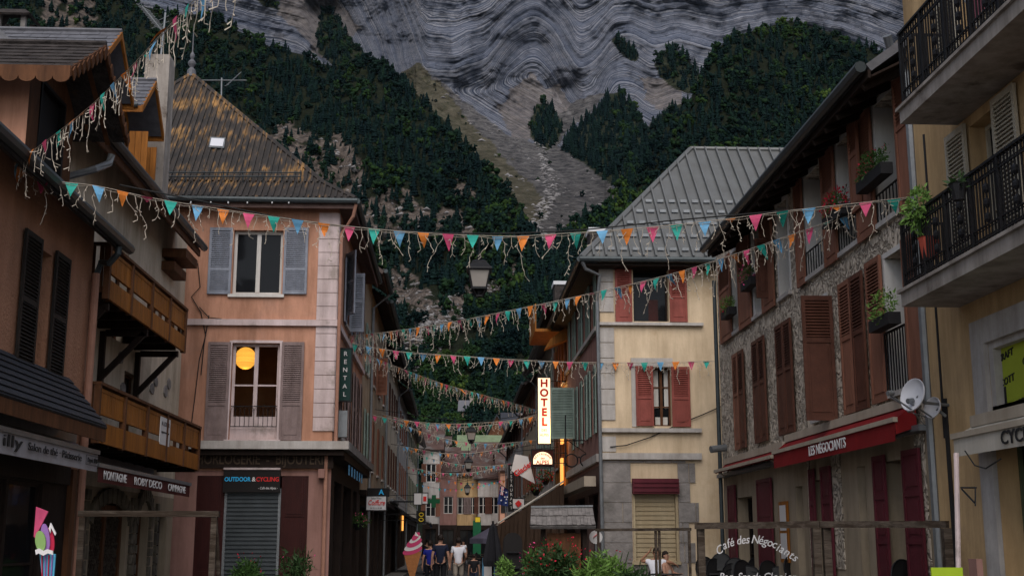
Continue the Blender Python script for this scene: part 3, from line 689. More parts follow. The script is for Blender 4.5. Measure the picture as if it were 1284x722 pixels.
CRX = [-260, 0, 120, 180, 215, 265, 300, 340, 385, 402, 425, 452, 480, 505, 540, 570, 600, 635, 655, 668, 690, 700, 722, 745, 775, 800, 812, 828, 845, 862, 880, 897, 920, 955, 990, 1040, 1085, 1150, 1240, 1560]
CRY = [-150, -60, -22, 8, 20, 17, 40, 60, 70, 80, 84, 68, 76, 100, 136, 164, 199, 236, 262, 288, 322, 300, 282, 270, 244, 222, 196, 168, 150, 134, 92, 62, 46, 36, 26, 40, 58, 80, 50, -60]
RCX = [-260, 200, 500, 690, 760, 990, 1560]; RCR = [1500, 1550, 1350, 850, 1050, 1500, 1500]
YB = 640.
def hill_r(px, py):
    yc = np.interp(px, CRX, CRY); rc = np.interp(px, RCX, RCR); t = np.clip((YB - py) / (YB - yc), 0, 1.2)
    r = 430 + (rc - 430) * np.clip(t, 0, 1) ** 1.15
    n = (fbm(px / 90., py / 90., 5, 3) - .5) * .30 + (fbm(px / 22. + py / 60., py / 40., 4, 9) - .5) * .10
    return r * (1 + n * np.clip(t * 2, 0, 1) * np.clip(1.15 - t, .25, 1))
ROCKL = [(335, 158), (365, 155), (400, 168), (432, 172), (452, 200), (468, 232), (500, 238), (540, 262), (575, 262), (605, 292), (600, 310), (560, 290), (525, 285), (500, 300), (478, 305), (455, 300), (430, 270), (395, 238), (360, 200), (340, 185)]
ROCKS = [ROCKL, [(462, 330), (505, 335), (545, 372), (540, 392), (500, 398), (470, 380)], [(520, 392), (560, 372), (610, 352), (655, 330), (660, 345), (620, 368), (590, 395), (560, 420), (520, 425)], [(500, 425), (540, 400), (560, 420), (545, 460), (505, 470)],
         [(60, 0), (110, -10), (130, 30), (105, 60), (60, 50)], [(555, 230), (590, 235), (600, 250), (565, 248)]]
def rockmask(px, py):
    j = (fbm(px / 14., py / 14., 3, 21) - .5) * 26; k = (fbm(px / 14. + 40, py / 14., 3, 31) - .5) * 26
    m = np.zeros(np.shape(px), bool)
    for P in ROCKS: m |= inpoly(px + j, py + k, P)
    return m & (fbm(px / 8., py / 6., 3, 55) > .40)
def grid_mesh(name, X, Y, P, m, attrs):
    ny, nx = X.shape; me = bpy.data.meshes.new(name); v = P.reshape(-1, 3)
    idx = np.arange(nx * ny).reshape(ny, nx); q = np.stack([idx[:-1, :-1], idx[:-1, 1:], idx[1:, 1:], idx[1:, :-1]], -1).reshape(-1, 4)
    me.vertices.add(len(v)); me.vertices.foreach_set('co', v.astype(np.float32).ravel()); me.loops.add(q.size); me.loops.foreach_set('vertex_index', q.astype(np.int32).ravel())
    me.polygons.add(len(q)); me.polygons.foreach_set('loop_start', (np.arange(len(q)) * 4).astype(np.int32)); me.update(calc_edges=True)
    me.polygons.foreach_set('use_smooth', np.ones(len(q), bool))
    for k, a in attrs.items():
        at = me.attributes.new(k, 'FLOAT', 'POINT'); at.data.foreach_set('value', a.astype(np.float32).ravel())
    me.materials.append(m); o = bpy.data.objects.new(name, me); COL.objects.link(o); return o

def terrain_mats():
    # hillside floor: forest litter / grass / bare rock chosen by the mask stored on the terrain
    m = bpy.data.materials.new('hillside_ground'); m.use_nodes = True; nt = m.node_tree; b = nt.nodes['Principled BSDF']; b.inputs['Roughness'].default_value = .95; b.inputs['Specular IOR Level'].default_value = .1
    tc = _n(nt, 'ShaderNodeTexCoord'); a = _n(nt, 'ShaderNodeAttribute'); a.attribute_name = 'rock'
    n = _n(nt, 'ShaderNodeTexNoise'); n.inputs['Scale'].default_value = .12; n.inputs['Detail'].default_value = 9; n.inputs['Roughness'].default_value = .72; nt.links.new(tc.outputs['Object'], n.inputs['Vector'])
    rg = _n(nt, 'ShaderNodeValToRGB'); rg.color_ramp.elements[0].position = .35; rg.color_ramp.elements[0].color = (.006, .008, .004, 1); rg.color_ramp.elements[1].position = .68; rg.color_ramp.elements[1].color = (.017, .022, .010, 1); nt.links.new(n.outputs['Fac'], rg.inputs[0])
    rr = _n(nt, 'ShaderNodeValToRGB'); rr.color_ramp.elements[0].position = .36; rr.color_ramp.elements[0].color = (.022, .02, .018, 1); rr.color_ramp.elements[1].position = .60; rr.color_ramp.elements[1].color = (.17, .135, .115, 1); nt.links.new(n.outputs['Fac'], rr.inputs[0])
    mx = _n(nt, 'ShaderNodeMixRGB'); nt.links.new(a.outputs['Fac'], mx.inputs[0]); nt.links.new(rg.outputs[0], mx.inputs[1]); nt.links.new(rr.outputs[0], mx.inputs[2]); nt.links.new(mx.outputs[0], b.inputs['Base Color'])
    bp = _n(nt, 'ShaderNodeBump'); bp.inputs['Strength'].default_value = 1; bp.inputs['Distance'].default_value = 5; nt.links.new(n.outputs['Fac'], bp.inputs['Height']); nt.links.new(bp.outputs[0], b.inputs['Normal'])
    # folded limestone: beds follow the 'bed' coordinate; scree / grass by masks
    c = bpy.data.materials.new('folded_limestone'); c.use_nodes = True; nt = c.node_tree; b = nt.nodes['Principled BSDF']; b.inputs['Roughness'].default_value = .95; b.inputs['Specular IOR Level'].default_value = .1
    tc = _n(nt, 'ShaderNodeTexCoord'); bed = _n(nt, 'ShaderNodeAttribute'); bed.attribute_name = 'bed'
    warp = _n(nt, 'ShaderNodeTexNoise'); warp.inputs['Scale'].default_value = .012; warp.inputs['Detail'].default_value = 6; nt.links.new(tc.outputs['Object'], warp.inputs['Vector'])
    wm = _n(nt, 'ShaderNodeMath', operation='MULTIPLY_ADD'); wm.inputs[1].default_value = 5.0; nt.links.new(warp.outputs['Fac'], wm.inputs[0]); nt.links.new(bed.outputs['Fac'], wm.inputs[2])
    def bandn(sc_, det, rough=.6):
        k = _n(nt, 'ShaderNodeTexNoise'); k.noise_dimensions = '1D'; k.inputs['Scale'].default_value = sc_; k.inputs['Detail'].default_value = det; k.inputs['Roughness'].default_value = rough; nt.links.new(wm.outputs[0], k.inputs['W']); return k
    k1 = bandn(.55, 4, .9); k2 = bandn(.06, 2)
    r1 = _n(nt, 'ShaderNodeValToRGB'); e = r1.color_ramp.elements; e[0].position = .40; e[0].color = (.040, .054, .088, 1); e[1].position = .62; e[1].color = (.30, .32, .365, 1); x = e.new(.50); x.color = (.145, .163, .205, 1); nt.links.new(k1.outputs['Fac'], r1.inputs[0])
    r2 = _n(nt, 'ShaderNodeValToRGB'); e = r2.color_ramp.elements; e[0].position = .35; e[0].color = (.80, .82, .88, 1); e[1].position = .68; e[1].color = (1.1, 1.05, 1.0, 1); nt.links.new(k2.outputs['Fac'], r2.inputs[0])
    mu = _n(nt, 'ShaderNodeMixRGB', blend_type='MULTIPLY'); mu.inputs[0].default_value = 1; nt.links.new(r1.outputs[0], mu.inputs[1]); nt.links.new(r2.outputs[0], mu.inputs[2])
    vo = _n(nt, 'ShaderNodeTexVoronoi'); vo.feature = 'DISTANCE_TO_EDGE'; vo.inputs['Scale'].default_value = .016; vw = _n(nt, 'ShaderNodeVectorMath', operation='SCALE'); vw.inputs['Scale'].default_value = 90; vn = _n(nt, 'ShaderNodeTexNoise'); vn.inputs['Scale'].default_value = .02; vn.inputs['Detail'].default_value = 6; nt.links.new(tc.outputs['Object'], vn.inputs['Vector']); nt.links.new(vn.outputs['Color'], vw.inputs[0]); va = _n(nt, 'ShaderNodeVectorMath', operation='ADD'); nt.links.new(tc.outputs['Object'], va.inputs[0]); nt.links.new(vw.outputs[0], va.inputs[1]); nt.links.new(va.outputs[0], vo.inputs['Vector'])
    rv = _n(nt, 'ShaderNodeValToRGB'); rv.color_ramp.elements[0].position = 0; rv.color_ramp.elements[0].color = (.45, .46, .5, 1); rv.color_ramp.elements[1].position = .06; rv.color_ramp.elements[1].color = (1, 1, 1, 1); nt.links.new(vo.outputs['Distance'], rv.inputs[0])
    mv = _n(nt, 'ShaderNodeMixRGB', blend_type='MULTIPLY'); mv.inputs[0].default_value = .5; nt.links.new(mu.outputs[0], mv.inputs[1]); nt.links.new(rv.outputs[0], mv.inputs[2]); mu = mv
    # blotches of warm weathering and vertical stains
    n3 = _n(nt, 'ShaderNodeTexNoise'); n3.inputs['Scale'].default_value = .03; n3.inputs['Detail'].default_value = 10; n3.inputs['Roughness'].default_value = .75; nt.links.new(tc.outputs['Object'], n3.inputs['Vector'])
    r3 = _n(nt, 'ShaderNodeValToRGB'); e = r3.color_ramp.elements; e[0].position = .36; e[0].color = (.74, .76, .80, 1); e[1].position = .66; e[1].color = (1.2, 1.13, 1.07, 1); nt.links.new(n3.outputs['Fac'], r3.inputs[0])
    mu2 = _n(nt, 'ShaderNodeMixRGB', blend_type='MULTIPLY'); mu2.inputs[0].default_value = 1; nt.links.new(mu.outputs[0], mu2.inputs[1]); nt.links.new(r3.outputs[0], mu2.inputs[2])
    out = mu2.outputs[0]
    for nm, c0, c1, s_ in (('tan', (.085, .07, .062), (.24, .20, .17), .05), ('scree', (.03, .03, .034), (.165, .155, .152), .07), ('grass', (.045, .044, .027), (.135, .118, .085), .05), ('wood', (.018, .022, .014), (.04, .045, .024), .05)):
        at = _n(nt, 'ShaderNodeAttribute'); at.attribute_name = nm
        n = _n(nt, 'ShaderNodeTexNoise'); n.inputs['Scale'].default_value = s_; n.inputs['Detail'].default_value = 10; n.inputs['Roughness'].default_value = .75; nt.links.new(tc.outputs['Object'], n.inputs['Vector'])
        r = _n(nt, 'ShaderNodeValToRGB'); r.color_ramp.elements[0].position = .38; r.color_ramp.elements[0].color = (*c0, 1); r.color_ramp.elements[1].position = .62; r.color_ramp.elements[1].color = (*c1, 1); nt.links.new(n.outputs['Fac'], r.inputs[0])
        mx = _n(nt, 'ShaderNodeMixRGB'); nt.links.new(at.outputs['Fac'], mx.inputs[0]); nt.links.new(out, mx.inputs[1]); nt.links.new(r.outputs[0], mx.inputs[2]); out = mx.outputs[0]
    nt.links.new(out, b.inputs['Base Color'])
    ad = _n(nt, 'ShaderNodeMath', operation='ADD'); nt.links.new(k1.outputs['Fac'], ad.inputs[0]); nt.links.new(n3.outputs['Fac'], ad.inputs[1])
    bp = _n(nt, 'ShaderNodeBump'); bp.inputs['Strength'].default_value = 1; bp.inputs['Distance'].default_value = 5; nt.links.new(ad.outputs[0], bp.inputs['Height']); nt.links.new(bp.outputs[0], b.inputs['Normal'])
    return m, c
m_hill, m_cliff = terrain_mats()

# ---- the wooded hillside (both spurs with the notch between them)
gx = np.arange(-260, 1561, 3.0); nv = 210
T = np.linspace(0, 1, nv)
X = np.tile(gx, (nv, 1)); yc = np.interp(gx, CRX, CRY); Yp = YB - (YB - yc)[None, :] * T[:, None]
Rr = hill_r(X, Yp); P = at_range(X, Yp, Rr)
# the back of the crest falls away behind
back = []
for k, (dr, dz) in enumerate(((30, -6), (90, -50), (220, -190), (420, -420))):
    q = P[-1].copy(); d = q[:, :2] / np.linalg.norm(q[:, :2], axis=1)[:, None]; q[:, :2] += d * dr; q[:, 2] = np.maximum(q[:, 2] + dz, -5); back.append(q)
front = P[0].copy(); fd = front[:, :2] / np.linalg.norm(front[:, :2], axis=1)[:, None]; front2 = front.copy(); front2[:, :2] = fd * 260; front2[:, 2] = -1.0
Pall = np.concatenate([front2[None], P, np.array(back)], 0)
Xa = np.concatenate([X[:1], X, np.repeat(X[-1:], 4, 0)], 0); Ya = np.concatenate([Yp[:1], Yp, np.repeat(Yp[-1:], 4, 0)], 0)
rk = rockmask(Xa, Ya).astype(float)
o = grid_mesh('hillside', Xa, Ya, Pall, m_hill, {'rock': rk}); o['kind'] = 'structure'

# ---- the cliff with its folded beds, the scree fan and gully under it
FX = [-400, 380, 430, 470, 500, 529, 570, 612, 640, 660, 672, 690, 727, 745, 770, 790, 820, 850, 900, 950, 1000, 1060, 1140, 1500]
FYv = [-420, -230, -170, -90, -10, 84, 88, 74, 36, 20, 17, 34, 86, 78, 48, 44, 60, 52, 64, 50, 44, 58, 92, 200]
def smooth_interp(x, xs, ys, w=5):
    return sum(np.interp(x + d, xs, ys) for d in np.linspace(-w, w, 7)) / 7
def bed(px, py):
    wx = (fbm(px / 45., py / 45., 3, 71) - .5) * 16
    w2 = (fbm(px / 12., py / 12., 3, 72) - .5) * 3
    amp = np.clip(.35 + (py + 60) / 150., .25, 1.15) * np.where(px < 620, 1, 1)
    g0 = smooth_interp(px + wx * .6, FX, FYv, 6); base = np.interp(px, [500, 529, 820, 1500], [-10, 60, 55, 120])
    g = np.where(px > 529, base + (g0 - base) * amp, g0)
    S1 = py - g + wx * .25 + w2
    d = (px - 525) * .52 - (py - 80) * .85 + 24
    k = 4.0; h = np.clip(.5 + .5 * (S1 - d) / (k * 4), 0, 1)   # smooth minimum
    S = np.where((px > 520) & (px < 760), S1 * (1 - h) + d * h - k * 2 * h * (1 - h), S1)
    return S
SCREE = [(545, 95), (600, 140), (640, 172), (668, 178), (700, 182), (730, 195), (762, 225), (792, 262), (770, 285), (735, 330), (600, 340), (640, 235), (590, 160), (530, 100)]
GULLY = [(668, 178), (705, 140), (740, 118), (760, 118), (720, 160), (690, 190), (700, 240), (690, 300), (680, 300), (684, 240)]
GRASS = [(526, 82), (560, 118), (590, 150), (640, 205), (690, 262), (672, 300), (640, 340), (560, 240), (500, 100)]
TANS = [[(630, 150), (650, 116), (672, 94), (695, 110), (728, 140), (700, 166), (655, 178)], [(402, -60), (425, 0), (452, 40), (405, 78), (372, 40), (345, 0), (330, -60)], [(690, 130), (735, 125), (720, 150), (700, 160)], [(800, 95), (862, 100), (850, 140), (812, 130)], [(545, 120), (580, 140), (572, 156), (548, 140)], [(620, 130), (668, 96), (690, 120), (672, 150), (640, 160)], [(780, 235), (800, 245), (790, 280), (772, 300), (765, 290)]]
WOODS = [[(665, 172), (664, 148), (672, 132), (684, 130), (697, 142), (706, 158), (700, 176), (688, 190), (676, 186)],
         [(704, 186), (718, 165), (738, 148), (752, 130), (764, 118), (778, 116), (792, 132), (806, 150), (812, 175), (806, 200), (795, 232), (778, 240), (752, 222), (730, 204)],
         [(822, 82), (830, 64), (840, 60), (858, 70), (872, 86), (880, 96), (870, 118), (846, 112), (828, 96)],
         [(766, 52), (772, 44), (790, 56), (802, 70), (798, 80), (782, 72)],
         [(398, 66), (395, 40), (402, 18), (412, 10), (428, 34), (445, 56), (462, 70), (430, 90)], [(318, -30), (345, 4), (350, 14), (330, 8), (300, -20)],
         [(800, 210), (806, 170), (820, 150), (870, 120), (900, 90), (1100, 90), (1100, 320), (730, 340), (740, 290), (780, 250)]]
def cliff_r(px, py, S):
    # ground range: bench of scree then the face, stepping back with height
    r = np.interp(py, [-260, -60, 60, 110, 150, 200, 250, 300, 350], [2850, 2560, 2400, 2300, 2150, 1850, 1500, 1150, 900])
    lft = np.interp(px, [-400, 300, 560, 700, 900, 1500], [-350, -120, -60, 0, -60, -250]); r = r + lft
    n = (fbm(px / 120., py / 120., 4, 41) - .5) * 380 + (fbm(px / 34., py / 60., 3, 43) - .5) * 70
    butt = -np.abs(np.sin(px / 47. + fbm(px / 80., py / 80., 3, 47) * 5)) * 34
    face = np.clip((175 - py) / 60., 0, 1); ledge_ = (fbm(S / 6.0, px / 400., 3, 5, .6) - .5) * 16 + (fbm(S / 1.9, px / 200., 2, 6, .6) - .5) * 9
    hr = hill_r(px, np.maximum(py, np.interp(px, CRX, CRY))); 
    low = py > np.interp(px, CRX, CRY) + 4
    rr_ = r + n * (.35 + .65 * face) + butt * face + ledge_ * face + (fbm(px / 7., py / 7., 4, 49) - .5) * (9 * face + 9)
    return np.where(low, np.maximum(rr_, hr + 60), rr_)
cx = np.arange(-360, 1481, 2.0); cyv = np.concatenate([np.arange(-260, -24, 4.0), np.arange(-24, 215, 1.1), np.arange(215, 352, 2.0)])[::-1]
X, Y = np.meshgrid(cx, cyv); S = bed(X, Y); Rr = cliff_r(X, Y, S); P = at_range(X, Y, Rr)
def soft(px, py, polys, sd, thr=.5, amp=22, sc_=18.):
    j = (fbm(px / sc_, py / sc_, 4, sd) - .5) * amp; k = (fbm(px / sc_ + 30, py / sc_, 4, sd + 3) - .5) * amp; m_ = np.zeros(px.shape)
    for P_ in polys: m_ = np.maximum(m_, inpoly(px + j, py + k, P_))
    return m_
at = {'bed': S, 'tan': soft(X, Y, TANS, 61) * .65, 'grass': soft(X, Y, [GRASS], 63), 'wood': soft(X, Y, WOODS, 67, amp=6)}
at['scree'] = np.maximum(soft(X, Y, [SCREE, GULLY], 65, amp=12), (Y > 300).astype(float))
at['grass'] *= 1 - inpoly(X, Y, [(560, 90), (700, 180), (700, 290), (692, 240), (645, 180), (598, 140), (545, 90)]) * .9
topb = P[-1:].copy(); topb[..., 1] += 500; topb[..., 2] -= 300
o = grid_mesh('cliff', np.concatenate([X, X[-1:]]), np.concatenate([Y, Y[-1:]]), np.concatenate([P, topb]), m_cliff, {k: np.concatenate([v, v[-1:]]) for k, v in at.items()}); o['kind'] = 'structure'

# ---- forest
def conifer_tpl(rs, tiers=6, sides=7):
    v = [];  f = []
    for t in range(tiers):
        z0 = t / tiers * .92 + .03; z1 = z0 + 1.55 / tiers; rad = (.21 * (1 - t / tiers) ** .8 + .02); i = len(v); v.append((0, 0, min(1, z1)))
        ph = rs.rand() * 6
        for j in range(sides):
            a = ph + 2 * math.pi * j / sides; r_ = rad * (.6 + .7 * rs.rand()); v.append((r_ * math.cos(a), r_ * math.sin(a), z0 - .03 * rs.rand() - (.03 if j % 2 else 0)))
        for j in range(sides): f.append((i, i + 1 + j, i + 1 + (j + 1) % sides))
    return np.array(v), np.array(f)
def decid_tpl(rs, n=16, wide=.36, cs=1.0):
    v = []; f = []
    for k in range(n):
        d = rs.normal(size=3); d /= np.linalg.norm(d); r_ = rs.rand() ** .4; c = np.array((d[0] * wide * r_, d[1] * wide * r_, .58 + d[2] * .36 * r_)); s = (.11 + .09 * rs.rand()) * cs; i = len(v)
        o8 = np.array([(1, 0, 0), (-1, 0, 0), (0, 1, 0), (0, -1, 0), (0, 0, 1), (0, 0, -1)], float) * s * (.7 + .6 * rs.rand(6, 1)); o8 += rs.normal(size=(6, 3)) * s * .22
        v += [tuple(c + q) for q in o8]
        for (a, b_, c_) in ((0, 2, 4), (2, 1, 4), (1, 3, 4), (3, 0, 4), (2, 0, 5), (1, 2, 5), (3, 1, 5), (0, 3, 5)): f.append((i + a, i + b_, i + c_))
    return np.array(v), np.array(f)
TP = [conifer_tpl(np.random.RandomState(k)) for k in range(5)] + [decid_tpl(np.random.RandomState(20 + k)) for k in range(6)] + [tuple(a if i else np.vstack([a]) for i, a in enumerate(decid_tpl(np.random.RandomState(40 + k), 70, .42, .5))) for k in range(4)]
def forest(name, pts, hts, kinds, tones, m, label):
    V = []; Fc = []; A = []; off = 0; rs = np.random.RandomState(len(pts))
    for p, h, k, tn in zip(pts, hts, kinds, tones):
        v, f = TP[k]; a = rs.rand() * 6.28; c, s = math.cos(a), math.sin(a); w_ = h * (.75 + .6 * rs.rand()); q = np.empty_like(v)
        q[:, 0] = (v[:, 0] * c - v[:, 1] * s) * w_ + p[0]; q[:, 1] = (v[:, 0] * s + v[:, 1] * c) * w_ + p[1]; q[:, 2] = v[:, 2] * h + p[2] - h * .06
        V.append(q); Fc.append(f + off); A.append(np.full(len(v), tn)); off += len(v)
    V = np.concatenate(V); Fc = np.concatenate(Fc); A = np.concatenate(A); me = bpy.data.meshes.new(name)
    me.vertices.add(len(V)); me.vertices.foreach_set('co', V.astype(np.float32).ravel()); me.loops.add(Fc.size); me.loops.foreach_set('vertex_index', Fc.astype(np.int32).ravel()); me.polygons.add(len(Fc)); me.polygons.foreach_set('loop_start', (np.arange(len(Fc)) * 3).astype(np.int32)); me.update(calc_edges=True)
    at_ = me.attributes.new('tone', 'FLOAT', 'POINT'); at_.data.foreach_set('value', A.astype(np.float32))
    me.materials.append(m); o = bpy.data.objects.new(name, me); COL.objects.link(o); tag(o, label, 'forest', kind='stuff'); return o
def forest_mat():
    m = bpy.data.materials.new('forest_leaf'); m.use_nodes = True; nt = m.node_tree; b = nt.nodes['Principled BSDF']; b.inputs['Roughness'].default_value = 1; b.inputs['Specular IOR Level'].default_value = .02
    a = _n(nt, 'ShaderNodeAttribute'); a.attribute_name = 'tone'; r = _n(nt, 'ShaderNodeValToRGB'); e = r.color_ramp.elements
    e[0].position = 0; e[0].color = (.0045, .011, .012, 1); e[1].position = 1; e[1].color = (.050, .080, .018, 1); x = e.new(.35); x.color = (.008, .019, .015, 1); x = e.new(.65); x.color = (.019, .040, .013, 1)
    nt.links.new(a.outputs['Fac'], r.inputs[0])
    tc = _n(nt, 'ShaderNodeTexCoord'); n = _n(nt, 'ShaderNodeTexNoise'); n.inputs['Scale'].default_value = .6; n.inputs['Detail'].default_value = 4; nt.links.new(tc.outputs['Object'], n.inputs['Vector'])
    r2 = _n(nt, 'ShaderNodeValToRGB'); r2.color_ramp.elements[0].position = .35; r2.color_ramp.elements[0].color = (.55, .55, .55, 1); r2.color_ramp.elements[1].position = .65; r2.color_ramp.elements[1].color = (1.3, 1.3, 1.3, 1); nt.links.new(n.outputs['Fac'], r2.inputs[0])
    mx = _n(nt, 'ShaderNodeMixRGB', blend_type='MULTIPLY'); mx.inputs[0].default_value = 1; nt.links.new(r.outputs[0], mx.inputs[1]); nt.links.new(r2.outputs[0], mx.inputs[2]); nt.links.new(mx.outputs[0], b.inputs['Base Color']); return m
m_forest = forest_mat()
rs = np.random.RandomState(5)
def scatter(n, x0, x1, y0, y1, rfun, ok, base_h, hillcrest=None, conf=.5, tonebias=0):
    px = rs.uniform(x0, x1, n); py = rs.uniform(y0, y1, n); k = ok(px, py); px, py = px[k], py[k]
    p = at_range(px, py, rfun(px, py)); con = fbm(px / 40., py / 40., 3, 81) * 1.0 + rs.rand(len(px)) * .5 - .25
    isd = con < (1 - conf) ; near = np.hypot(p[:, 0], p[:, 1]) < 760; isd = isd | (near & (rs.rand(len(px)) < .6)); kinds = np.where(isd, np.where(near, 11 + rs.randint(0, 4, len(px)), 5 + rs.randint(0, 6, len(px))), rs.randint(0, 5, len(px)))
    tones = np.clip(np.where(isd, .30 + .9 * (fbm(px / 45., py / 30., 4, 85) - .38) + rs.normal(size=len(px)) * .16, .14 + rs.normal(size=len(px)) * .11) + tonebias, 0, 1)
    h = base_h * (.45 + .95 * rs.rand(len(px)) ** 1.3) * np.where(isd, .85, 1.1)
    return p, h, kinds, tones, px, py
ok = lambda x, y: (y > np.interp(x, CRX, CRY) + 1) & ~(rockmask(x, y) & (np.random.RandomState(3).rand(len(x)) > .10)) & ~((x > 470) & (x < 660) & (y > 350) & (y < 480) & (fbm(x / 18., y / 14., 3, 77) > .56))
p, h, k, t, px_, py_ = scatter(34000, -60, 1330, -40, 600, hill_r, ok, 12.8)
# drop the trees no one can see (behind the houses of the near square) beyond a margin
keep = ~((px_ > 950) & (py_ > 330)) & ~((px_ < 180) & (py_ > 330)) & ~((px_ > 1200) & (py_ > 150))
forest('forest', p[keep], h[keep] * np.interp(np.hypot(p[keep][:, 0], p[keep][:, 1]), [450, 1200], [.70, 1.0]), k[keep], t[keep], m_forest, 'dark mixed forest of spruce and broadleaf trees covering both spurs of the hillside')
yb_ = lambda x, y: cliff_r(x, y, bed(x, y))
okc = lambda x, y: np.any([inpoly(x, y, w_) for w_ in WOODS], 0)
p, h, k, t, px_, py_ = scatter(16000, 290, 1100, -20, 330, yb_, okc, 19, conf=.7)
forest('forest_patch', p, h, k, t, m_forest, 'dark spruce patches clinging to ledges at the foot of the pale cliff')
okg = lambda x, y: inpoly(x, y, GRASS) | inpoly(x, y, ROCKL) | ((x > 465) & (x < 680) & (y > 330) & (y < 480)) | inpoly(x, y, SCREE) & (rs.rand(len(x)) > .85)
p, h, k, t, px_, py_ = scatter(620, 340, 800, 90, 480, lambda x, y: np.where(y > np.interp(x, CRX, CRY), hill_r(x, y), yb_(x, y)), okg, 8, conf=.3)
forest('shrubs', p, h * np.interp(np.hypot(p[:, 0], p[:, 1]), [450, 1500], [.5, 1.0]), k, t, m_forest, 'scattered bushes on the rubble slope and the grassy flank beside the gully')
# boulders in the stream bed and on the rubble
pts = []
def bould(n, poly, rf, s0, s1, sd):
    r_ = np.random.RandomState(sd); xs = [q[0] for q in poly]; ys = [q[1] for q in poly]; x = r_.uniform(min(xs), max(xs), n * 4); y = r_.uniform(min(ys), max(ys), n * 4); kk = inpoly(x, y, poly); x, y = x[kk][:n], y[kk][:n]; p = at_range(x, y, rf(x, y))
    return p, s0 + (s1 - s0) * r_.rand(len(x)) ** 3
V = []; Fc = []
ico = np.array([(1, 0, 0), (-1, 0, 0), (0, 1, 0), (0, -1, 0), (0, 0, 1), (0, 0, -1)], float)
for poly, rf, n, s0, s1 in ((SCREE, yb_, 420, .8, 4.5), ([(668, 160), (690, 200), (700, 240), (693, 262), (676, 285), (690, 312), (680, 315), (664, 284), (684, 240)], yb_, 380, 1.2, 5), (ROCKS[2], hill_r, 500, .4, 2.0), (ROCKS[3], hill_r, 400, .5, 2.4), (ROCKL, hill_r, 200, .8, 4), (ROCKS[1], hill_r, 200, .4, 1.6)):
    p, s = bould(n, poly, rf, s0, s1, len(V))
    for q, s_ in zip(p, s):
        vv = ico * s_ * (.5 + rs.rand(6, 1)) * np.array((1.2, 1, .7)); i = len(V); V += [tuple(q + a) for a in vv]; Fc += [(i + a, i + b_, i + c_) for (a, b_, c_) in ((0, 2, 4), (2, 1, 4), (1, 3, 4), (3, 0, 4), (2, 0, 5), (1, 2, 5), (3, 1, 5), (0, 3, 5))]
mat('boulder', (.22, .21, .21), .9, .4, .3, .3, 1)
b = MB(); b.v = V; b.f = Fc; tag(b.build('boulders', 'boulder', recalc=False), 'pale boulders strewn down the gully and over the rubble slope', 'boulders', kind='stuff')
# ================================================================ left side of the square
XL1, XL2 = -6.0, -6.7
Y12 = onX(97, 600, XL1)[0]       # party line between the two
YL2E = 30.4
f1, f2 = FL(XL1), FL(XL2)
def slats(b, fr, u0, u1, z0, z1, n0, n1, w, gap):
    u = u0
    while u + w <= u1 + 1e-4: b.box(u, u + w, z0, z1, n0, n1); u += w + gap
    return b
# ---- tea-room house
L1 = thing('tea_room_house', 'brown stucco house with black shutters, a scalloped dormer and a white tea-room awning', 'building', (XL1, Y12 - 3, 0))
wz0, wz1 = 3.95, 5.75
ya, yb = onX(42, 400, XL1)[0], onX(60, 400, XL1)[0]
wall(L1, f1, 9.5, Y12, 2.7, 6.9, [(ya, yb, wz0, wz1)], 'stucco_brown')
b = MB(); b.quad([(XL1, Y12, 0), (XL1, Y12, 7), (XL1 - 5, Y12, 9.5), (XL1 - 5, Y12, 0)]); b.build('side_wall', 'stucco_brown', L1, recalc=False); b = MB(); b.quad([(XL1, 9.5, 0), (XL1, 9.5, 7), (XL1 - 5, 9.5, 9.5), (XL1 - 5, 9.5, 0)]); b.build('side_wall', 'stucco_brown', L1, recalc=False)
window(L1, f1, ya, yb, wz0, wz1, m='wood_mauve', mull=0, trans=0, depth=.2, sill='stone_grey')
s0 = onX(19, 400, XL1)[0]; s1 = onX(79, 400, XL1)[0]
shutter(L1, f1, s0, ya - .02, wz0 - .12, wz1 + .1, .03, 'shutter_black'); shutter(L1, f1, yb + .02, s1, wz0 - .12, wz1 + .1, .03, 'shutter_black')
# shop front
b = MB(f1); b.box(9.5, Y12 - .55, 2.45, 2.72, -.1, .06); b.build('shop_lintel', 'wood_dark', L1)
for (a, c, nm) in ((9.6, 11.9, 'shop_window'), (12.0, 13.9, 'shop_window'), (14.0, 16.1, 'shop_window'), (16.2, 17.1, 'shop_door'), (17.2, 18.6, 'shop_window')):
    window(L1, f1, a, c, .15, 2.42, m='wood_dark', mull=1 if c - a > 1.5 else 0, trans=1, depth=.05, name=nm)
wall(L1, f1, 9.5, Y12, 0, 2.7, [(9.6, 11.9, .15, 2.42), (12.0, 13.9, .15, 2.42), (14.0, 16.1, .15, 2.42), (16.2, 17.1, .15, 2.42), (17.2, 18.6, .15, 2.42)], 'wood_dark', name='ground_floor_wall')
b = MB(f1)
b.box(9.5, Y12 - .5, 0, .15, -.2, .05); b.build('plinth', 'stone_grey', L1)
b = MB(f1); b.box(Y12 - .5, Y12 - .28, 0, 2.7, -.05, .08); b.build('corner_post', 'wood_brown', L1)
b = MB(); b.tube([(XL1 + .10, Y12 - .1, 5.9), (XL1 + .10, Y12 - .1, 0.1)], .065, 10); b.build('downpipe', 'pipe_copper', L1)
b = MB(); b.tube([(XL1 + .10, Y12 - .1, 5.85), (XL1 + .16, Y12 - .06, 6.1), P3(137, 330, 19.95), P3(148, 318, 19.9), P3(150, 302, 19.9)], .055, 8); b.build('gutter_elbow', 'pipe_dark', L1)
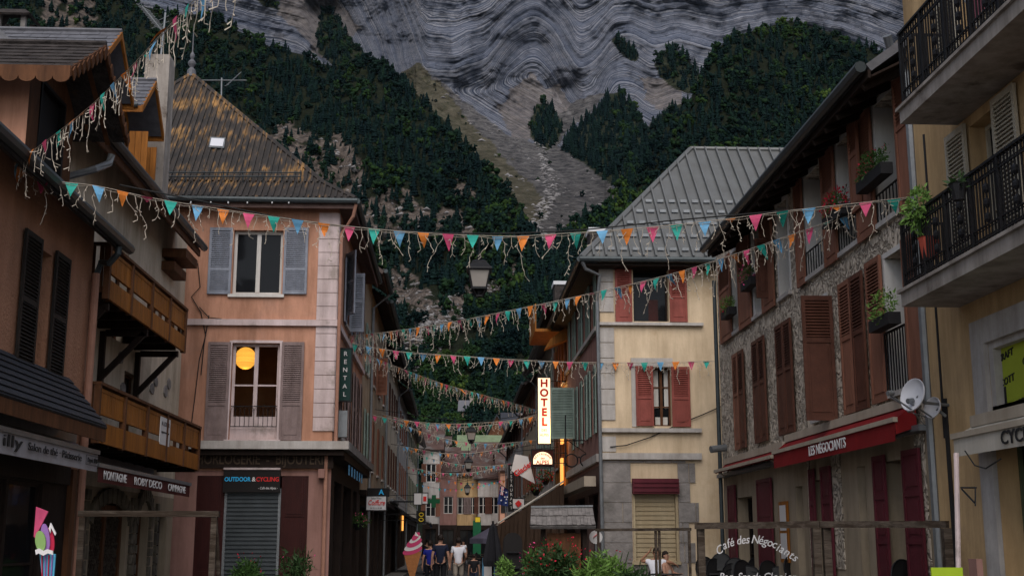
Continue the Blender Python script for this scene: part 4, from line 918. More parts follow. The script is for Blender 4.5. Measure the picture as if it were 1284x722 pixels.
# main roof with gutter, snow hooks
xg, zg = -5.5, 6.44
b = MB(); b.slab([(xg, 9.5, zg), (xg, Y12 + .12, zg), (-11, Y12 + .12, zg + 4.9), (-11, 9.5, zg + 4.9)], .14); rf = b.build('roof', 'slate', L1)
b = MB(); 
for q in np.arange(10, Y12, .33): b.bar((xg - .12, q, zg + .14), (xg - .5, q, zg + .46), .03, .10)
b.build('snow_hooks', 'slate', rf)
b = MB(); b.box(-11, 0, 0, 0, 0, 0) if False else None
b.slab([(xg - .02, 9.5, zg - .16), (xg - .02, Y12 + .1, zg - .16), (XL1 + .01, Y12 + .1, zg + .28), (XL1 + .01, 9.5, zg + .28)], .03); b.build('soffit', 'wood_dark', L1)
b = MB(); b.tube([(xg + .05, 9.5, zg - .03), (xg + .05, Y12 + .2, zg - .06)], .085, 8); b.build('gutter', 'pipe_dark', L1)
# dormer with scalloped barge boards
dY0, dY1, dX = 17.3, 19.75, -6.15
dr = P3(100, 60, 18.6); dzE = P3(78, 88, 17.0).z; dzR = dr.z
b = MB(); b.box(-10.2, dX, dzE - 2.6, dzE + .05, dY0 + .28, dY0 + .42); b.box(-10.2, dX, dzE - 2.6, dzE + .05, dY1 - .4, dY1 - .26)
o = MB(); 
dm = None
def dormer(par, Y0, Y1, Xf, Xb, zE, zR, over, fo, m_wall, m_roof, m_board, scallop=False, zlow=None, side=None, slatey=True):
    """gabled dormer: ridge runs back from the street; eaves at Y0 and Y1"""
    ym = (Y0 + Y1) / 2; w0, w1 = Y0 + over, Y1 - over; zl = zlow or zE - 2
    sl = (zR - zE) / (ym - Y0); zw = zE + sl * over
    b = MB()
    b.quad([(Xb, w0, zl), (Xf, w0, zl), (Xf, w0, zw), (Xb, w0, zw)]); b.quad([(Xb, w1, zl), (Xf, w1, zl), (Xf, w1, zw), (Xb, w1, zw)])
    fr = FL(Xf)
    dmr = b.build('dormer', m_wall, par, recalc=False)
    wa, wb, za, zb_ = w0 + (w1 - w0) * .22, w1 - (w1 - w0) * .22, zl + .35, zw - .12
    bb = MB(fr)
    bb.quad([fr.p(w0, zl, 0), fr.p(w1, zl, 0), fr.p(w1, za, 0), fr.p(w0, za, 0)]); bb.quad([fr.p(w0, za, 0), fr.p(wa, za, 0), fr.p(wa, zb_, 0), fr.p(w0, zb_, 0)]); bb.quad([fr.p(wb, za, 0), fr.p(w1, za, 0), fr.p(w1, zb_, 0), fr.p(wb, zb_, 0)])
    bb.quad([fr.p(w0, zb_, 0), fr.p(w1, zb_, 0), fr.p(w1, zw, 0), fr.p(ym, zR - .08, 0), fr.p(w0, zw, 0)]); bb.build('gable', m_board, dmr, recalc=False)
    wb_ = MB(fr); wb_.box(wa, wb, za, zb_, -.12, -.08); wb_.box(wa, wa + .06, za, zb_, -.079, 0.02); wb_.box(wb - .06, wb, za, zb_, -.079, .02); wb_.box(wa + .06, wb - .06, zb_ - .06, zb_, -.079, .02); wb_.build('window', 'black_board', dmr)
    rb = MB()
    for (ya_, yb__) in ((Y0, ym), (Y1, ym)):
        rb.slab([(Xb, ya_, zE), (Xf + fo, ya_, zE), (Xf + fo, yb__, zR), (Xb, yb__, zR)], .09)
    if slatey:
        for (ya_, sg_) in ((Y0, 1), (Y1, -1)):
            n = 7; 
            for k in range(n):
                t0, t1 = k / n, (k + 1.02) / n; 
                A = Vector((Xb, ya_, zE)).lerp(Vector((Xb, ym, zR)), t0); B_ = Vector((Xb, ya_, zE)).lerp(Vector((Xb, ym, zR)), min(1, t1)); x = Xb + (.2 if k % 2 else 0)
                while x < Xf + fo - .02:
                    x2 = min(x + .38, Xf + fo); j = random.uniform(0, .008)
                    rb.slab([(x + .005, A.y, A.z + .02 + j), (x2 - .005, A.y, A.z + .02 + j), (x2 - .005, B_.y, B_.z + .006), (x + .005, B_.y, B_.z + .006)], .012)
                    x += .38
    rb.tube([(Xb, ym, zR + .03), (Xf + fo, ym, zR + .03)], .05, 6)
    rb.build('dormer_roof', m_roof, dmr)
    vb = MB()
    for ya_ in (Y0, Y1):
        vb.slab([(Xf + fo - .04, ya_, zE - .13), (Xf + fo - .04, ym, zR - .13), (Xf + fo - .04, ym, zR + .01), (Xf + fo - .04, ya_, zE + .01)], .05, (1, 0, 0))
        vb.slab([(Xf + fo * .5, ya_, zE - .11), (Xf + fo * .5, ym, zR - .11), (Xf + fo * .5, ym, zR - .09), (Xf + fo * .5, ya_, zE - .09)], .08, (1, 0, 0))
    vb.build('barge_board', m_board, dmr)
    eb = MB()
    if scallop:
        x = Xb; 
        while x < Xf + fo:
            pts = [(x, Y0 - .01, zE + .02), (x, Y0 - .01, zE - .14)] + [(x + .12 - .12 * math.cos(a), Y0 - .01, zE - .14 - .09 * math.sin(a)) for a in np.linspace(0, math.pi, 7)[1:-1]] + [(x + .24, Y0 - .01, zE - .14), (x + .24, Y0 - .01, zE + .02)]
            eb.slab(pts, .025, (0, -1, 0)); x += .2402
        for ya_, s_ in ((Y0, 1), (Y1, -1)):
            for k in range(8):
                p = Vector((Xf + fo + .012, ya_, zE - .1)).lerp(Vector((Xf + fo + .012, ym, zR - .1)), (k + .5) / 8); eb.slab([p + Vector((0, -.08, 0)), p + Vector((0, 0, -.12)), p + Vector((0, .08, 0)), p + Vector((0, 0, .1))], .02, (1, 0, 0))
        eb.build('scalloped_board', m_board, dmr)
    else:
        for ya_ in (Y0, Y1): eb.slab([(Xb, ya_, zE - .16), (Xf + fo, ya_, zE - .16), (Xf + fo, ya_, zE - .02), (Xb, ya_, zE - .02)], .04, (0, -1 if ya_ == Y0 else 1, 0))
        eb.build('eave_board', m_board, dmr)
        gb = MB(); gb.tube([(Xb, Y0 - .07, zE), (Xf + fo - .1, Y0 - .07, zE - .02)], .05, 7); gb.build('dormer_gutter', 'pipe_dark', dmr)
    return dmr
dormer(L1, 16.9, 20.1, -6.25, -11.5, dzE, dzR, .55, .75, 'plaster_peach', 'slate_old', 'wood_brown', scallop=True, zlow=6.8)
# slate canopy over the ground floor
cz = onX(50, 460, XL1)[1]; xo = -5.35
zo = onX(70, 515, xo)[1]; ye = onX(135, 536, xo)[0]; yw = onX(100, 487, XL1)[0]
b = MB(); P_ = [(xo, 9.5, zo), (xo, ye, zo), (XL1 + .02, ye, cz), (XL1 + .02, 9.5, cz)]; b.slab(P_, .08)
n = 7
for k in range(n):
    A = Vector(P_[0]).lerp(Vector(P_[3]), k / n); B_ = Vector(P_[0]).lerp(Vector(P_[3]), (k + 1.0) / n); y = 9.5 + (.15 if k % 2 else 0)
    while y < ye - .05:
        y2 = min(y + .3, ye); b.slab([(A.x, y + .004, A.z + .035), (A.x, y2 - .004, A.z + .035), (B_.x, y2 - .004, B_.z + .01), (B_.x, y + .004, B_.z + .01)], .015); y += .3
cn = b.build('canopy', 'slate_blue', L1)
b = MB(); b.slab([(xo - .02, 9.5, zo - .22), (xo - .02, ye, zo - .22), (xo - .02, ye, zo - .03), (xo - .02, 9.5, zo - .03)], .03, (-1, 0, 0)); b.slab([(xo - .05, ye - .04, zo - .1), (XL1 + .02, ye - .04, cz - .1), (XL1 + .02, ye - .04, cz - .24), (xo - .05, ye - .04, zo - .24)], .04, (0, -1, 0)); b.build('canopy_board', 'wood_brown', cn)
# awning "illy  Salon de the - Patisserie"
def awning(name, label, cat, fr, u0, u1, zt, zb_, out, val, m, mval=None, case=None, cs=.09, arms=True):
    """drop awning: sloping cloth from the wall to a front bar with a valance below"""
    r = thing(name, label, cat, fr.p((u0 + u1) / 2, zb_, 0)); b = MB(fr); N = 14
    p0 = [fr.p(u0 + (u1 - u0) * k / N, zt, .08) for k in range(N + 1)]; p1 = [fr.p(u0 + (u1 - u0) * k / N, zb_, out) for k in range(N + 1)]
    for k in range(N):
        mid0 = p0[k].lerp(p1[k], .5) - Vector((0, 0, .03)); mid1 = p0[k + 1].lerp(p1[k + 1], .5) - Vector((0, 0, .03))
        b.quad([p0[k], p0[k + 1], mid1, mid0]); b.quad([mid0, mid1, p1[k + 1], p1[k]])
    b.build('awning_cloth', m, r, recalc=False)
    b = MB(fr)
    for k in range(N):
        w0_, w1_ = .006 * math.sin(k * 1.7), .006 * math.sin(k * 1.7 + 1.7)
        b.quad([fr.p(u0 + (u1 - u0) * k / N, zb_ - .02, out + .005), fr.p(u0 + (u1 - u0) * (k + 1) / N, zb_ - .02, out + .005), fr.p(u0 + (u1 - u0) * (k + 1) / N, zb_ - val, out + w1_ + .01), fr.p(u0 + (u1 - u0) * k / N, zb_ - val, out + w0_ + .01)])
    b.build('valance', mval or m, r, recalc=False)
    b = MB(fr); b.box(u0 - .02, u1 + .02, zb_ - .03, zb_ + .035, out - .03, out + .035); b.build('front_bar', case or 'zinc', r)
    b = MB(fr); b.box(u0 - .02, u1 + .02, zt - cs * .5, zt + cs, .002, .16); b.build('cassette', case or 'zinc', r)
    if arms:
        for u in (u0 + .25, u1 - .25):
            b = MB(fr); b.tube([fr.p(u, zt - .12, .06), fr.p(u + .05, (zt + zb_) / 2 - .22, out * .5), fr.p(u, zb_ - .02, out - .02)], .022, 6); b.build('folding_arm', case or 'zinc', r)
    return r
axo = .5; xx = XL1 + axo
z1a = onX(60, 552, xx)[1]; yA1 = onX(122, 574, xx)[0]; zlo_ = onX(122, 590, xx)[1]
A1 = awning('awning', 'pale grey awning valance reading illy Salon de thé Pâtisserie', 'awning', f1, 9.6, yA1, z1a + .2, z1a, axo, z1a - zlo_ + .02, 'awning_grey', case='zinc')
def tx(px, fr_x): return onX(px, 570, fr_x)[0]
zc_ = z1a - (z1a - zlo_) * .52
text('illy', f1, (tx(-1, xx) + tx(24, xx)) / 2, zc_ + .01, axo + .03, .15, 'letter_black', A1, width=tx(24, xx) - tx(-1, xx), bold=.01)
text('Salon de thé · Pâtisserie', f1, (tx(32, xx) + tx(100, xx)) / 2, zc_, axo + .03, .105, 'letter_black', A1, width=(tx(100, xx) - tx(32, xx)))
text('Depuis 1888', f1, (tx(107, xx) + tx(121, xx)) / 2, zc_, axo + .03, .07, 'letter_black', A1, width=(tx(121, xx) - tx(107, xx)) * .86)
b = MB(f1); a_, c_ = tx(106, xx), tx(122, xx)
for (q0, q1, w0_, w1_) in ((a_, c_, zc_ + .065, zc_ + .072), (a_, c_, zc_ - .072, zc_ - .065), (a_, a_ + .008, zc_ - .065, zc_ + .065), (c_ - .008, c_, zc_ - .065, zc_ + .065)): b.box(q0, q1, w0_, w1_, axo + .026, axo + .03)
b.build('printed_border', 'letter_black', A1)

# ---- timber-balconied chalet
mat('rubble', (.17, .145, .11), .9, .5, 3, .4, 14, col2=(.08, .07, .06), thr=.52)
L2 = thing('balcony_chalet', 'cream chalet with two orange timber balconies and two wooden dormers', 'building', (XL2, (Y12 + YL2E) / 2, 0))
zE2 = 8.35
ud = onX(160, 470, XL2); 
h2 = [(24.2, 25.1, 5.5, 7.5), (28.6, 29.5, 6.3, 7.2), (25.3, 26.5, 3.2, 5.0), (21.7, 22.6, 3.2, 5.0)]
wall(L2, f2, Y12, YL2E, 2.6, zE2 + .6, h2, 'stucco_cream')
wall(L2, f2, Y12, YL2E, 0, 2.6, [(23.6, 26.2, 0.1, 2.35), (27.0, 28.0, .1, 2.2), (28.9, 29.8, .1, 2.2)], 'plaster_beige', name='ground_floor_wall')
b = MB(); b.quad([(XL2, YL2E, 0), (XL2, YL2E, zE2 + .6), (XL2 - 5, YL2E, zE2 + 5), (XL2 - 5, YL2E, 0)]); b.build('side_wall', 'stucco_cream', L2, recalc=False)
window(L2, f2, *h2[0], m='wood_brown', mull=1, trans=1, name='balcony_door'); window(L2, f2, *h2[1], m='wood_brown', mull=1, trans=0); window(L2, f2, *h2[2], m='wood_brown', mull=1, trans=2, name='balcony_door'); window(L2, f2, *h2[3], m='wood_brown', mull=1, trans=1, name='balcony_door')
# exposed stones in the render
rs2 = np.random.RandomState(11); 
b = MB(f2)
for (u, z) in [(27.6, 4.9), (27.9, 5.1), (28.5, 4.4), (29.2, 5.2), (28.9, 5.0), (24.9, 5.2), (25.2, 4.6), (28.4, 3.7), (29.4, 4.2), (27.2, 4.2), (29.6, 6.4)]:
    n = 7; b.slab([f2.p(u + .16 * math.cos(a) * (1 + .3 * rs2.rand()), z + .11 * math.sin(a) * (1 + .3 * rs2.rand()), .03) for a in np.linspace(0, 6.28, n + 1)[:-1]], .03, (-1, 0, 0))
b.build('exposed_stones', 'stone_grey', L2)
# rubble masonry around the ground-floor doors
b = MB(f2)
for (ux, uy) in ((23.1, 23.4), (26.4, 26.95), (28.05, 28.3), (28.6, 28.88)):
    z = .1
    while z < 2.4:
        h_ = rs2.uniform(.14, .3); u_ = ux
        while u_ < uy - .03:
            w__ = min(rs2.uniform(.14, .26), uy - u_); b.box(u_ + .01, u_ + w__ - .01, z + .01, z + h_ - .012, .002, rs2.uniform(.03, .07)); u_ += w__
        z += h_
for k in range(13):     # stone arches over the openings
    for (c0, r0_) in ((24.9, 1.35), (27.5, .6)):
        a = math.pi * (k + .5) / 13; cx_, cz_ = c0 + math.cos(a) * r0_, 1.95 + math.sin(a) * .5 * (1 if r0_ < 1 else .75); dx, dz = math.cos(a) * .18, math.sin(a) * .26 + .03; tx_, tz_ = -math.sin(a) * .09 * r0_, math.cos(a) * .09
        b.slab([f2.p(cx_ - tx_, cz_ - tz_, .075), f2.p(cx_ + tx_, cz_ + tz_, .075), f2.p(cx_ + dx + tx_, cz_ + dz + tz_, .075), f2.p(cx_ + dx - tx_, cz_ + dz - tz_, .075)], .07, (-1, 0, 0))
b.build('rubble_masonry', 'rubble', L2)
# lattice door
fd = f2
b = MB(fd); 
for (a, c, z0_, z1_) in ((23.6, 26.2, .1, 2.3),):
    b.box(a, a + .12, z0_, z1_, -.2, -.1); b.box(c - .12, c, z0_, z1_, -.2, -.1); b.box((a + c) / 2 - .07, (a + c) / 2 + .07, z0_, z1_, -.2, -.09); b.box(a + .12, c - .12, z1_ - .1, z1_, -.2, -.11); b.box(a + .12, c - .12, z0_, z0_ + .12, -.2, -.11)
dr_ = b.build('lattice_door', 'wood_brown', L2)
b = MB(fd)
for k in range(-18, 36):
    for s_ in (1, -1):
        u_ = 23.72 + k * .12; pts = []
        p, q = (u_, .22), (u_ + s_ * 1.0, 2.2)
        def clip(p, q, lo, hi):
            (x0, y0), (x1, y1) = p, q; t0, t1 = 0, 1
            for e, lim in ((-1, lo), (1, hi)):
                d0, d1 = e * (x0 - lim), e * (x1 - lim)
                if d0 > 0 and d1 > 0: return None
                if d0 > 0: t0 = max(t0, d0 / (d0 - d1))
                elif d1 > 0: t1 = min(t1, d0 / (d0 - d1))
            return None if t0 >= t1 else ((x0 + (x1 - x0) * t0, y0 + (y1 - y0) * t0), (x0 + (x1 - x0) * t1, y0 + (y1 - y0) * t1))
        r_ = clip(p, q, 23.72, 26.08)
        if r_: b.bar(fd.p(r_[0][0], r_[0][1], -.15 + .01 * s_), fd.p(r_[1][0], r_[1][1], -.15 + .01 * s_), .022)
b.build('lattice', 'wood_grey', dr_)
b = MB(fd); b.quad([fd.p(23.6, .1, -.24), fd.p(26.2, .1, -.24), fd.p(26.2, 2.35, -.24), fd.p(23.6, 2.35, -.24)]); b.build('pane', 'glass', dr_, recalc=False)
window(L2, f2, 27.0, 28.0, .1, 2.2, m='wood_brown', mull=1, trans=0, name='shop_window'); window(L2, f2, 28.9, 29.8, .1, 2.2, m='wood_dark', mull=0, trans=1, name='shop_door')
# balconies
def chalet_balcony(par, fr, u0, u1, zf, zr, out, slatted_low=True, label=None):
    b = MB(fr); b.box(u0, u1, zf - .10, zf, 0, out); bal = b.build('balcony', 'wood_brown', par)
    for k in range(int((u1 - u0) / .9) + 1): b = MB(fr); b.box(u0 + .05 + k * .9, u0 + .15 + k * .9, zf - .24, zf - .101, 0, out - .05); b.build('floor_joist', 'wood_dark', bal)
    b = MB(fr); b.box(u0 - .06, u1 + .06, zr, zr + .05, out - .10, out + .06); b.box(u0 - .06, u0 + .04, zr, zr + .05, 0, out - .101); b.box(u1 - .04, u1 + .06, zr, zr + .05, 0, out - .101); b.build('handrail', 'wood_brown', bal)
    n = max(3, round((u1 - u0) / 1.65)); us = [u0 + (u1 - u0) * k / n for k in range(n + 1)]
    for u in us: b = MB(fr); b.box(u - .05, u + .05, zf - .22, zr - .001, out - .05, out + .05); b.build('post', 'wood_brown', bal)
    zm = zf + (zr - zf) * .36
    for k in range(n):
        b = MB(fr); a, c = us[k] + .05, us[k + 1] - .05
        b.box(a, c, zr - .10, zr - .04, out - .03, out + .02); b.box(a, c, zm, zm + .05, out - .03, out + .02)
        u = a
        while u < c - .02: b.box(u + .003, min(u + .105, c), zm + .05, zr - .10, out - .018, out + .008 + random.uniform(0, .004)); u += .108
        b.build('railing_panel', 'wood_orange', bal)
        b = MB(fr); b.box(a, c, zf - .20, zf + (zm - zf) * .52, out - .02, out + .03); b.build('skirt_board', 'wood_orange', bal)
    b = MB(fr); v = .06
    while v < out - .08: b.box(u0 - .015, u0 + .015, zf, zr, v, v + .07); v += .14
    b.build('side_railing', 'wood_brown', bal)
    b = MB(fr); v = .06
    while v < out - .08: b.box(u1 - .015, u1 + .015, zf, zr, v, v + .07); v += .14
    b.build('side_railing', 'wood_brown', bal)
    return bal
xb = -5.8; ob = xb - XL2
uA, uB = onX(134, 350, xb)[0], onX(231, 410, xb)[0]
zr1 = (onX(141, 318, xb)[1] + onX(229, 382, xb)[1]) / 2; zf1 = (onX(134, 383, xb)[1] + onX(229, 434, xb)[1]) / 2 + .20
chalet_balcony(L2, f2, uA, uB, zf1, zr1, ob)
uC, uD = onX(121, 520, xb)[0], onX(248, 560, xb)[0]
zr2 = (onX(125, 489, xb)[1] + onX(247, 532, xb)[1]) / 2; zf2 = (onX(121, 562, xb)[1] + onX(245, 592, xb)[1]) / 2 + .28
chalet_balcony(L2, f2, uC, uD, zf2, zr2, ob)
# knee braces under the upper balcony
for u in (uA + .3, (uA + uB) / 2, uB - .35):
    b = MB(f2); b.bar(f2.p(u, zf1 - 1.15, .05), f2.p(u, zf1 - .3, ob - .08), .10); b.box(u - .06, u + .06, zf1 - 1.5, zf1 - .27, .002, .10); b.box(u - .05, u + .05, zf1 - .36, zf1 - .241, .10, ob - .02); b.build('knee_brace', 'wood_dark', L2)
b = MB(f2); un, unz = onX(205, 541, xb); b.box(un - .42, un + .42, unz - .27, unz + .27, ob + .02, ob + .035); nt_ = tag(b.build('notice', 'sign_white'), 'white paper notice pinned to the lower timber balcony railing', 'notice')
text('A LOUER', f2, un, unz + .14, ob + .037, .09, 'letter_black', nt_, width=.66); text('appartement', f2, un, unz - .02, ob + .037, .05, 'letter_black', nt_, width=.66)
# eave, purlins, roof
xe2 = -6.08; ze2 = onX(200, 248, xe2)[1]; yg0, yg1 = onX(110, 155, xe2)[0], onX(252, 305, xe2)[0]
b = MB(); b.slab([(xe2, yg0, ze2), (xe2, yg1, ze2), (-12, yg1, ze2 + 5.6), (-12, yg0, ze2 + 5.6)], .12); r2 = b.build('roof', 'slate', L2)
b = MB(); b.tube([(xe2 + .09, yg0, ze2 - .02), (xe2 + .09, yg1, ze2 - .05)], .085, 8); b.build('gutter', 'pipe_dark', L2)
b = MB(); b.slab([(xe2 - .0, yg0, ze2 - .26), (xe2 - .0, yg1, ze2 - .26), (xe2, yg1, ze2 - .1), (xe2, yg0, ze2 - .1)], .05, (-1, 0, 0)); b.build('fascia_board', 'wood_brown', L2)
b = MB(); b.slab([(xe2 - .06, yg0, ze2 - .18), (xe2 - .06, yg1, ze2 - .18), (XL2 + .0, yg1, ze2 + .45), (XL2 + .0, yg0, ze2 + .45)], .04); b.build('soffit', 'wood_brown', L2)
b = MB(f2)
for (zz, nn) in ((zE2 - .42, .30), (zE2 - .12, .55)): b.box(yg1 - 1.2, yg1 + .06, zz - .28, zz - .08, .01, nn)
b.build('purlin', 'wood_brown', L2)
b = MB(); e0, e1 = P3(83, 222, 19.6), P3(140, 194, 19.9); b.tube([e0, P3(120, 212, 19.6), P3(137, 205, 19.9), e1], .06, 8); b.build('overflow_pipe', 'zinc', L2)
# dormers
for (pxr, pyr, Yr, dz, hw, zlow) in ((153, 41, 24.0, 1.05, 1.2, 8.6), (196, 102, 27.2, .95, 1.0, 8.7)):
    R_ = P3(pxr, pyr, Yr); dormer(L2, Yr - hw, Yr + hw, R_.x - .75, R_.x - 4.6, R_.z - dz, R_.z, .30, .75, 'wood_orange', 'slate', 'wood_orange', zlow=zlow)
# wooden flank cladding of the dormers and boards hanging below
for (x0, y0, x1, y1, Yd) in ((126, 130, 144, 178, 23.0), (163, 165, 176, 215, 26.4), (174, 185, 187, 226, 27.0)):
    a, c = P3(x0, y0, Yd), P3(x1, y1, Yd); b = MB(FY(Yd)); x = a.x
    while x < c.x: b.box(x, x + .13, c.z, a.z, 0, .03); x += .137
    b.build('dormer_cheek', 'wood_orange', L2)
# awning "MONTAGNE  ROBY DECO  CAMPAGNE"
xa = XL2 + .95; z2a = onX(180, 590, xa)[1] - .07; ya2, yb2 = onX(123, 580, xa)[0], onX(238, 605, xa)[0]; zl2 = onX(238, 614, xa)[1] - .03
A2 = awning('awning', 'dark maroon awning lettered MONTAGNE ROBY DECO CAMPAGNE', 'awning', f2, ya2, yb2, z2a + .25, z2a, .95, .27, 'black_plastic', 'awning_maroon', case='zinc')
zc_ = z2a - .15
for (s_, p0, p1) in (('MONTAGNE', 128, 157), ('ROBY DECO', 167, 202), ('CAMPAGNE', 210, 232)):
    u0_, u1_ = onX(p0, 592, xa)[0], onX(p1, 592, xa)[0]; text(s_, f2, (u0_ + u1_) / 2, zc_, .98, .14, 'letter_white', A2, width=u1_ - u0_, bold=.02)
# chimneys
def chimney(name, label, x, y, z0, z1, w, m, cap=True, Y2=None):
    r = thing(name, label, 'chimney', (x, y, z0)); b = MB(); b.box(x - w / 2, x + w / 2, z0, z1, y - w / 2, y + w / 2) if False else None
    b.v = []; b.f = []; bb = MB(Fr((0, 0, 0), (1, 0, 0), (0, 1, 0))); bb.box(x - w / 2, x + w / 2, z0, z1, y - w / 2, y + w / 2); bb.build('stack', m, r)
    if cap:
        bb = MB(Fr((0, 0, 0), (1, 0, 0), (0, 1, 0)))
        for dx in (-1, 1):
            for dy in (-1, 1): bb.box(x + dx * w * .42 - .05, x + dx * w * .42 + .05, z1, z1 + .28, y + dy * w * .42 - .05, y + dy * w * .42 + .05)
        bb.build('cap_piers', m, r)
        bb = MB(); bb.slab([(x - w * .72, y - w * .72, z1 + .27), (x + w * .72, y - w * .72, z1 + .27), (x + w * .4, y - w * .3, z1 + .46), (x - w * .4, y - w * .3, z1 + .46)], .05); bb.slab([(x + w * .72, y - w * .72, z1 + .27), (x + w * .72, y + w * .72, z1 + .27), (x + w * .4, y + w * .3, z1 + .46), (x + w * .4, y - w * .3, z1 + .46)], .05); bb.slab([(x - w * .4, y - w * .3, z1 + .46), (x + w * .4, y - w * .3, z1 + .46), (x + w * .4, y + w * .3, z1 + .46), (x - w * .4, y + w * .3, z1 + .46)], .05); bb.slab([(x - w * .72, y - w * .72, z1 + .27), (x - w * .72, y + w * .72, z1 + .27), (x - w * .4, y + w * .3, z1 + .46), (x - w * .4, y - w * .3, z1 + .46)], .05)
        bb.build('chimney_cap', 'slate_old', r)
    return r
c1 = P3(19, 40, 25.5); chimney('chimney', 'squat stone chimney with a flared slab cap at the far left roof', c1.x, 25.5, c1.z - 1.8, c1.z - .02, .62, 'stone_grey')
c2 = P3(199, 70, 28.6); chimney('chimney', 'tall plain rendered chimney beside the rusty metal roof', c2.x, 28.8, c2.z - 4.2, c2.z, .58, 'concrete', cap=False)
an = thing('tv_aerial', 'many-toothed television aerial on top of the tall rendered chimney', 'aerial', (c2.x, 28.8, c2.z))
b = MB(); b.tube([(c2.x, 28.8, c2.z), (c2.x + .05, 28.8, c2.z + 1.2)], .025, 5); b.tube([P3(178, 8, 28.8), P3(204, 40, 28.8)], .02, 5); b.build('mast', 'zinc', an)
b = MB()
for k in range(9): p = P3(180 + k * 2.8, 10 + k * 3.4, 28.8); b.tube([p - Vector((.18, 0, -.10)), p + Vector((.18, 0, -.10))], .012, 4)
b.tube([P3(190, 36, 28.8), P3(212, 27, 28.8)], .012, 4); b.tube([P3(190, 30, 28.8), P3(212, 20, 28.8)], .012, 4); b.build('antenna_elements', 'zinc', an)
# ================================================================ right side of the square
XR2, XR1 = 6.4, 6.34
YR2F = 29.4; YR2N = 16.2
f3 = FRt(XR2)
R2 = thing('cafe_building', 'stone-coloured fan-rendered building with brown shutters above the red café awnings', 'building', (XR2, 22.5, 0))
def yy(px, py): return onX(px, py, XR2)[0]
ZT0, ZT1, ZF0, ZF1 = 6.28, 8.12, 3.72, 5.72
TO = [(yy(928, 370), yy(919, 370)), (yy(957, 350), yy(945, 350)), (yy(990, 330), yy(977, 330)), (yy(1034, 280), yy(1011, 280)), (yy(1075, 250), yy(1052, 250)), (yy(1130, 210), yy(1100, 210))]
TO = [(min(a), max(a)) for a in TO]
FO = [(yy(1141, 410), yy(1114, 410)), (yy(1062 - 22, 450), yy(1018, 450))]
holes = [(a, c, ZT0, ZT1) for a, c in TO] + [(FO[0][0], FO[0][1], ZF0, ZF1), (FO[1][0], FO[1][1], ZF0, ZF1)]
wall(R2, f3, YR2N, YR2F, 3.05, 8.75, holes, 'fanned_render', t=.34)
for (a, c, z0_, z1_) in holes:     # pale smooth reveals and surrounds
    b = MB(f3); b.box(c - .015, c + .001 - .003, z0_ + .003, z1_ - .003, -.34, .012); b.box(c, c + .09, z0_, z1_ + .08, .001, .014); b.box(a - .09, a, z0_, z1_ + .08, .001, .014); b.box(a, c, z1_, z1_ + .08, .001, .014); b.build('window_surround', 'white_paint', R2)
for i, (a, c, z0_, z1_) in enumerate(holes): window(R2, f3, a, c, z0_, z1_, m='wood_dark', mull=1, trans=1, depth=.3, sill='stone_light')
def sh(px0, px1, py, z0_, z1_, m='shutter_brown', kind='mixed', n=.04, split=.6):
    a, c = yy(px0, py), yy(px1, py); return shutter(R2, f3, min(a, c), max(a, c), z0_, z1_, n, m, kind, split=split)
for (p0, p1, py) in ((905, 919, 370), (928.5, 944, 355), (957.5, 973, 335), (1001, 1011, 290), (1035, 1051.5, 255), (1076, 1099, 215), (1131, 1150, 215)): sh(p0, p1, py, ZT0 - .1, ZT1 + .03)
sh(1074, 1086, 215, ZT0 + .4, ZT1 + .03, n=.09)
for (p0, p1, py) in ((923, 930, 500), (930, 937, 500), (948, 956, 490), (956, 964, 490), (978, 988, 475), (988, 998, 475), (1059, 1074, 430), (1074, 1090, 430)): sh(p0 + .25, p1 - .25, py, ZF0 - .12, ZF1 + .03, 'shutter_brown' if p0 % 2 else 'shutter_dark', split=.55)
sh(1094, 1113, 410, ZF0 - .1, ZF1 + .08); sh(1142, 1163, 410, ZF0 - .1, ZF1 + .08)
# shutters standing open at right angles to the wall
def perp(par, px0, px1, py0, py1, Yp, m='shutter_dark', kind='mixed'):
    a, c = P3(px0, (py0 + py1) / 2, Yp), P3(px1, (py0 + py1) / 2, Yp); w_ = abs(c.x - a.x); zt, zb_ = onY((px0 + px1) / 2, py0, Yp)[1], onY((px0 + px1) / 2, py1, Yp)[1]
    return shutter(par, FY(Yp), XR2 - .03 - w_, XR2 - .03, zb_, zt, 0, m, kind, split=.62)
perp(R2, 1001, 1040, 371, 527, 20.3); perp(R2, 974, 991, 300, 374, 24.3)
# brackets, boxes, flowers at windows
def flowerbox(label, fr, u0, u1, z, n, nl, nf, mleaf='leaf', mfl='flower_red', seed=1, h=.22, drop=0):
    r = thing('flower_box', label, 'flower box', fr.p((u0 + u1) / 2, z, n)); b = MB(fr); b.box(u0, u1, z, z + .17, n, n + .18); b.build('planter', 'pot_black', r)
    c = fr.p((u0 + u1) / 2, z + .17 + h * .5 - drop, n + .1); w_ = (u1 - u0) / 2
    bush(c, .13, w_ * 1.05, h, int(nl * 2.2), .032, seed).build('foliage', mleaf, r, recalc=False)
    if nf: bush(c + Vector((0, 0, .03)), .16, w_ * 1.1, h, nf, .04, seed + 5, elong=1.2, hollow=.7).build('flowers', mfl, r, recalc=False)
    return r
flowerbox('window box of red geraniums at a top-floor window over the café', f3, TO[4][0] - .05, TO[4][1] + .1, ZT0 + .42, .10, 160, 260, seed=3)
flowerbox('dark window box with mixed trailing plants at the nearest top-floor window', f3, TO[5][0], TO[5][1] + .15, ZT0 + .50, .12, 260, 40, seed=4)
flowerbox('small green plant in a box at the far top-floor window of the café building', f3, TO[0][0] - .05, TO[0][1] + .1, ZT0 + .3, .1, 150, 10, 'leaf_light', seed=5, h=.2)
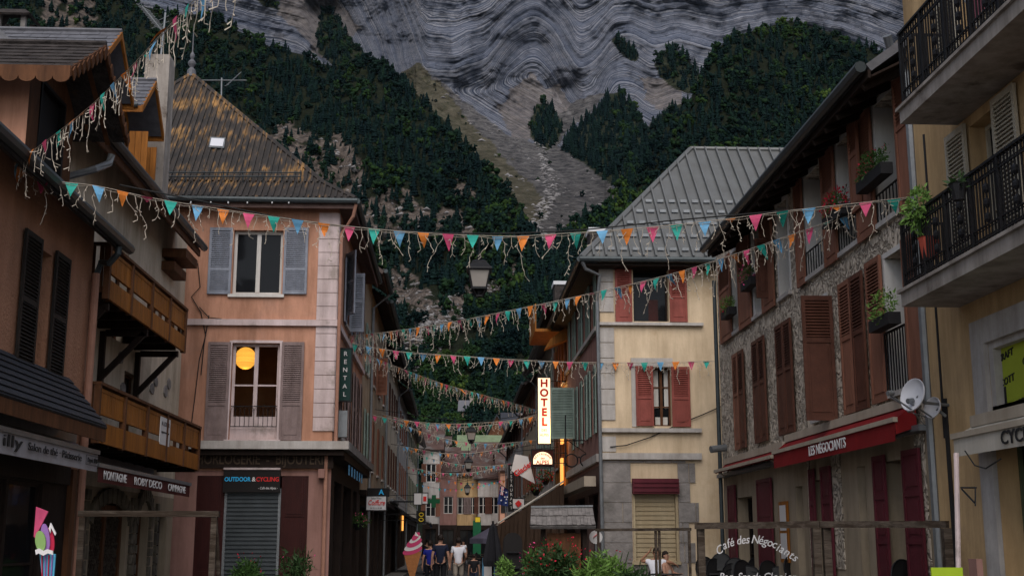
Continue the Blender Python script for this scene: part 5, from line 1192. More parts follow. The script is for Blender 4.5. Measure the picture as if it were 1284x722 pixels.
flowerbox('small pink flower box two windows from the far end of the café building', f3, TO[1][0] - .05, TO[1][1] + .05, ZT0 + .55, .1, 120, 60, mfl='flower_pink', seed=6)
flowerbox('black planter with leafy green herb over the first-floor railing by the satellite dish', f3, FO[0][0], FO[0][1], ZF0 + .88, .12, 200, 0, 'leaf_light', seed=7, h=.26)
for (a, c, z0_) in ((TO[5][0], TO[5][1], ZT0), (TO[4][0], TO[4][1], ZT0), (TO[3][0], TO[3][1], ZT0)):
    b = MB(f3); n_ = 7
    for k in range(n_ + 1): u = a + (c - a) * k / n_; b.box(u - .008, u + .008, z0_, z0_ + .42, .03, .046)
    b.box(a, c, z0_ + .42, z0_ + .44, .026, .05); b.build('window_guard', 'black_iron', R2)
b = MB(f3); a, c = FO[0]
for k in range(9): u = a + (c - a) * k / 8; b.box(u - .009, u + .009, ZF0, ZF0 + .85, .06, .078)
b.box(a, c, ZF0 + .85, ZF0 + .88, .055, .085); b.build('window_guard', 'black_iron', R2)
# ground floor
GH = [(yy(1020, 640), yy(1036 + 10, 640)), ]
def g(px, py=650): return onX(px, py, XR2)[0]
gh = [(g(944), g(925), .1, 2.55), (g(1036), g(1024), 1.1, 2.65), (g(1134), g(1113), 1.05, 2.75), (g(1008), g(999), .1, 2.6), (g(1088), g(1078), .1, 2.75)]
gh = [(min(a, c), max(a, c), d, e) for a, c, d, e in gh]
wall(R2, f3, YR2N, YR2F, 0, 3.05, gh, 'plaster_beige', t=.35, name='ground_floor_wall')
for (p0, p1) in ((1047, 1058), (1154, 1166), (1016, 1019)):
    a, c = sorted((g(p0), g(p1))); b = MB(f3); b.box(a, c, 1.15, 3.04, .003, .02); b.build('render_strip', 'fanned_render', R2)
for k in (0, 3, 4): window(R2, f3, *gh[k], m='wood_dark', mull=0, trans=1, depth=.25, name='shop_door')
for k in (1, 2): window(R2, f3, *gh[k], m='shutter_burgundy', mull=1, trans=0, depth=.25)
for (p0, p1, z0_) in ((917, 926, .2), (954, 972, .2), (1021, 1027, 1.0), (1036, 1048, 1.0), (1103, 1118, .95), (1141, 1163, .95)):
    a, c = sorted((g(p0), g(p1))); shutter(R2, f3, a, c, z0_, 2.85, .04, 'shutter_burgundy', 'panel')
for (p0, p1) in ((1020, 1045), (1112, 1142)):
    a, c = sorted((g(p0, 690), g(p1, 690))); b = MB(f3); b.box(a, c, .86, 1.0, .05, .25); b.build('window_planter', 'black_plastic', R2)
b = MB(f3); a, c = sorted((g(980), g(990))); b.box(a, c, 1.2, 2.35, .01, .05); mb_ = tag(b.build('menu_board', 'wood_orange'), 'orange-framed menu board on the café wall between the doors', 'menu board')
b = MB(f3)
for (z0_, z1_) in ((1.27, 1.75), (1.8, 2.28)): b.box(a + .07, c - .07, z0_, z1_, .051, .056)
b.build('menu_sheet', 'sign_white', mb_)
# eave and roof
xe = 5.72; ze = (onX(890, 312, xe)[1] + onX(1100, 55, xe)[1]) / 2; ye0 = YR2N - .1; ye1 = onX(886, 318, xe)[0]
b = MB(); b.slab([(xe, ye0, ze), (xe, ye1, ze), (12, ye1, ze + 4.6), (12, ye0, ze + 4.6)], .12); b.build('roof', 'slate', R2)
b = MB(); b.tube([(xe - .08, ye0, ze - .04), (xe - .08, ye1, ze - .03)], .085, 8); b.build('gutter', 'pipe_dark', R2)
b = MB(); b.slab([(xe + .02, ye0, ze - .2), (xe + .02, ye1, ze - .2), (xe + .02, ye1, ze - .08), (xe + .02, ye0, ze - .08)], .04, (1, 0, 0)); b.build('fascia_board', 'wood_dark', R2)
b = MB(); b.slab([(xe + .06, ye0, ze - .16), (xe + .06, ye1, ze - .16), (XR2 + .01, ye1, ze + .16), (XR2 + .01, ye0, ze + .16)], .03)
for q in np.arange(ye0 + .3, ye1, .62): b.bar((xe + .05, q, ze - .24), (XR2, q, ze + .05), .07, .10)
b.build('soffit', 'wood_dark', R2)
b = MB(); b.quad([(XR2, YR2F, 0), (XR2, YR2F, ze + .5), (12, YR2F, ze + 4.4), (12, YR2F, 0)]); b.build('side_wall', 'plaster_beige', R2, recalc=False)
b = MB(); b.tube([(XR2 - .07, YR2F - .02, ze - .3), (XR2 - .07, YR2F - .02, .1)], .05, 8); b.build('downpipe', 'pipe_dark', R2)
b = MB(); py_ = yy(1176, 560); b.tube([P3(1112, 45, 16.4), P3(1117, 62, 16.5), P3(1135, 75, 16.6), (XR2 - .08, py_, ze - .1), (XR2 - .08, py_, .1)], .065, 8); b.build('downpipe', 'zinc', R2)
b = MB(); p2_ = yy(1192, 560); b.tube([(XR2 - .06, p2_, 7.0), (XR2 - .06, p2_, 2.9)], .025, 6); b.tube([(XR2 - .06, p2_ - .1, 3.4), (XR2 - .06, p2_ - .1, 1.0)], .045, 6); b.build('conduit', 'black_plastic', R2)
# cornice over the ground floor
b = MB(f3); b.box(YR2N + .2, YR2F, 3.06, 3.14, .002, .16); b.build('shop_cornice', 'zinc', R2)
# awnings
def aw(px_l, px_r, py_l, py_r, out):
    X_ = XR2 - out; a = onX(px_l, py_l, X_); c = onX(px_r, py_r, X_); return c[0], a[0], (a[1] + c[1]) / 2
u0_, u1_, za_ = aw(970, 1122, 569, 524, .38)
A3 = awning('awning', 'long red café awning with LES NÉGOCIANTS in white letters', 'awning', f3, u0_, u1_, za_ + .24, za_, .38, .29, 'awning_red', case='cassette')
pa, pc = onX(1016, 569, XR2 - .38)[0], onX(1062, 553, XR2 - .38)[0]
text('LES NÉGOCIANTS', f3, (pa + pc) / 2, za_ - .15, .405, .16, 'letter_white', A3, width=abs(pa - pc), bold=.02)
for s_, uu in ((0, u0_), (1, u1_)):
    b = MB(f3); b.quad([f3.p(uu, za_ + .24, .08), f3.p(uu, za_, .38), f3.p(uu, za_ - .2, .38), f3.p(uu, za_ - .1, .08)]); b.build('awning_side', 'awning_red', A3, recalc=False)
u0_, u1_, zb_ = aw(897, 968, 592, 571, .36)
A4 = awning('awning', 'short red awning at the far end of the café, partly rolled in', 'awning', f3, u0_, u1_, zb_ + .2, zb_, .36, .05, 'awning_red', case='cassette')
# dishes
def dish(label, px, py, X_, rpx, tiltv):
    y, z = onX(px, py, X_); r = thing('satellite_dish', label, 'satellite dish', (X_, y, z)); R0 = rpx
    b = MB(); ax = Vector(tiltv).normalized(); b.lathe((X_, y, z), [(R0 * .02, -.075)] + [(R0 * t, .075 * (t * t - 1)) for t in (.25, .5, .75, .95, 1.0)] + [(R0, .02), (R0 * .97, .02), (R0 * .9, -.01), (R0 * .5, -.05), (.01, -.065)], 26, ax); b.build('reflector', 'dish', r, smooth=True)
    b = MB(); b.tube([Vector((X_, y, z)) - ax * .06, Vector((X_ + .15, y, z - .1)), (XR2 - .02, y + .1, z - .12)], .022, 6); b.build('mount', 'zinc', r)
    b = MB(); low = Vector((X_, y, z - R0 * .98)); tip = low + ax * .42 + Vector((0, 0, .12)); b.tube([low, tip], .012, 5); b.tube([tip, tip - ax * .09 + Vector((0, 0, .03))], .035, 8); b.build('receiver_arm', 'zinc', r)
    return r
dish('larger white satellite dish jutting out over the red awning', 1145, 495, 5.85, .215, (-.92, -.36, .22)); dish('smaller grey satellite dish by the drainpipe, right of the larger one', 1170, 511, 6.15, .14, (-.92, -.36, .2))
b = MB(); q0 = (XR2 - .02, yy(1118, 497), onX(1118, 497, XR2)[1]); b.tube([q0, P3(1130, 505, 16.2), P3(1140, 516, 16.0)], .02, 6); b.tube([P3(1140, 516, 16.0), P3(1165, 524, 16.2), P3(1183, 523, 16.4)], .008, 5); b.tube([P3(1146, 518, 16.0), P3(1160, 533, 16.2), P3(1180, 534, 16.4)], .008, 5)
tag(b.build('dish_bracket', 'zinc'), 'slack cable and strut running from wall to the satellite dishes', 'cable')
# security camera at the far edge
cp_ = P3(905, 562, 28.9); r = thing('security_camera', 'small grey security camera on the drainpipe above the short red awning', 'camera', cp_)
b = MB(); b.tube([cp_ + Vector((-.28, -.1, -.03)), cp_ + Vector((.1, 0, .02))], .085, 10); b.build('camera_body', 'zinc', r); b = MB(); b.tube([cp_ + Vector((.1, 0, .03)), cp_ + Vector((.3, .1, -.1))], .03, 6); b.build('bracket', 'black_iron', r)

# ---- yellow building with iron balconies
R1 = thing('yellow_building', 'yellow building with two long black iron balconies at the right edge', 'building', (XR1, 13.5, 0)); f4 = FRt(XR1)
def y4(px, py): return onX(px, py, XR1)[0]
wa_, wc_ = sorted((y4(1218, 200), y4(1252, 190))); wz_ = [onX(1235, 240, XR1)[1] - .35, onX(1235, 150, XR1)[1]]
w3 = (wa_, wc_, 5.0, 6.62); w4 = (wa_, wc_, 7.5, 9.3)
ga, gb_ = y4(1240, 560), 9.0; ga = y4(1240, 450)
sh_ = (9.2, ga, .1, 2.85); vt = (9.2, ga, 3.15, onX(1240, 430, XR1)[1])
wall(R1, f4, 8.0, YR2N, 0, 12, [w3, w4, sh_, vt], 'plaster_yellow', t=.3)
for w_ in (w3, w4):
    window(R1, f4, *w_, m='shutter_cream', mull=1, trans=2, depth=.2)
    for s_ in (0, 1):
        a = (w_[0] - .62, w_[0] - .02) if s_ == 0 else (w_[1] + .02, w_[1] + .62); shutter(R1, f4, a[0], a[1], w_[2] - .02, w_[3] + .06, .03, 'shutter_cream')
# stone architraves round the shop
b = MB(f4); b.box(ga, ga + .36, 0, vt[3] + .3, .002, .06); b.box(9.0, ga - .001, vt[3], vt[3] + .3, .002, .06); b.build('architrave', 'stone_light', R1)
window(R1, f4, *sh_, m='shutter_olive', mull=1, trans=0, depth=.25, name='shop_window')
b = MB(f4); b.box(9.2, ga - .12, vt[2], vt[3] - .08, -.12, -.10); ps = b.build('poster_panel', 'poster_lime', R1)
b = MB(f4); b.box(9.2, ga, vt[2] - .3, vt[2], -.2, .0); b.box(ga - .12, ga, vt[2], vt[3], -.2, -.001); b.box(9.2, ga - .12, vt[3] - .08, vt[3], -.2, -.001); b.build('window_frame', 'stone_light', R1)
def y5(px, py): return onX(px, py, XR1 + .1)
for (s_, px, py, h_, w_, ro_) in (('CRAFT', 1261, 446, .085, .42, .12), ('SCOTT', 1262, 478, .085, .45, .12), ('SCOTT', 1283, 503, .08, .4, .1), ('GIRO', 1290, 450, .08, .3, .1)):
    q = y5(px, py); text(s_, f4, q[0], q[1], -.095, h_, 'letter_black', R1, width=w_, bold=.02, shear=.15, rot=ro_)
b = MB(f4); q = y5(1257, 505); b.box(q[0] - .13, q[0] + .13, q[1] - .18, q[1] + .18, -.099, -.095); b.build('poster_logo', 'letter_black', R1)
text('S', f4, q[0], q[1], -.093, .22, 'letter_white', R1, bold=.03)
# shop display poster behind glass, bicycle drawing kept plain
b = MB(f4); b.box(9.3, ga - .25, .5, 1.55, -.29, -.285); b.build('display_panel', 'wood_orange', R1)
# balconies
def iron_balcony(zs, Yend, Xo, par, rh=1.0):
    u0, u1 = 8.0, Yend; fr = f4; out = XR1 - Xo
    b = MB(fr); b.box(u0, u1, zs, zs + .17, 0, out); b.box(u0, u1 + .04, zs + .17, zs + .21, 0, out + .04); bal = b.build('balcony_slab', 'concrete', par)
    b = MB(fr); zt = zs + .21 + rh; zb0 = zs + .27; n_ = out - .05
    b.box(u0, u1, zt - .03, zt, n_ - .02, n_ + .025); b.box(u0, u1, zb0, zb0 + .02, n_ - .012, n_ + .012); b.box(u0, u1, zt - .16, zt - .14, n_ - .012, n_ + .012); b.box(u0, u1, zb0 + .14, zb0 + .155, n_ - .012, n_ + .012)
    u = u1 - .04; k = 0
    while u > 9.0:
        big = k % 9 == 0; w_ = .02 if big else .0085; b.box(u - w_, u + w_, zs + .21, zt - .03, n_ - w_, n_ + w_)
        if k % 9 == 5:
            for zz in np.arange(zb0 + .22, zt - .22, .16): b.lathe(fr.p(u, zz, n_), [(.012, -.06), (.04, -.02), (.04, .02), (.012, .06)], 6)
        if not big:
            for (zz, r_) in ((zt - .085, .042), (zb0 + .075, .045)):
                pts = [fr.p(u + .04 + r_ * math.cos(a), zz + r_ * math.sin(a), n_) for a in np.linspace(0, 5.6, 7)]; b.tube(pts, .0075, 3, cap=False)
        u -= .078; k += 1
    v = .05
    while v < out - .1: b.box(u1 - .045, u1 - .03, zs + .21, zt, v, v + .015); v += .1
    b.box(u1 - .05, u1 - .02, zt - .03, zt, 0, out - .05); b.build('iron_railing', 'black_iron', bal)
    return bal
Xo = 5.6; zU = onX(1200, 88, Xo)[1] - .02; zU = (onX(1129, 158, Xo)[1] + onX(1270, 22, Xo)[1]) / 2; zL = (onX(1131, 388, Xo)[1] + onX(1270, 308, Xo)[1]) / 2
YeU, YeL = onX(1129, 158, Xo)[0], onX(1131, 388, Xo)[0]
iron_balcony(zU, YeU, Xo, R1); iron_balcony(zL, YeL, Xo, R1, rh=.88)
flowerish = None
p_ = P3(1152, 262, 14.3); r = thing('balcony_plant', 'bright green leafy plant spilling over the corner of the lower iron balcony', 'plant', p_ - Vector((0, 0, .3)))
bush(p_, .15, .25, .27, 520, .035, 21).build('foliage', 'leaf_light', r, recalc=False); b = MB(); stems(b, p_ - Vector((0, 0, .35)), [p_ + Vector((random.uniform(-.15, .15), random.uniform(-.2, .2), random.uniform(-.1, .2))) for k in range(8)]); b.build('stem', 'leaf', r)
b = MB(); b.lathe(p_ - Vector((-.1, 0, .62)), [(.09, 0), (.13, .25), (.14, .26)], 10); b.build('pot', 'pot_terracotta', r)
for (px, py, lb) in ((1202, 240, 'black pot hooked on the lower balcony rail near the cream shutter'),):
    q = P3(px, py, 12.6); r = thing('hanging_pot', lb, 'flower pot', q); b = MB(); b.lathe(q - Vector((0, 0, .1)), [(.06, 0), (.1, .17), (.11, .18)], 10); b.build('pot', 'pot_black', r); bush(q + Vector((0, 0, .08)), .09, .09, .08, 40, .05, 9).build('foliage', 'leaf_dark', r, recalc=False)
# laundry on the upper balcony
lr = thing('drying_rack', 'white clothes rack with pink and red laundry on the upper iron balcony', 'drying rack', (5.95, 12.6, zU + .21))
b = MB(); zz = zU + 1.2
for x in (5.78, 6.15): b.tube([(x, 11.2, zz), (x, 13.3, zz)], .012, 5)
for y in np.arange(11.2, 13.4, .35): b.tube([(5.78, y, zz), (6.15, y, zz)], .008, 4)
for y in (11.4, 13.1): b.tube([(5.78, y, zz), (6.15, y, zU + .22)], .012, 5); b.tube([(6.15, y, zz), (5.78, y, zU + .22)], .012, 5)
b.build('frame', 'white_metal', lr)
def cloth(name, a, c, z1_, z0_, x, m, par):
    b = MB(); n_ = 8
    for k in range(n_):
        ya_, yb__ = a + (c - a) * k / n_, a + (c - a) * (k + 1) / n_; d0, d1 = .03 * math.sin(k * 1.9), .03 * math.sin((k + 1) * 1.9); b.quad([(x, ya_, z1_), (x, yb__, z1_), (x + d1, yb__, z0_), (x + d0, ya_, z0_)])
    return b.build(name, m, par, recalc=False)
cloth('towel', 12.35, 12.9, zz + .01, zz - .62, 5.80, 'cloth_laundry_pink', None)
o = bpy.data.objects['towel']; tag(o, 'pink towel drying on the rack behind the upper iron railing', 'towel')
o = cloth('sheet', 11.3, 11.9, zz + .01, zz - .7, 5.80, 'cloth_laundry_red', None); tag(o, 'dark red cloth drying on the rack behind the upper iron railing', 'laundry')
# CYCL... awning
xo_ = XR1 - .38; q0 = onX(1196, 552, xo_); q1 = onX(1284, 524, xo_); zA = (q0[1] + q1[1]) / 2
A5 = awning('awning', 'cream awning lettered CYCLES over the shop at the right edge', 'awning', f4, 8.2, q0[0], zA + .16, zA, .38, .24, 'awning_cream', case='cassette')
b = MB(f4); uu = q0[0]; b.quad([f4.p(uu, zA + .16, .08), f4.p(uu, zA, .38), f4.p(uu, zA - .22, .38), f4.p(uu, zA - .05, .08)]); b.build('awning_side', 'awning_cream', A5, recalc=False)
ta = onX(1258, 552, xo_)[0]; text('CYCLES', f4, ta - .45, zA - .13, .405, .15, 'letter_black', A5, width=.9, bold=.02)
b = MB(); b.tube([P3(1199, 568, 13.2), P3(1202, 722, 13.0), P3(1202, 800, 12.9)], .028, 8); tag(b.build('downpipe', 'quoin'), 'pale drainpipe on the corner below the cream awning', 'pipe')
b = MB(); b.tube([P3(1205, 611, 13), P3(1224, 611, 12.6)], .01, 5); b.tube([P3(1206, 613, 13), P3(1222, 630, 12.6)], .01, 5); b.tube([P3(1223, 610, 12.6), P3(1223, 634, 12.6)], .008, 5); tag(b.build('iron_bracket', 'black_iron'), 'small iron bracket on the yellow wall under the cream awning', 'bracket')
b = MB(); b.tube([P3(1210, 565, 13), P3(1222, 583, 12.7), P3(1236, 587, 12.4), P3(1255, 575, 12)], .008, 5); tag(b.build('cable', 'wire'), 'thin cable looping below the cream awning', 'cable')
b = MB(); a = P3(1214, 700, 12.9); c = P3(1226, 760, 12.9); bb = MB(FY(12.9)); bb.box(a.x, c.x, .1, a.z, 0, .2); tag(bb.build('meter_box', 'plaster_pink'), 'narrow pinkish box standing against the yellow wall', 'box')

# ---- cream house across the square
YR3, XR3 = 33.0, 3.94
f5 = FY(YR3); f5s = FRt(XR3)
R3 = thing('cream_house', 'cream house with red shutters, pale quoins and a grey standing-seam hipped roof', 'building', (XR3, YR3, 0))
def r33(px0, px1, py0, py1):
    m_ = (py0 + py1) / 2; a = onY(px0, m_, YR3)[0]; c = onY(px1, m_, YR3)[0]; return a, c, onY((px0 + px1) / 2, py1, YR3)[1], onY((px0 + px1) / 2, py0, YR3)[1]
U3 = r33(794, 838, 338, 403); M3 = r33(819, 842, 460, 534); G3 = r33(794, 850, 617, 703)
x3b = 10.4; zt3 = onY(820, 326, YR3)[1]
zgf = r33(757, 880, 567, 577)
wall(R3, f5, XR3, x3b, zgf[3] - .02, zt3, [U3, M3], 'plaster_cream')
stx = onY(866, 640, YR3)[0]
wall(R3, f5, XR3, x3b, 0, zgf[3] - .02, [G3], 'plaster_cream', name='ground_floor_wall')
# stone facing of irregular blocks on the ground floor
b = MB(f5); rs3 = np.random.RandomState(4); z = 0.0; row = 0
while z < zgf[2] - .05:
    h_ = min(.52, zgf[2] - z); x = XR3 + .001; lim = stx + [.18, -.12, .1, -.05, .22, .0, .15, -.1][row % 8]
    off = .35 * (row % 2)
    while x < lim - .05:
        x2 = min(x + rs3.uniform(.5, .9) + off, lim); off = 0
        for (a, c) in (((x, x2)),) if False else ((x, x2),):
            segs = [(a, c)]
            if z < G3[3] + .28 and z + h_ > G3[2] - .02:
                segs = [(a, min(c, G3[0] - .02)), (max(a, G3[1] + .02), c)]
            for (s0_, s1_) in segs:
                if s1_ - s0_ > .04: b.box(s0_ + .008, s1_ - .008, z + .006, z + h_ - .006, .002, rs3.uniform(.03, .05))
        x = x2
    z += h_; row += 1
b.build('stone_facing', 'stone_grey', R3)
YS3 = onX(712, 560, XR3)[0]
sw = []
for (p0, p1, z0_, z1_) in ((722, 728, 4.7, 6.3), (731, 735, 4.7, 6.3), (739, 743, 4.7, 6.3)): pass
sw = [(YR3 + 1.3, YR3 + 2.2, 4.55, 6.35), (YR3 + 3.6, YR3 + 4.5, 4.55, 6.35), (YR3 + 6.4, YR3 + 7.3, 4.55, 6.35), (YR3 + 1.0, YR3 + 2.2, 7.3, 8.9), (YR3 + 3.2, YR3 + 4.3, 7.3, 8.9), (YR3 + 5.3, YR3 + 6.4, 7.3, 8.9), (YR3 + 7.4, YR3 + 8.3, 7.3, 8.9)]
wall(R3, f5s, YR3, YS3, 3.6, zt3, sw, 'plaster_pink', name='street_wall'); wall(R3, f5s, YR3, YS3, 0, 3.6, [(YR3 + 1, YR3 + 3.5, .1, 2.9), (YR3 + 4.5, YR3 + 7.5, .1, 2.9)], 'wood_mauve', name='ground_floor_wall')
window(R3, f5s, YR3 + 1, YR3 + 3.5, .1, 2.9, m='wood_dark', name='shop_window'); window(R3, f5s, YR3 + 4.5, YR3 + 7.5, .1, 2.9, m='wood_dark', name='shop_window')
for w_ in sw:
    window(R3, f5s, *w_, m='white_paint', depth=.12)
    for s_ in (-1, 1):
        a = w_[0] - .47 if s_ < 0 else w_[1] + .02; shutter(R3, f5s, a, a + .45, w_[2] - .04, w_[3] + .05, .03, 'shutter_green')
shutter(R3, FY(40.2), XR3 - .80, XR3 - .02, onY(718, 550, 40.2)[1], onY(718, 486, 40.2)[1], 0, 'shutter_green')
b = MB(f5s); b.box(YR3 + .5, YS3, zgf[2], zgf[3], .002, .09); b.box(YR3 + .5, YS3, onY(757, 405, YR3)[1] - .12, onY(757, 405, YR3)[1], .002, .09); b.build('string_course', 'stone_light', R3)
window(R3, f5, *U3, m='wood_dark', mull=0, trans=0, depth=.22, fw=.045)
b = MB(f5); b.box(U3[0] + .45, U3[1] - .25, U3[2] + .05, U3[2] + .65, -.262, -.256); b.build('curtain', 'wood_red', R3)
window(R3, f5, *M3, m='wood_brown', mull=1, trans=2, depth=.2)
b = MB(f5); b.box(M3[0] + .05, M3[0] + .18, M3[2] + .5, M3[3] - .05, -.238, -.233); b.box(M3[1] - .16, M3[1] - .05, M3[2] + .5, M3[3] - .05, -.238, -.233); b.box(M3[0] + .08, M3[1] - .08, M3[2] + .05, M3[2] + .26, -.236, -.231); b.build('curtain', 'curtain', R3)
for (p0, p1, y0, y1) in ((771, 792, 338, 404), (839, 861, 338, 404), (797, 819, 459, 534), (842, 865, 460, 535)):
    q = r33(p0, p1, y0, y1); shutter(R3, f5, q[0], q[1], q[2], q[3], .03, 'shutter_red', 'mixed3', split=.45)
# lintel blocks over the middle window
q = r33(791, 843, 449, 460); b = MB(f5); b.box(q[0], q[1], q[2], q[3], .003, .05); b.box(q[0], q[0] + .12, M3[2] - .02, q[2], .003, .028); b.build('lintel', 'stone_light', R3)
for (p1, y0, y1) in ((881, 405, 408.5), (879, 537, 542), (879, 568, 576)):
    q = r33(757, p1, y0, y1); b = MB(f5); b.box(XR3 - .05, q[1], q[2], q[3], .002, .12); b.build('string_course', 'stone_light', R3)
b = MB(f5); z = zgf[3] + .02; qx = onY(770, 430, YR3)[0]
ls = [r33(757, 881, 405, 408.5), r33(757, 881, 537, 542)]
while z < zt3 - .4:
    if not any(l[2] - .42 < z < l[3] + .02 for l in ls): b.box(XR3 - .02, qx, z, z + .40, .002, .035)
    z += .42
b.build('quoin_stones', 'stone_light', R3)
# roller blind and box
q = r33(792, 850, 600, 619); b = MB(f5); b.box(q[0], q[1], q[2], q[3], .052, .20); z = q[2] + .05
while z < q[3] - .05: b.box(q[0] + .03, q[1] - .03, z, z + .06, .201, .225); z += .12
b.build('blind_box', 'shutter_burgundy', R3)
b = MB(f5); z = G3[2] + .0
while z < G3[3] + .05: b.box(G3[0] + .06, G3[1] - .06, z, z + .095, -.10, -.055); b.box(G3[0] + .06, G3[1] - .06, z + .095, z + .118, -.1, -.08); z += .118
b.build('roller_blind', 'roller_cream', R3)
b = MB(f5); b.box(G3[0], G3[0] + .055, G3[2], G3[3] + .1, -.12, .06); b.box(G3[1] - .055, G3[1], G3[2], G3[3] + .1, -.12, .06); b.box(G3[0] - .05, G3[1] + .05, G3[2] - .09, G3[2] - .002, -.1, .09); b.build('frame', 'roller_cream', R3)
# roof: hipped, standing seams, snow stops
e0 = P3(733, 323, YR3 - .55); ez3 = e0.z; ex_l = XR3 - .55; ex_r = x3b + 2.4
apr = P3(866, 187, 37.0); rdx = apr.x; rz = apr.z; yrid = 37.0
A_, B_, C_ = Vector((ex_l, YR3 - .55, ez3)), Vector((ex_r, YR3 - .55, ez3)), None
b = MB(); T_ = Vector((rdx, yrid, rz)); T2 = Vector((ex_r, yrid, rz)); yback = YS3 + .4
b.slab([A_, B_, T2, T_], .08); b.slab([A_, (ex_l, yback, ez3), T_], .08); b.slab([(ex_l, yback, ez3), (ex_r, yback, ez3), T2, T_], .08); rf3 = b.build('roof', 'roof_metal', R3)
b = MB(); ribs(b, A_, B_, T2, T_, .34, .11, .045); b.build('standing_seams', 'roof_metal', rf3)
b = MB(); b.tube([A_, T_, T2], .09, 6); b.build('ridge_cap', 'roof_metal', rf3)
nrm = (B_ - A_).cross(T_ - A_).normalized(); nrm = nrm if nrm.z > 0 else -nrm; upv = (T_ - A_) - Vector((rdx - ex_l, 0, 0)); L_ = upv.length; upv.normalize()
b = MB(); ns3 = 0
for r_, t in enumerate((.06, .17, .28, .38, .47)):
    x = ex_l + .17 + .34 * (int(t * (rdx - ex_l) / .34) + 1)
    while x < ex_r:
        p = Vector((x, A_.y, A_.z)) + upv * (L_ * t) + nrm * .06; ns3 += 1; bq = MB() if ns3 <= 100 else b; bq.bar(p - Vector((.09, 0, 0)), p + Vector((.09, 0, 0)), .05, .08); x += .34
        if ns3 <= 100: bq.build('snow_stop', 'zinc', rf3)
if b.v: b.build('snow_stops', 'zinc', rf3)['kind'] = 'stuff'
b = MB(); b.tube([(ex_l - .05, YR3 - .62, ez3 - .05), (ex_r, YR3 - .62, ez3 - .03)], .08, 8); b.tube([(ex_l - .05, YR3 - .62, ez3 - .05), (ex_l - .05, yback, ez3 - .03)], .08, 8); b.build('gutter', 'pipe_dark', R3)
ledge('soffit', ex_l + .03, ex_r, YR3 - .5, yback, ez3 - .2, ez3 - .14, 'wood_dark', R3)
b = MB(); pp = P3(756, 360, YR3 - .12); b.tube([(ex_l + .02, YR3 - .6, ez3 - .12), (ex_l + .12, YR3 - .5, ez3 - .3), P3(752, 345, YR3 - .3), (XR3 - .08, YR3 - .12, ez3 - 1.1), (XR3 - .02, YR3 - .12, .1)], .05, 8); b.build('downpipe', 'zinc', R3)
b = MB(); b.tube([P3(765, 560, YR3 - .06), P3(785, 558, YR3 - .06), P3(815, 548, YR3 - .05), P3(850, 532, YR3 - .04), P3(880, 520, YR3 - .04), P3(907, 508, YR3 - .04)], .014, 4); tag(b.build('cable', 'wire'), 'thin black cable slung across the cream wall up to the right', 'cable')
# roof lantern boxes behind
for (x0, x1, y0, y1, Yb, lb) in ((738, 775, 285, 312, 44, 'flat-topped dark roof box behind the grey metal roof'), (694, 712, 352, 372, 50, 'small metal-topped chimney box left of the cream house')):
    a, c = P3(x0, y0, Yb), P3(x1, y1, Yb); r = thing('roof_box', lb, 'chimney', (a.x, Yb, c.z - 1)); bb = MB(FY(Yb)); bb.box(a.x + .05, c.x - .05, c.z - 1, a.z - .15, -1, -.05); bb.build('stack', 'slate_old', r); bb = MB(FY(Yb)); bb.box(a.x, c.x, a.z - .149, a.z, -1.05, 0); bb.build('cap', 'white_metal', r)
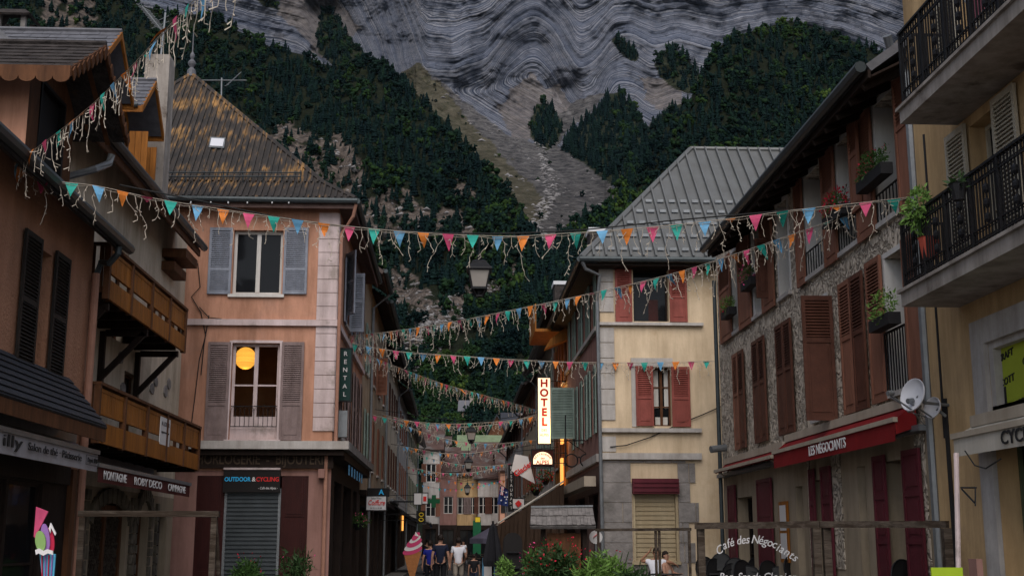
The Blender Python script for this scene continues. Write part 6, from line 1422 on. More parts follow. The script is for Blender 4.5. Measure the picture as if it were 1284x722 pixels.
# ================================================================ the street running away
def row_building(label, side, x, y0, y1, ze, m_wall, m_sh, m_roof, wins, shop='wood_dark', sill='stone_light', nm='street_house', roofh=3.0, front=True, gf=3.1, closed=()):
    """terraced house: frontage on the street, shuttered windows, shop floor and a pitched roof"""
    r = thing(nm, label, 'building', (x, (y0 + y1) / 2, 0)); fr = FL(x) if side < 0 else FRt(x); hs = []
    for (n, w, z0_, z1_) in wins:
        for k in range(n): c = y0 + (y1 - y0) * (k + .5) / n; hs.append((c - w / 2, c + w / 2, z0_, z1_))
    ng = max(1, int((y1 - y0) / 3.2)); gh_ = [(y0 + (y1 - y0) * (k + .12) / ng, y0 + (y1 - y0) * (k + .88) / ng, .12, 2.75) for k in range(ng)]
    wall(r, fr, y0, y1, gf, ze + .05, hs, m_wall, t=.2); wall(r, fr, y0, y1, 0, gf, gh_, shop, t=.25, name='ground_floor_wall')
    for h_ in gh_: window(r, fr, *h_, m='wood_dark', mull=1, trans=1, depth=.2, name='shop_window')
    for i, h_ in enumerate(hs):
        window(r, fr, *h_, m='white_paint', mull=1, trans=1, depth=.12, sill=sill); w = (h_[1] - h_[0]) / 2 + .02
        if i in closed: shutter(r, fr, h_[0], (h_[0] + h_[1]) / 2, h_[2], h_[3], .01, m_sh); shutter(r, fr, (h_[0] + h_[1]) / 2, h_[1], h_[2], h_[3], .01, m_sh)
        else: shutter(r, fr, h_[0] - w, h_[0] - .02, h_[2] - .03, h_[3] + .03, .03, m_sh); shutter(r, fr, h_[1] + .02, h_[1] + w, h_[2] - .03, h_[3] + .03, .03, m_sh)
    s = -1 if side < 0 else 1; X = lambda d: x + s * d
    b = MB(); b.quad([(X(0), y0, 0), (X(0), y0, ze), (X(4), y0, ze + roofh), (X(8), y0, ze), (X(8), y0, 0)]); b.quad([(X(0), y1, 0), (X(0), y1, ze), (X(4), y1, ze + roofh), (X(8), y1, ze), (X(8), y1, 0)]); b.build('party_wall', m_wall, r, recalc=False)
    b = MB(); o_ = .65; b.slab([(X(-o_), y0, ze - o_ * roofh / 4), (X(-o_), y1, ze - o_ * roofh / 4), (X(4), y1, ze + roofh), (X(4), y0, ze + roofh)], .12); b.slab([(X(8.3), y0, ze - .1), (X(8.3), y1, ze - .1), (X(4), y1, ze + roofh), (X(4), y0, ze + roofh)], .12); b.build('roof', m_roof, r)
    b = MB(); zg_ = ze - o_ * roofh / 4; b.tube([(X(-o_ - .05), y0, zg_), (X(-o_ - .05), y1, zg_)], .075, 6); b.build('gutter', 'pipe_dark', r)
    b = MB(); b.tube([(X(-o_), y1 - .2, zg_ - .1), (X(-.08), y1 - .2, zg_ - .6), (X(-.08), y1 - .2, .1)], .05, 6); b.build('downpipe', 'zinc', r)
    b = MB(fr); b.box(y0 + .05, y1 - .05, gf - .05, gf + .12, .002, .22); b.build('shop_cornice', 'wood_dark' if shop != 'stone_light' else 'stone_light', r)
    return r
XS = XC
WN = lambda n, w=.9: [(n, w, 4.1, 5.9), (n, w, 7.2, 8.8)]
hA = row_building('narrow cream house with green shutters squeezed behind the pink corner building', -1, XS, 40.42, 44.2, 10.9, 'plaster_beige', 'shutter_green', 'roof_tile', WN(1))
hB = row_building('brownish-peach terraced house with a brown shutter standing open, left side of street', -1, XS + .02, 44.22, 54, 10.6, 'plaster_beige', 'shutter_brown', 'slate_old', WN(3), closed=(0, 1, 2, 3, 5))
perp(hB, 471, 480, 450, 495, 47.0, 'shutter_brown') if False else None
a, c = P3(471, 470, 47.0), P3(480, 470, 47.0); shutter(hB, FY(47.0), XS + .05, XS + .05 + .42, onY(475, 495, 47)[1], onY(475, 449, 47)[1], 0, 'shutter_brown')
hC = row_building('long cream terraced house with dark brown shutters, mid street on the left', -1, XS, 54.02, 66, 10.2, 'stucco_cream', 'shutter_dark', 'slate_old', WN(5), closed=range(10))
hD = row_building('grey-cream terraced house with red-brown shutters farther down the left side', -1, XS - .02, 66.02, 80, 10.0, 'stone_light', 'shutter_brown', 'roof_tile', WN(5), closed=range(10))
hE = row_building('beige terraced house at the far end of the left side', -1, XS, 80.02, 103, 9.7, 'stucco_cream', 'shutter_olive', 'slate', WN(7), closed=range(14))
# right side
hF = row_building('timber-clad hotel front lit warm behind its vertical illuminated sign', 1, XR3 + .02, YS3 + .05, 48.5, 10.3, 'wood_orange', 'shutter_brown', 'slate_old', [(2, 1.0, 4.3, 6.1), (2, 1.0, 7.2, 8.8)], shop='wood_brown')
hG = row_building('pale house with teal-green shutters beyond the timber-clad hotel', 1, XR3, 48.55, 58, 9.8, 'stone_light', 'shutter_green', 'slate', WN(3))
hH = row_building('grey rendered house with brown shutters on the right, two doors beyond the hotel', 1, XR3 - .03, 58.05, 70, 9.4, 'plaster_beige', 'shutter_brown', 'roof_tile', WN(4))
hI = row_building('white-rendered house at the far end of the right side', 1, XR3 - .1, 70.05, 90, 8.6, 'stone_light', 'shutter_dark', 'slate_old', WN(6))
# hotel balcony with orange boards, glowing strips put in for lamplit wood and curtain
b = MB(FRt(XR3)); b.box(YS3 + .4, 46.5, 8.9, 9.0, 0, 1.1); b.box(YS3 + .4, 46.5, 9.0, 9.9, 1.05, 1.1); b.build('timber_balcony', 'wood_orange', hF)
b = MB(); b.slab([P3(683, 437, 42.6), P3(712, 425, 42.6), P3(712, 408, 42.6), P3(690, 425, 42.6)], .6, (0, 1, 0)); b.build('barge_board', 'wood_orange', hF)
for (y0, z0_, z1_, lb) in ((44.0, 5.0, 6.6, 'upper warm glowing strip for lamplit wood and curtain of the timber-clad hotel'), (44.2, 3.5, 4.5, 'lower warm glowing strip for lamplit wood and curtain of the timber-clad hotel')):
    b = MB(FRt(XR3 - .02)); b.box(y0, y0 + .5, z0_, z1_, .02, .10); tag(b.build('wall_glow', 'warm_glow'), lb, 'lamp')
b = MB(FL(XS)); b.box(73.0, 73.9, 2.2, 3.2, .05, .12); tag(b.build('doorway_glow', 'warm_glow'), 'small warm glowing strip for a lit shop doorway down the left side', 'lamp')  # glowing box put in for the light of a lit doorway
# slate-hung chimney above the hotel row
def cross_house(label, px0, px1, py_eave, Y, m_wall, m_sh, m_roof, cols, rows, depth=10, ridge='x', rh=2.5, nm='street_house', py_base=None, win_h=1.5, ww=.8, gf=3.0, first=4.0, door=False):
    """house closing the view: front faces down the street"""
    x0, ze = onY(px0, py_eave, Y); x1, _ = onY(px1, py_eave, Y); r = thing(nm, label, 'building', ((x0 + x1) / 2, Y, 0)); fr = FY(Y); hs = []
    for j in range(rows):
        z0_ = first + j * 2.8
        if z0_ + win_h > ze - .2: break
        for k in range(cols): c = x0 + (x1 - x0) * (k + .5) / cols; hs.append((c - ww / 2, c + ww / 2, z0_, z0_ + win_h))
    gh_ = [(x0 + (x1 - x0) * .15, x1 - (x1 - x0) * .15, .1, 2.6)]
    wall(r, fr, x0, x1, gf, ze, hs, m_wall, t=.2); wall(r, fr, x0, x1, 0, gf, gh_, 'wood_dark' if gf > 0 else m_wall, name='ground_floor_wall'); window(r, fr, *gh_[0], m='wood_dark', name='shop_window')
    b = MB(); b.quad([(x0, Y, 0), (x0, Y, ze), (x0, Y + depth, ze), (x0, Y + depth, 0)]); b.quad([(x1, Y, 0), (x1, Y, ze), (x1, Y + depth, ze), (x1, Y + depth, 0)]); b.build('side_wall', m_wall, r, recalc=False)
    for h_ in hs:
        window(r, fr, *h_, m='white_paint', depth=.1); w = (h_[1] - h_[0]) / 2
        if m_sh: shutter(r, fr, h_[0] - w, h_[0] - .01, h_[2], h_[3], .02, m_sh); shutter(r, fr, h_[1] + .01, h_[1] + w, h_[2], h_[3], .02, m_sh)
    b = MB(); o = .4
    if ridge == 'x':
        b.slab([(x0 - o, Y - o, ze - .1), (x1 + o, Y - o, ze - .1), (x1 + o, Y + depth / 2, ze + rh), (x0 - o, Y + depth / 2, ze + rh)], .12); b.slab([(x0 - o, Y + depth + o, ze - .1), (x1 + o, Y + depth + o, ze - .1), (x1 + o, Y + depth / 2, ze + rh), (x0 - o, Y + depth / 2, ze + rh)], .12)
        b.build('roof', m_roof, r)
        b = MB(); b.quad([(x0, Y, ze), (x0, Y + depth, ze), (x0, Y + depth / 2, ze + rh)]); b.quad([(x1, Y, ze), (x1, Y + depth, ze), (x1, Y + depth / 2, ze + rh)]); b.build('gable', m_wall, r, recalc=False)
    else:
        xm = (x0 + x1) / 2
        b.slab([(x0 - o, Y - o, ze - .1), (x0 - o, Y + depth, ze - .1), (xm, Y + depth, ze + rh), (xm, Y - o, ze + rh)], .12); b.slab([(x1 + o, Y - o, ze - .1), (x1 + o, Y + depth, ze - .1), (xm, Y + depth, ze + rh), (xm, Y - o, ze + rh)], .12); b.build('roof', m_roof, r)
        b = MB(); b.quad([(x0, Y, ze), (x1, Y, ze), (xm, Y, ze + rh)]); b.build('gable', 'wood_brown', r, recalc=False)
    return r
cross_house('white house with brown shutters where the street bends, left of centre', 531, 551, 562, 104, 'stone_light', 'shutter_brown', 'roof_tile', 1, 3, first=3.6)
cross_house('dusky pink narrow house right of the white one at the bend', 552, 573, 590, 112, 'plaster_pink', None, 'roof_tile', 1, 2)
cross_house('beige house with grey shutters in the middle of the far row', 573.4, 599, 594, 114, 'plaster_yellow', 'shutter_mauve', 'roof_tile', 2, 2)
cross_house('greyish house left of the salmon-pink house at the street end', 599.4, 626, 598, 113, 'stone_light', 'shutter_dark', 'roof_tile', 2, 2)
cross_house('salmon-pink house with dark windows at the far right of the street end', 627, 652, 588, 109, 'plaster_peach', 'shutter_black', 'roof_tile', 1, 2)
cross_house('house with a pale green roof rising above the far street', 577, 627, 571, 150, 'plaster_beige', None, 'roof_green', 3, 4, rh=2.9, first=7.0)
cross_house('dark gabled chalet above and behind the green-roofed house', 612, 634, 545, 190, 'wood_brown', None, 'slate_blue', 1, 1, ridge='y', rh=3.2)
cross_house('long slate-blue roofed house right of the dark gabled chalet', 632, 660, 548, 200, 'stone_light', None, 'slate_blue', 2, 5, rh=4.5)
cross_house('grey rendered tower house with small chimneys left of the green roof', 545, 562, 556, 130, 'concrete', None, 'roof_tile', 1, 3, rh=1.2)
cross_house('old tiled house with a sagging roof in front of the green-roofed house', 596, 630, 592, 124, 'stone_light', None, 'roof_tile', 2, 2, rh=3.4)
# chalet high on the wooded slope
hr0 = float(hill_r(np.array([588.]), np.array([520.]))[0]) - 16; hp = at_range(588., 520., np.array(hr0)); 
r = thing('hill_chalet', 'chalet with a broad dark slate roof alone on the wooded slope', 'building', tuple(hp))
sz = hr0 / 1582.; hw = 14.5 * sz; hb = MB(Fr((0, 0, 0), (1, 0, 0), (0, 1, 0))); hx, hy, hz = float(hp[0]), float(hp[1]), float(hp[2]); hb.box(hx - hw * .8, hx + hw * .8, hz - 3, hz + 2.4, hy, hy + 9); hb.build('wall', 'plaster_beige', r)
b = MB(); b.slab([(hx - hw, hy - 1.0, hz + 1.6), (hx + hw, hy - 1.0, hz + 1.6), (hx + hw * .93, hy + 4.5, hz + 7.2), (hx - hw * .93, hy + 4.5, hz + 7.2)], .25); b.slab([(hx - hw, hy + 10, hz + 1.6), (hx + hw, hy + 10, hz + 1.6), (hx + hw * .93, hy + 4.5, hz + 7.2), (hx - hw * .93, hy + 4.5, hz + 7.2)], .25); b.build('roof', 'slate', r)
b = MB(); b.box(hx - .5, hx + .5, hz + 5.5, hz + 8.2, hy + 3, hy + 3.8) if False else None
bb = MB(Fr((0, 0, 0), (1, 0, 0), (0, 1, 0))); bb.box(hx + .4, hx + 1.6, hz + 3.5, hz + 8.0, hy + 2.8, hy + 3.8); bb.build('chimney', 'concrete', r)
bb = MB(FY(hy)); 
for k in (-1, 1): bb = MB(FY(hy)); bb.box(hx + k * hw * .4 - .5, hx + k * hw * .4 + .5, hz - .4, hz + 1.0, .01, .06); bb.build('window', 'black_board', r)
# awnings and shop signs down the street
aw1 = awning('awning', 'striped white and blue shop awning half way down the left side', 'awning', FL(XS), 60.0, 66.5, 3.5, 2.45, 1.9, .18, 'awning_cream', 'awning_blue')
b = MB(FL(XS))
for k in range(4): b.quad([FL(XS).p(60.6 + k * 1.6, 3.53, .1), FL(XS).p(61.3 + k * 1.6, 3.53, .1), FL(XS).p(61.3 + k * 1.6, 2.48, 1.9), FL(XS).p(60.6 + k * 1.6, 2.48, 1.9)])
b.build('stripe', 'awning_blue', aw1, recalc=False)
# big brown awning with side curtain on the right
aw2 = thing('awning', 'large brown canvas awning with a hanging side curtain outside the hotel', 'awning', (2.9, 42, 2))
yw_ = 38.6; pA, pB = P3(707, 604, yw_), P3(624, 657, yw_); b = MB(); N = 9
for k in range(N):
    t0, t1 = k / N, (k + 1) / N; a, c = pA.lerp(pB, t0), pA.lerp(pB, t1); b.quad([a, c, c + Vector((0, 8.5, 0)), a + Vector((0, 8.5, 0))])
b.build('awning_cloth', 'awning_brown', aw2, recalc=False)
b = MB()
for k in range(16):
    t0, t1 = k / 16, (k + 1) / 16; a, c = pA.lerp(pB, t0), pA.lerp(pB, t1); d0, d1 = (.07 if k % 2 else -.05), (.07 if (k + 1) % 2 else -.05); lo = .9
    b.quad([a + Vector((0, d0 * .2 - .02, -.03)), c + Vector((0, d1 * .2 - .02, -.03)), (c.x, c.y + d1, min(lo + .9 * max(0, t1 - .55), c.z - .05)), (a.x, a.y + d0, min(lo + .9 * max(0, t0 - .55), a.z - .05))])
b.build('side_curtain', 'awning_brown', aw2, recalc=False)
b = MB(); b.tube([pA + Vector((0, -.03, .03)), pB + Vector((0, -.03, .03))], .03, 6); b.build('awning_rail', 'awning_cream', aw2)
b = MB(FRt(XR3)); b.box(YR3 + .6, YS3, 3.05, 3.32, .1, .42); b.build('awning_cassette', 'cassette', R3)
# spectacles sign
sp_ = thing('optician_sign', 'black spectacles-shaped iron sign hanging from the cream house corner', 'sign', P3(722, 578, 37))
b = MB()
for px in (716.5, 735.5):
    c_ = P3(px, 577, 37 if px < 720 else 37); pts = [c_ + Vector((math.cos(a) * .19, 0, math.sin(a) * .19)) for a in np.linspace(0, 2 * math.pi, 19)]; b.tube(pts, .022, 5)
b.tube([P3(724, 574, 37), P3(726, 572.5, 37), P3(728, 574, 37)], .022, 5); b.build('spectacle_frame', 'black_iron', sp_)
b = MB(); b.tube([P3(708, 552, 37), P3(758, 552, 37)], .02, 5); b.tube([P3(709, 520, 37), P3(709, 598, 37)], .02, 5); b.tube([P3(712, 552, 37), P3(735, 568, 37), P3(757, 552, 37)], .012, 5); b.build('bracket', 'black_iron', sp_)
# hotel sign, restaurant sign
r, a, c_ = hang_sign('hotel_sign', 'tall illuminated white sign with HOTEL in red vertical letters', 674.5, 690, 474, 556, 43.5, 'sign_lit', arm_x=XR3)
for i, ch in enumerate('HOTEL'): text(ch, FY(43.5), (a.x + c_.x) / 2, a.z + (c_.z - a.z) * (i * .148 + .085), .082, .27, 'letter_redlit', r, bold=.06)
for i, ch in enumerate(('DES', 'ALPES')): text(ch, FY(43.5), (a.x + c_.x) / 2, a.z + (c_.z - a.z) * (.80 + i * .07), .082, .085, 'letter_gold', r)
r, a, c_ = hang_sign('restaurant_sign', 'illuminated arched sign reading RESTAURANT des ALPES below the hotel sign', 667, 693.5, 564, 584, 43.3, 'wood_red', arm_x=XR3)
b = MB(FY(43.3)); w_ = (c_.x - a.x) / 2 - .04; mx_ = (a.x + c_.x) / 2; h_ = a.z - c_.z
pts = [FY(43.3).p(mx_ + math.cos(t) * w_, c_.z + h_ * .36 + math.sin(t) * h_ * .52, .082) for t in np.linspace(0, math.pi, 13)] + [FY(43.3).p(mx_ - w_, c_.z + .06, .082), FY(43.3).p(mx_ + w_, c_.z + .06, .082)]
b.slab(pts, .012, (0, -1, 0)); b.build('lit_panel', 'sign_lit', r)
for i, ch in enumerate('RESTAURANT'):
    t = math.pi * (1 - (i + .9) / 10.8); text(ch, FY(43.3), mx_ + math.cos(t) * w_ * .82, c_.z + h_ * .36 + math.sin(t) * h_ * .38, .096, .075, 'letter_redlit', r, bold=.02, rot=(t - math.pi / 2) * .6)
text('des', FY(43.3), mx_, c_.z + h_ * .48, .096, .08, 'letter_redlit', r, bold=.02); text('ALPES', FY(43.3), mx_, c_.z + h_ * .22, .096, .13, 'letter_redlit', r, bold=.03, width=w_ * 1.4)
# Glacier pennant, small flag, other signs
gl = thing('glacier_banner', 'white cloth banner lettered Glacier hanging askew by the restaurant sign', 'banner', P3(650, 600, 44)); q = [P3(646, 569, 44), P3(662, 572, 44), P3(671, 606, 44), P3(641, 590, 44)]
b = MB(); b.quad(q); b.build('banner_cloth', 'sign_white', gl, recalc=False)
g0, g1 = P3(645, 596, 43.97), P3(667, 579, 43.97); text('Glacier', FY(43.97), (g0.x + g1.x) / 2, (g0.z + g1.z) / 2, 0, .2, 'letter_red', gl, width=(g1 - g0).length * .95, rot=math.radians(36), bold=.03)
b = MB(); b.tube([P3(642, 566, 44), P3(700, 560, 44)], .012, 5); b.build('pole', 'black_iron', gl)
r, a, c_ = hang_sign('shop_sign', 'grey square sign with a red diamond low on the right side of the street', 643, 657, 625, 637, 46, 'sign_white', arm_x=XR3)
b = MB(); m_ = (P3(643, 631, 45.9) + P3(657, 631, 45.9)) / 2; b.slab([m_ + Vector((-.13, 0, 0)), m_ + Vector((0, 0, .13)), m_ + Vector((.13, 0, 0)), m_ + Vector((0, 0, -.13))], .02, (0, -1, 0)); b.build('red_diamond', 'letter_red', r)
r, a, c_ = hang_sign('restaurant_sign', 'narrow dark vertical RESTAURANT sign far down the right side', 638.5, 643.5, 583, 640, 50, 'black_board', arm_x=XR3)
for i, ch in enumerate('RESTAURANT'): text(ch, FY(50), (a.x + c_.x) / 2, a.z + (c_.z - a.z) * (i + .6) / 10.2, .082, .12, 'letter_white', r)
# national flag (blue ensign) on a short pole
fl = thing('ensign_flag', 'dark blue flag with white stars and red-cross canton hanging by the right row', 'flag', P3(632, 632, 40))
b = MB(); NX, NZ = 10, 7; A0, A1, A2, A3_ = P3(627.5, 608, 40), P3(637, 614, 40), P3(637, 634.5, 40), P3(623.5, 632, 40)
def flagpt(u, v): p = A0.lerp(A1, u).lerp(A3_.lerp(A2, u), v); return p + Vector((0, .04 * math.sin(u * 9 + v * 3), 0))
for i in range(NX):
    for j in range(NZ): b.quad([flagpt(i / NX, j / NZ), flagpt((i + 1) / NX, j / NZ), flagpt((i + 1) / NX, (j + 1) / NZ), flagpt(i / NX, (j + 1) / NZ)])
b.build('flag_cloth', 'flag_navy', fl, recalc=False)
def fbar(p, q, w, m, nm):
    b = MB(); P_ = flagpt(*p) + Vector((0, -.05, 0)); Q_ = flagpt(*q) + Vector((0, -.05, 0)); b.bar(P_, Q_, w, .006); return b.build(nm, m, fl)
fbar((.03, .22), (.55, .22), .07, 'letter_white', 'cross_bar'); fbar((.29, .0), (.29, .46), .07, 'letter_white', 'cross_bar'); fbar((.03, .22), (.55, .22), .035, 'letter_red', 'cross_bar'); fbar((.29, .0), (.29, .46), .035, 'letter_red', 'cross_bar'); fbar((.03, .02), (.55, .44), .02, 'letter_red', 'cross_bar'); fbar((.03, .44), (.55, .02), .02, 'letter_red', 'cross_bar')
for (u, v) in ((.3, .75), (.78, .2), (.65, .5), (.9, .45), (.78, .82), (.83, .6)):
    b = MB(); c0 = flagpt(u, v) + Vector((0, -.06, 0)); b.slab([c0 + Vector((math.cos(k * math.pi / 5 + 1.57) * (.035 if k % 2 == 0 else .015), 0, math.sin(k * math.pi / 5 + 1.57) * (.035 if k % 2 == 0 else .015))) for k in range(10)], .004, (0, -1, 0)); b.build('star', 'letter_white', fl)
b = MB(); b.tube([P3(626.5, 606, 40), P3(640, 616, 40), P3(644, 619, 40)], .012, 5); b.build('pole', 'black_iron', fl)
# left-hand signs
r, a, c_ = hang_sign('hairdresser_sign', 'white hairdresser sign with red italic Coiffure under a black panel', 460, 484, 622, 639, 41.0, 'sign_white', arm_x=XS)
m_ = (a.x + c_.x) / 2; text('Coiffure', FY(41), m_, c_.z + (a.z - c_.z) * .52, .082, .17, 'letter_red', r, width=(c_.x - a.x) * .85, shear=.25, bold=.02); text('Salon Mixte', FY(41), m_, a.z - .06, .082, .05, 'letter_black', r); text('04 92 11 02 88', FY(41), m_, c_.z + .06, .082, .05, 'letter_black', r, width=(c_.x - a.x) * .6)
r, a, c_ = hang_sign('shop_sign', 'black panel with a blue letter A above the Coiffure sign', 462, 487, 613, 621, 41.3, 'black_board', arm_x=XS); text('A', FY(41.3), (a.x + c_.x) / 2 + .1, (a.z + c_.z) / 2, .082, .17, 'letter_cyan', r, bold=.03)
r, a, c_ = hang_sign('shop_sign', 'plain white square sign half way down on the left', 519.5, 528.5, 618, 632, 58, 'sign_white', arm_x=XS)
r, a, c_ = hang_sign('shop_sign', 'small red and white sign right next to the plain white square one', 529.5, 536, 618, 631, 59, 'sign_white', arm_x=XS); b = MB(FY(59)); b.box(a.x + .05, c_.x - .05, c_.z + .1, a.z - .15, .072, .08); b.build('red_patch', 'letter_red', r)
ph = thing('pharmacy_cross', 'green pharmacy cross over the left side of the street', 'sign', P3(544, 628, 60)); b = MB(FY(60)); o_ = P3(544, 628, 60); b.box(o_.x - .1, o_.x + .1, o_.z - .29, o_.z + .29, -.08, .08); b.build('cross_upright', 'pharmacy_green', ph); b = MB(FY(60)); b.box(o_.x - .29, o_.x - .101, o_.z - .1, o_.z + .1, -.08, .08); b.box(o_.x + .101, o_.x + .29, o_.z - .1, o_.z + .1, -.08, .08); b.build('cross_arms', 'pharmacy_green', ph); b = MB(); b.tube([o_ - Vector((.29, 0, 0)), (XS, 60, o_.z)], .02, 5); b.build('bracket', 'black_iron', ph)
r, a, c_ = hang_sign('shop_sign', 'black sign with two yellow rings, left of the striped awning', 524, 532.5, 641, 655, 52, 'black_board', arm_x=XS)
for zz in (.27, .73):
    b = MB(); cc = Vector(((a.x + c_.x) / 2, 51.91, c_.z + (a.z - c_.z) * zz)); b.tube([cc + Vector((math.cos(t) * .09, 0, math.sin(t) * .07)) for t in np.linspace(0, 6.283, 13)], .018, 5); b.build('yellow_ring', 'yellow_paint', r)
r, a, c_ = hang_sign('shop_sign', 'lime-yellow round shop sign far down the street by the green shopfront', 596, 602, 648, 654, 100, 'yellow_paint')
cross = MB(FY(108.5)); cross.box(onY(593, 670, 108.5)[0], onY(603, 670, 108.5)[0], .3, onY(597, 652, 108.5)[1], 0, .12); tag(cross.build('shopfront', 'pharmacy_green'), 'bright green shopfront panel at the end of the street', 'shopfront')
# hanging basket on the left
def basket(label, px, py, Y, m='leaf', mf='flower_pink', s=.28, nl=150, nf=25, bm='pot_black'):
    p = P3(px, py, Y); r = thing('hanging_basket', label, 'flower basket', p); b = MB(); b.lathe(p - Vector((0, 0, .2)), [(.08, 0), (.17, .17), (.18, .2)], 10); b.build('basket', bm, r)
    bush(p + Vector((0, 0, .1)), s, s, s * .6, int(nl * 1.5), .045, int(px)).build('foliage', m, r, recalc=False); bush(p + Vector((0, 0, .12)), s, s, s * .6, nf, .05, int(px) + 1, elong=1.2, hollow=.8).build('flowers', mf, r, recalc=False)
    return r
basket('leafy hanging basket on the left wall below the Coiffure sign', 449, 656, 38.5, s=.32, nl=240)
basket('red geraniums at the lower hotel window by the restaurant sign', 672, 614, 45, mf='flower_red', s=.3, nf=120); basket('red geraniums in a box above the brown awning', 684, 600, 44.5, mf='flower_red', s=.32, nf=150)
# ================================================================ bunting, icicle lights, lanterns
FC = ['flag_orange', 'flag_pink', 'flag_teal', 'flag_blue']
def catmull(P_, n=12):
    out = []; P_ = [P_[0] * 2 - P_[1]] + P_ + [P_[-1] * 2 - P_[-2]]
    for i in range(1, len(P_) - 2):
        a, b_, c, d = P_[i - 1], P_[i], P_[i + 1], P_[i + 2]
        for k in range(n):
            t = k / n; out.append(.5 * ((2 * b_) + (c - a) * t + (2 * a - 5 * b_ + 4 * c - d) * t * t + (3 * b_ - a - 3 * c + d) * t ** 3))
    out.append(P_[-2]); return out
def bunting(label, pts, sp=.34, fw=.18, fh=.24, start=0, icicle=True, seed=0, cable=None, group='strings of pennants across the street', off=0.0, lmax=.5, wr=.0042, step=1):
    rs = np.random.RandomState(seed); P_ = catmull([P3(*q) if len(q) == 3 else Vector(q[:3]) for q in pts]); L = [0]
    for i in range(1, len(P_)): L.append(L[-1] + (P_[i] - P_[i - 1]).length)
    def at(s):
        s = min(max(s, 0), L[-1] - 1e-6)
        for i in range(1, len(L)):
            if L[i] >= s: t = (s - L[i - 1]) / (L[i] - L[i - 1]); return P_[i - 1].lerp(P_[i], t), (P_[i] - P_[i - 1]).normalized()
    r = thing('bunting', label, 'bunting', P_[len(P_) // 2], group=group)
    b = MB(); b.tube(P_, wr, 4); b.build('cord', 'wire' if not icicle else 'icicle', r)
    s = off + sp * .3; k = start
    while s < L[-1] - .1 and k - start < 100:
        p, t = at(s); th = Vector((t.x, t.y, 0)).normalized(); side = Vector((0, 0, 1)).cross(th); sw_ = rs.normal() * .30; tw = rs.normal() * .18; w_, h_ = fw * .92 * (1 + rs.normal() * .05), fh * .92 * (1 + rs.normal() * .06)
        if rs.rand() < .06: h_ *= .35; sw_ += 1
        b = MB(); rows = 4
        def fp(u, v):      # u -.5 .. .5 , v 0 .. 1
            return p + t * (u * w_ * (1 - v)) + th * (v * h_ * .10 * tw * 3) + Vector((0, 0, -1)) * (v * h_ * math.cos(sw_)) + side * (v * h_ * math.sin(sw_) + .018 * math.sin(v * 4 + k) + tw * u * .05)
        for j in range(rows):
            v0, v1 = j / rows, (j + 1) / rows
            for (u0, u1) in ((-.5, 0), (0, .5)):
                b.quad([fp(u0, v0), fp(u1, v0), fp(u1, v1), fp(u0, v1)] if j < rows - 1 else [fp(u0, v0), fp(u1, v0), fp(0, 1)])
        b.build('pennant', FC[k % 4], r, recalc=False); s += sp * (1 + rs.normal() * .04); k += step
    if icicle:
        b = MB(); s = .1
        pat = [.16, .34, .22, .5, .12, .28]
        i = 0; wp = []
        n_ = int(L[-1] / .1)
        for q in range(n_ + 1):
            p, t = at(L[-1] * q / n_); wp.append(p + Vector((0, 0, -.025 + .012 * math.sin(q * 1.3))))
        b.tube(wp, wr, 3)
        while s < L[-1]:
            p, t = at(s); l = pat[i % 6] * (.8 + .4 * rs.rand()) * lmax / .5; cur = p + Vector((0, 0, -.02)); pp = [cur]; nseg = max(3, int(l / .045)); dx = 0
            for j in range(nseg):
                dx = .5 * dx + rs.normal() * .016; cur = cur + Vector((t.x * dx, t.y * dx + rs.normal() * .008, -l / nseg)); pp.append(cur)
                if rs.rand() < .5:
                    e = cur + Vector((rs.normal() * .03, rs.normal() * .02, -.02 - .02 * rs.rand())); b.tube([cur, e], [wr * .9, wr * 1.7], 3, cap=False)
            b.tube(pp, wr * .95, 3, cap=False); s += .085 + .05 * rs.rand(); i += 1
        b.build('icicle_lights', 'icicle', r, recalc=False)['kind'] = 'stuff'
    return r
bunting('long string of pennants and icicle lights across the square, sagging over the street', [(18, 206, 16.2), (50, 224, 16.4), (120, 233, 16.6), (189, 248, 16.7), (256, 259, 16.8), (330, 270, 16.8), (430, 283, 16.8), (531, 292, 16.7), (634, 296, 16.6), (702, 293, 16.5), (802, 286, 16.3), (898, 276, 16.0), (1000, 263, 15.6), (1090, 253, 15.2), (1142, 247, 15.0)], seed=1, start=0, sp=.345)
bunting('string of pennants and lights climbing steeply to the top left corner', [(18, 206, 15.6), (60, 175, 14.9), (112, 134, 13.8), (160, 88, 12.6), (205, 40, 11.4), (248, -4, 10.3), (300, -55, 9.2)], sp=.40, fw=.17, fh=.25, seed=2, start=3)
bunting('string of pennants and lights rising from the pink corner building to the café', [(434, 421, 35), (478, 417, 32.6), (558, 405, 29.6), (640, 389, 27.3), (740, 368, 25.3), (840, 344, 23.3), (920, 319, 21.5), (1010, 288, 19.8), (1100, 255, 18.3)], sp=.40, fw=.2, fh=.27, seed=3, lmax=.55, wr=.006)
bunting('level string of pennants ending on the cream house wall', [(440, 430, 34), (497, 440, 33.6), (576, 446, 33.4), (653, 451, 33.2), (727, 454, 33.0), (820, 454, 32.8), (905, 452, 32.6)], sp=.405, fw=.21, fh=.26, seed=4, start=2, lmax=.5, wr=.006)
bunting('string of small pennants running down from the left to the right row', [(458, 443, 37), (491, 457, 39.5), (553, 480, 43), (606, 495, 46), (650, 507, 48.5), (686, 518, 51)], sp=.40, fw=.22, fh=.28, seed=5, lmax=.5, wr=.0065)
bunting('string of pennants passing just below the hotel sign lettering', [(466, 520, 46), (507, 527, 46.4), (561, 531, 46.8), (615, 529, 47), (660, 524, 46.6), (700, 515, 46)], sp=.405, fw=.22, fh=.27, seed=6, start=1, lmax=.4, wr=.0065)
ordn = ['first', 'second', 'third', 'fourth', 'fifth', 'sixth', 'seventh', 'eighth', 'ninth', 'tenth']
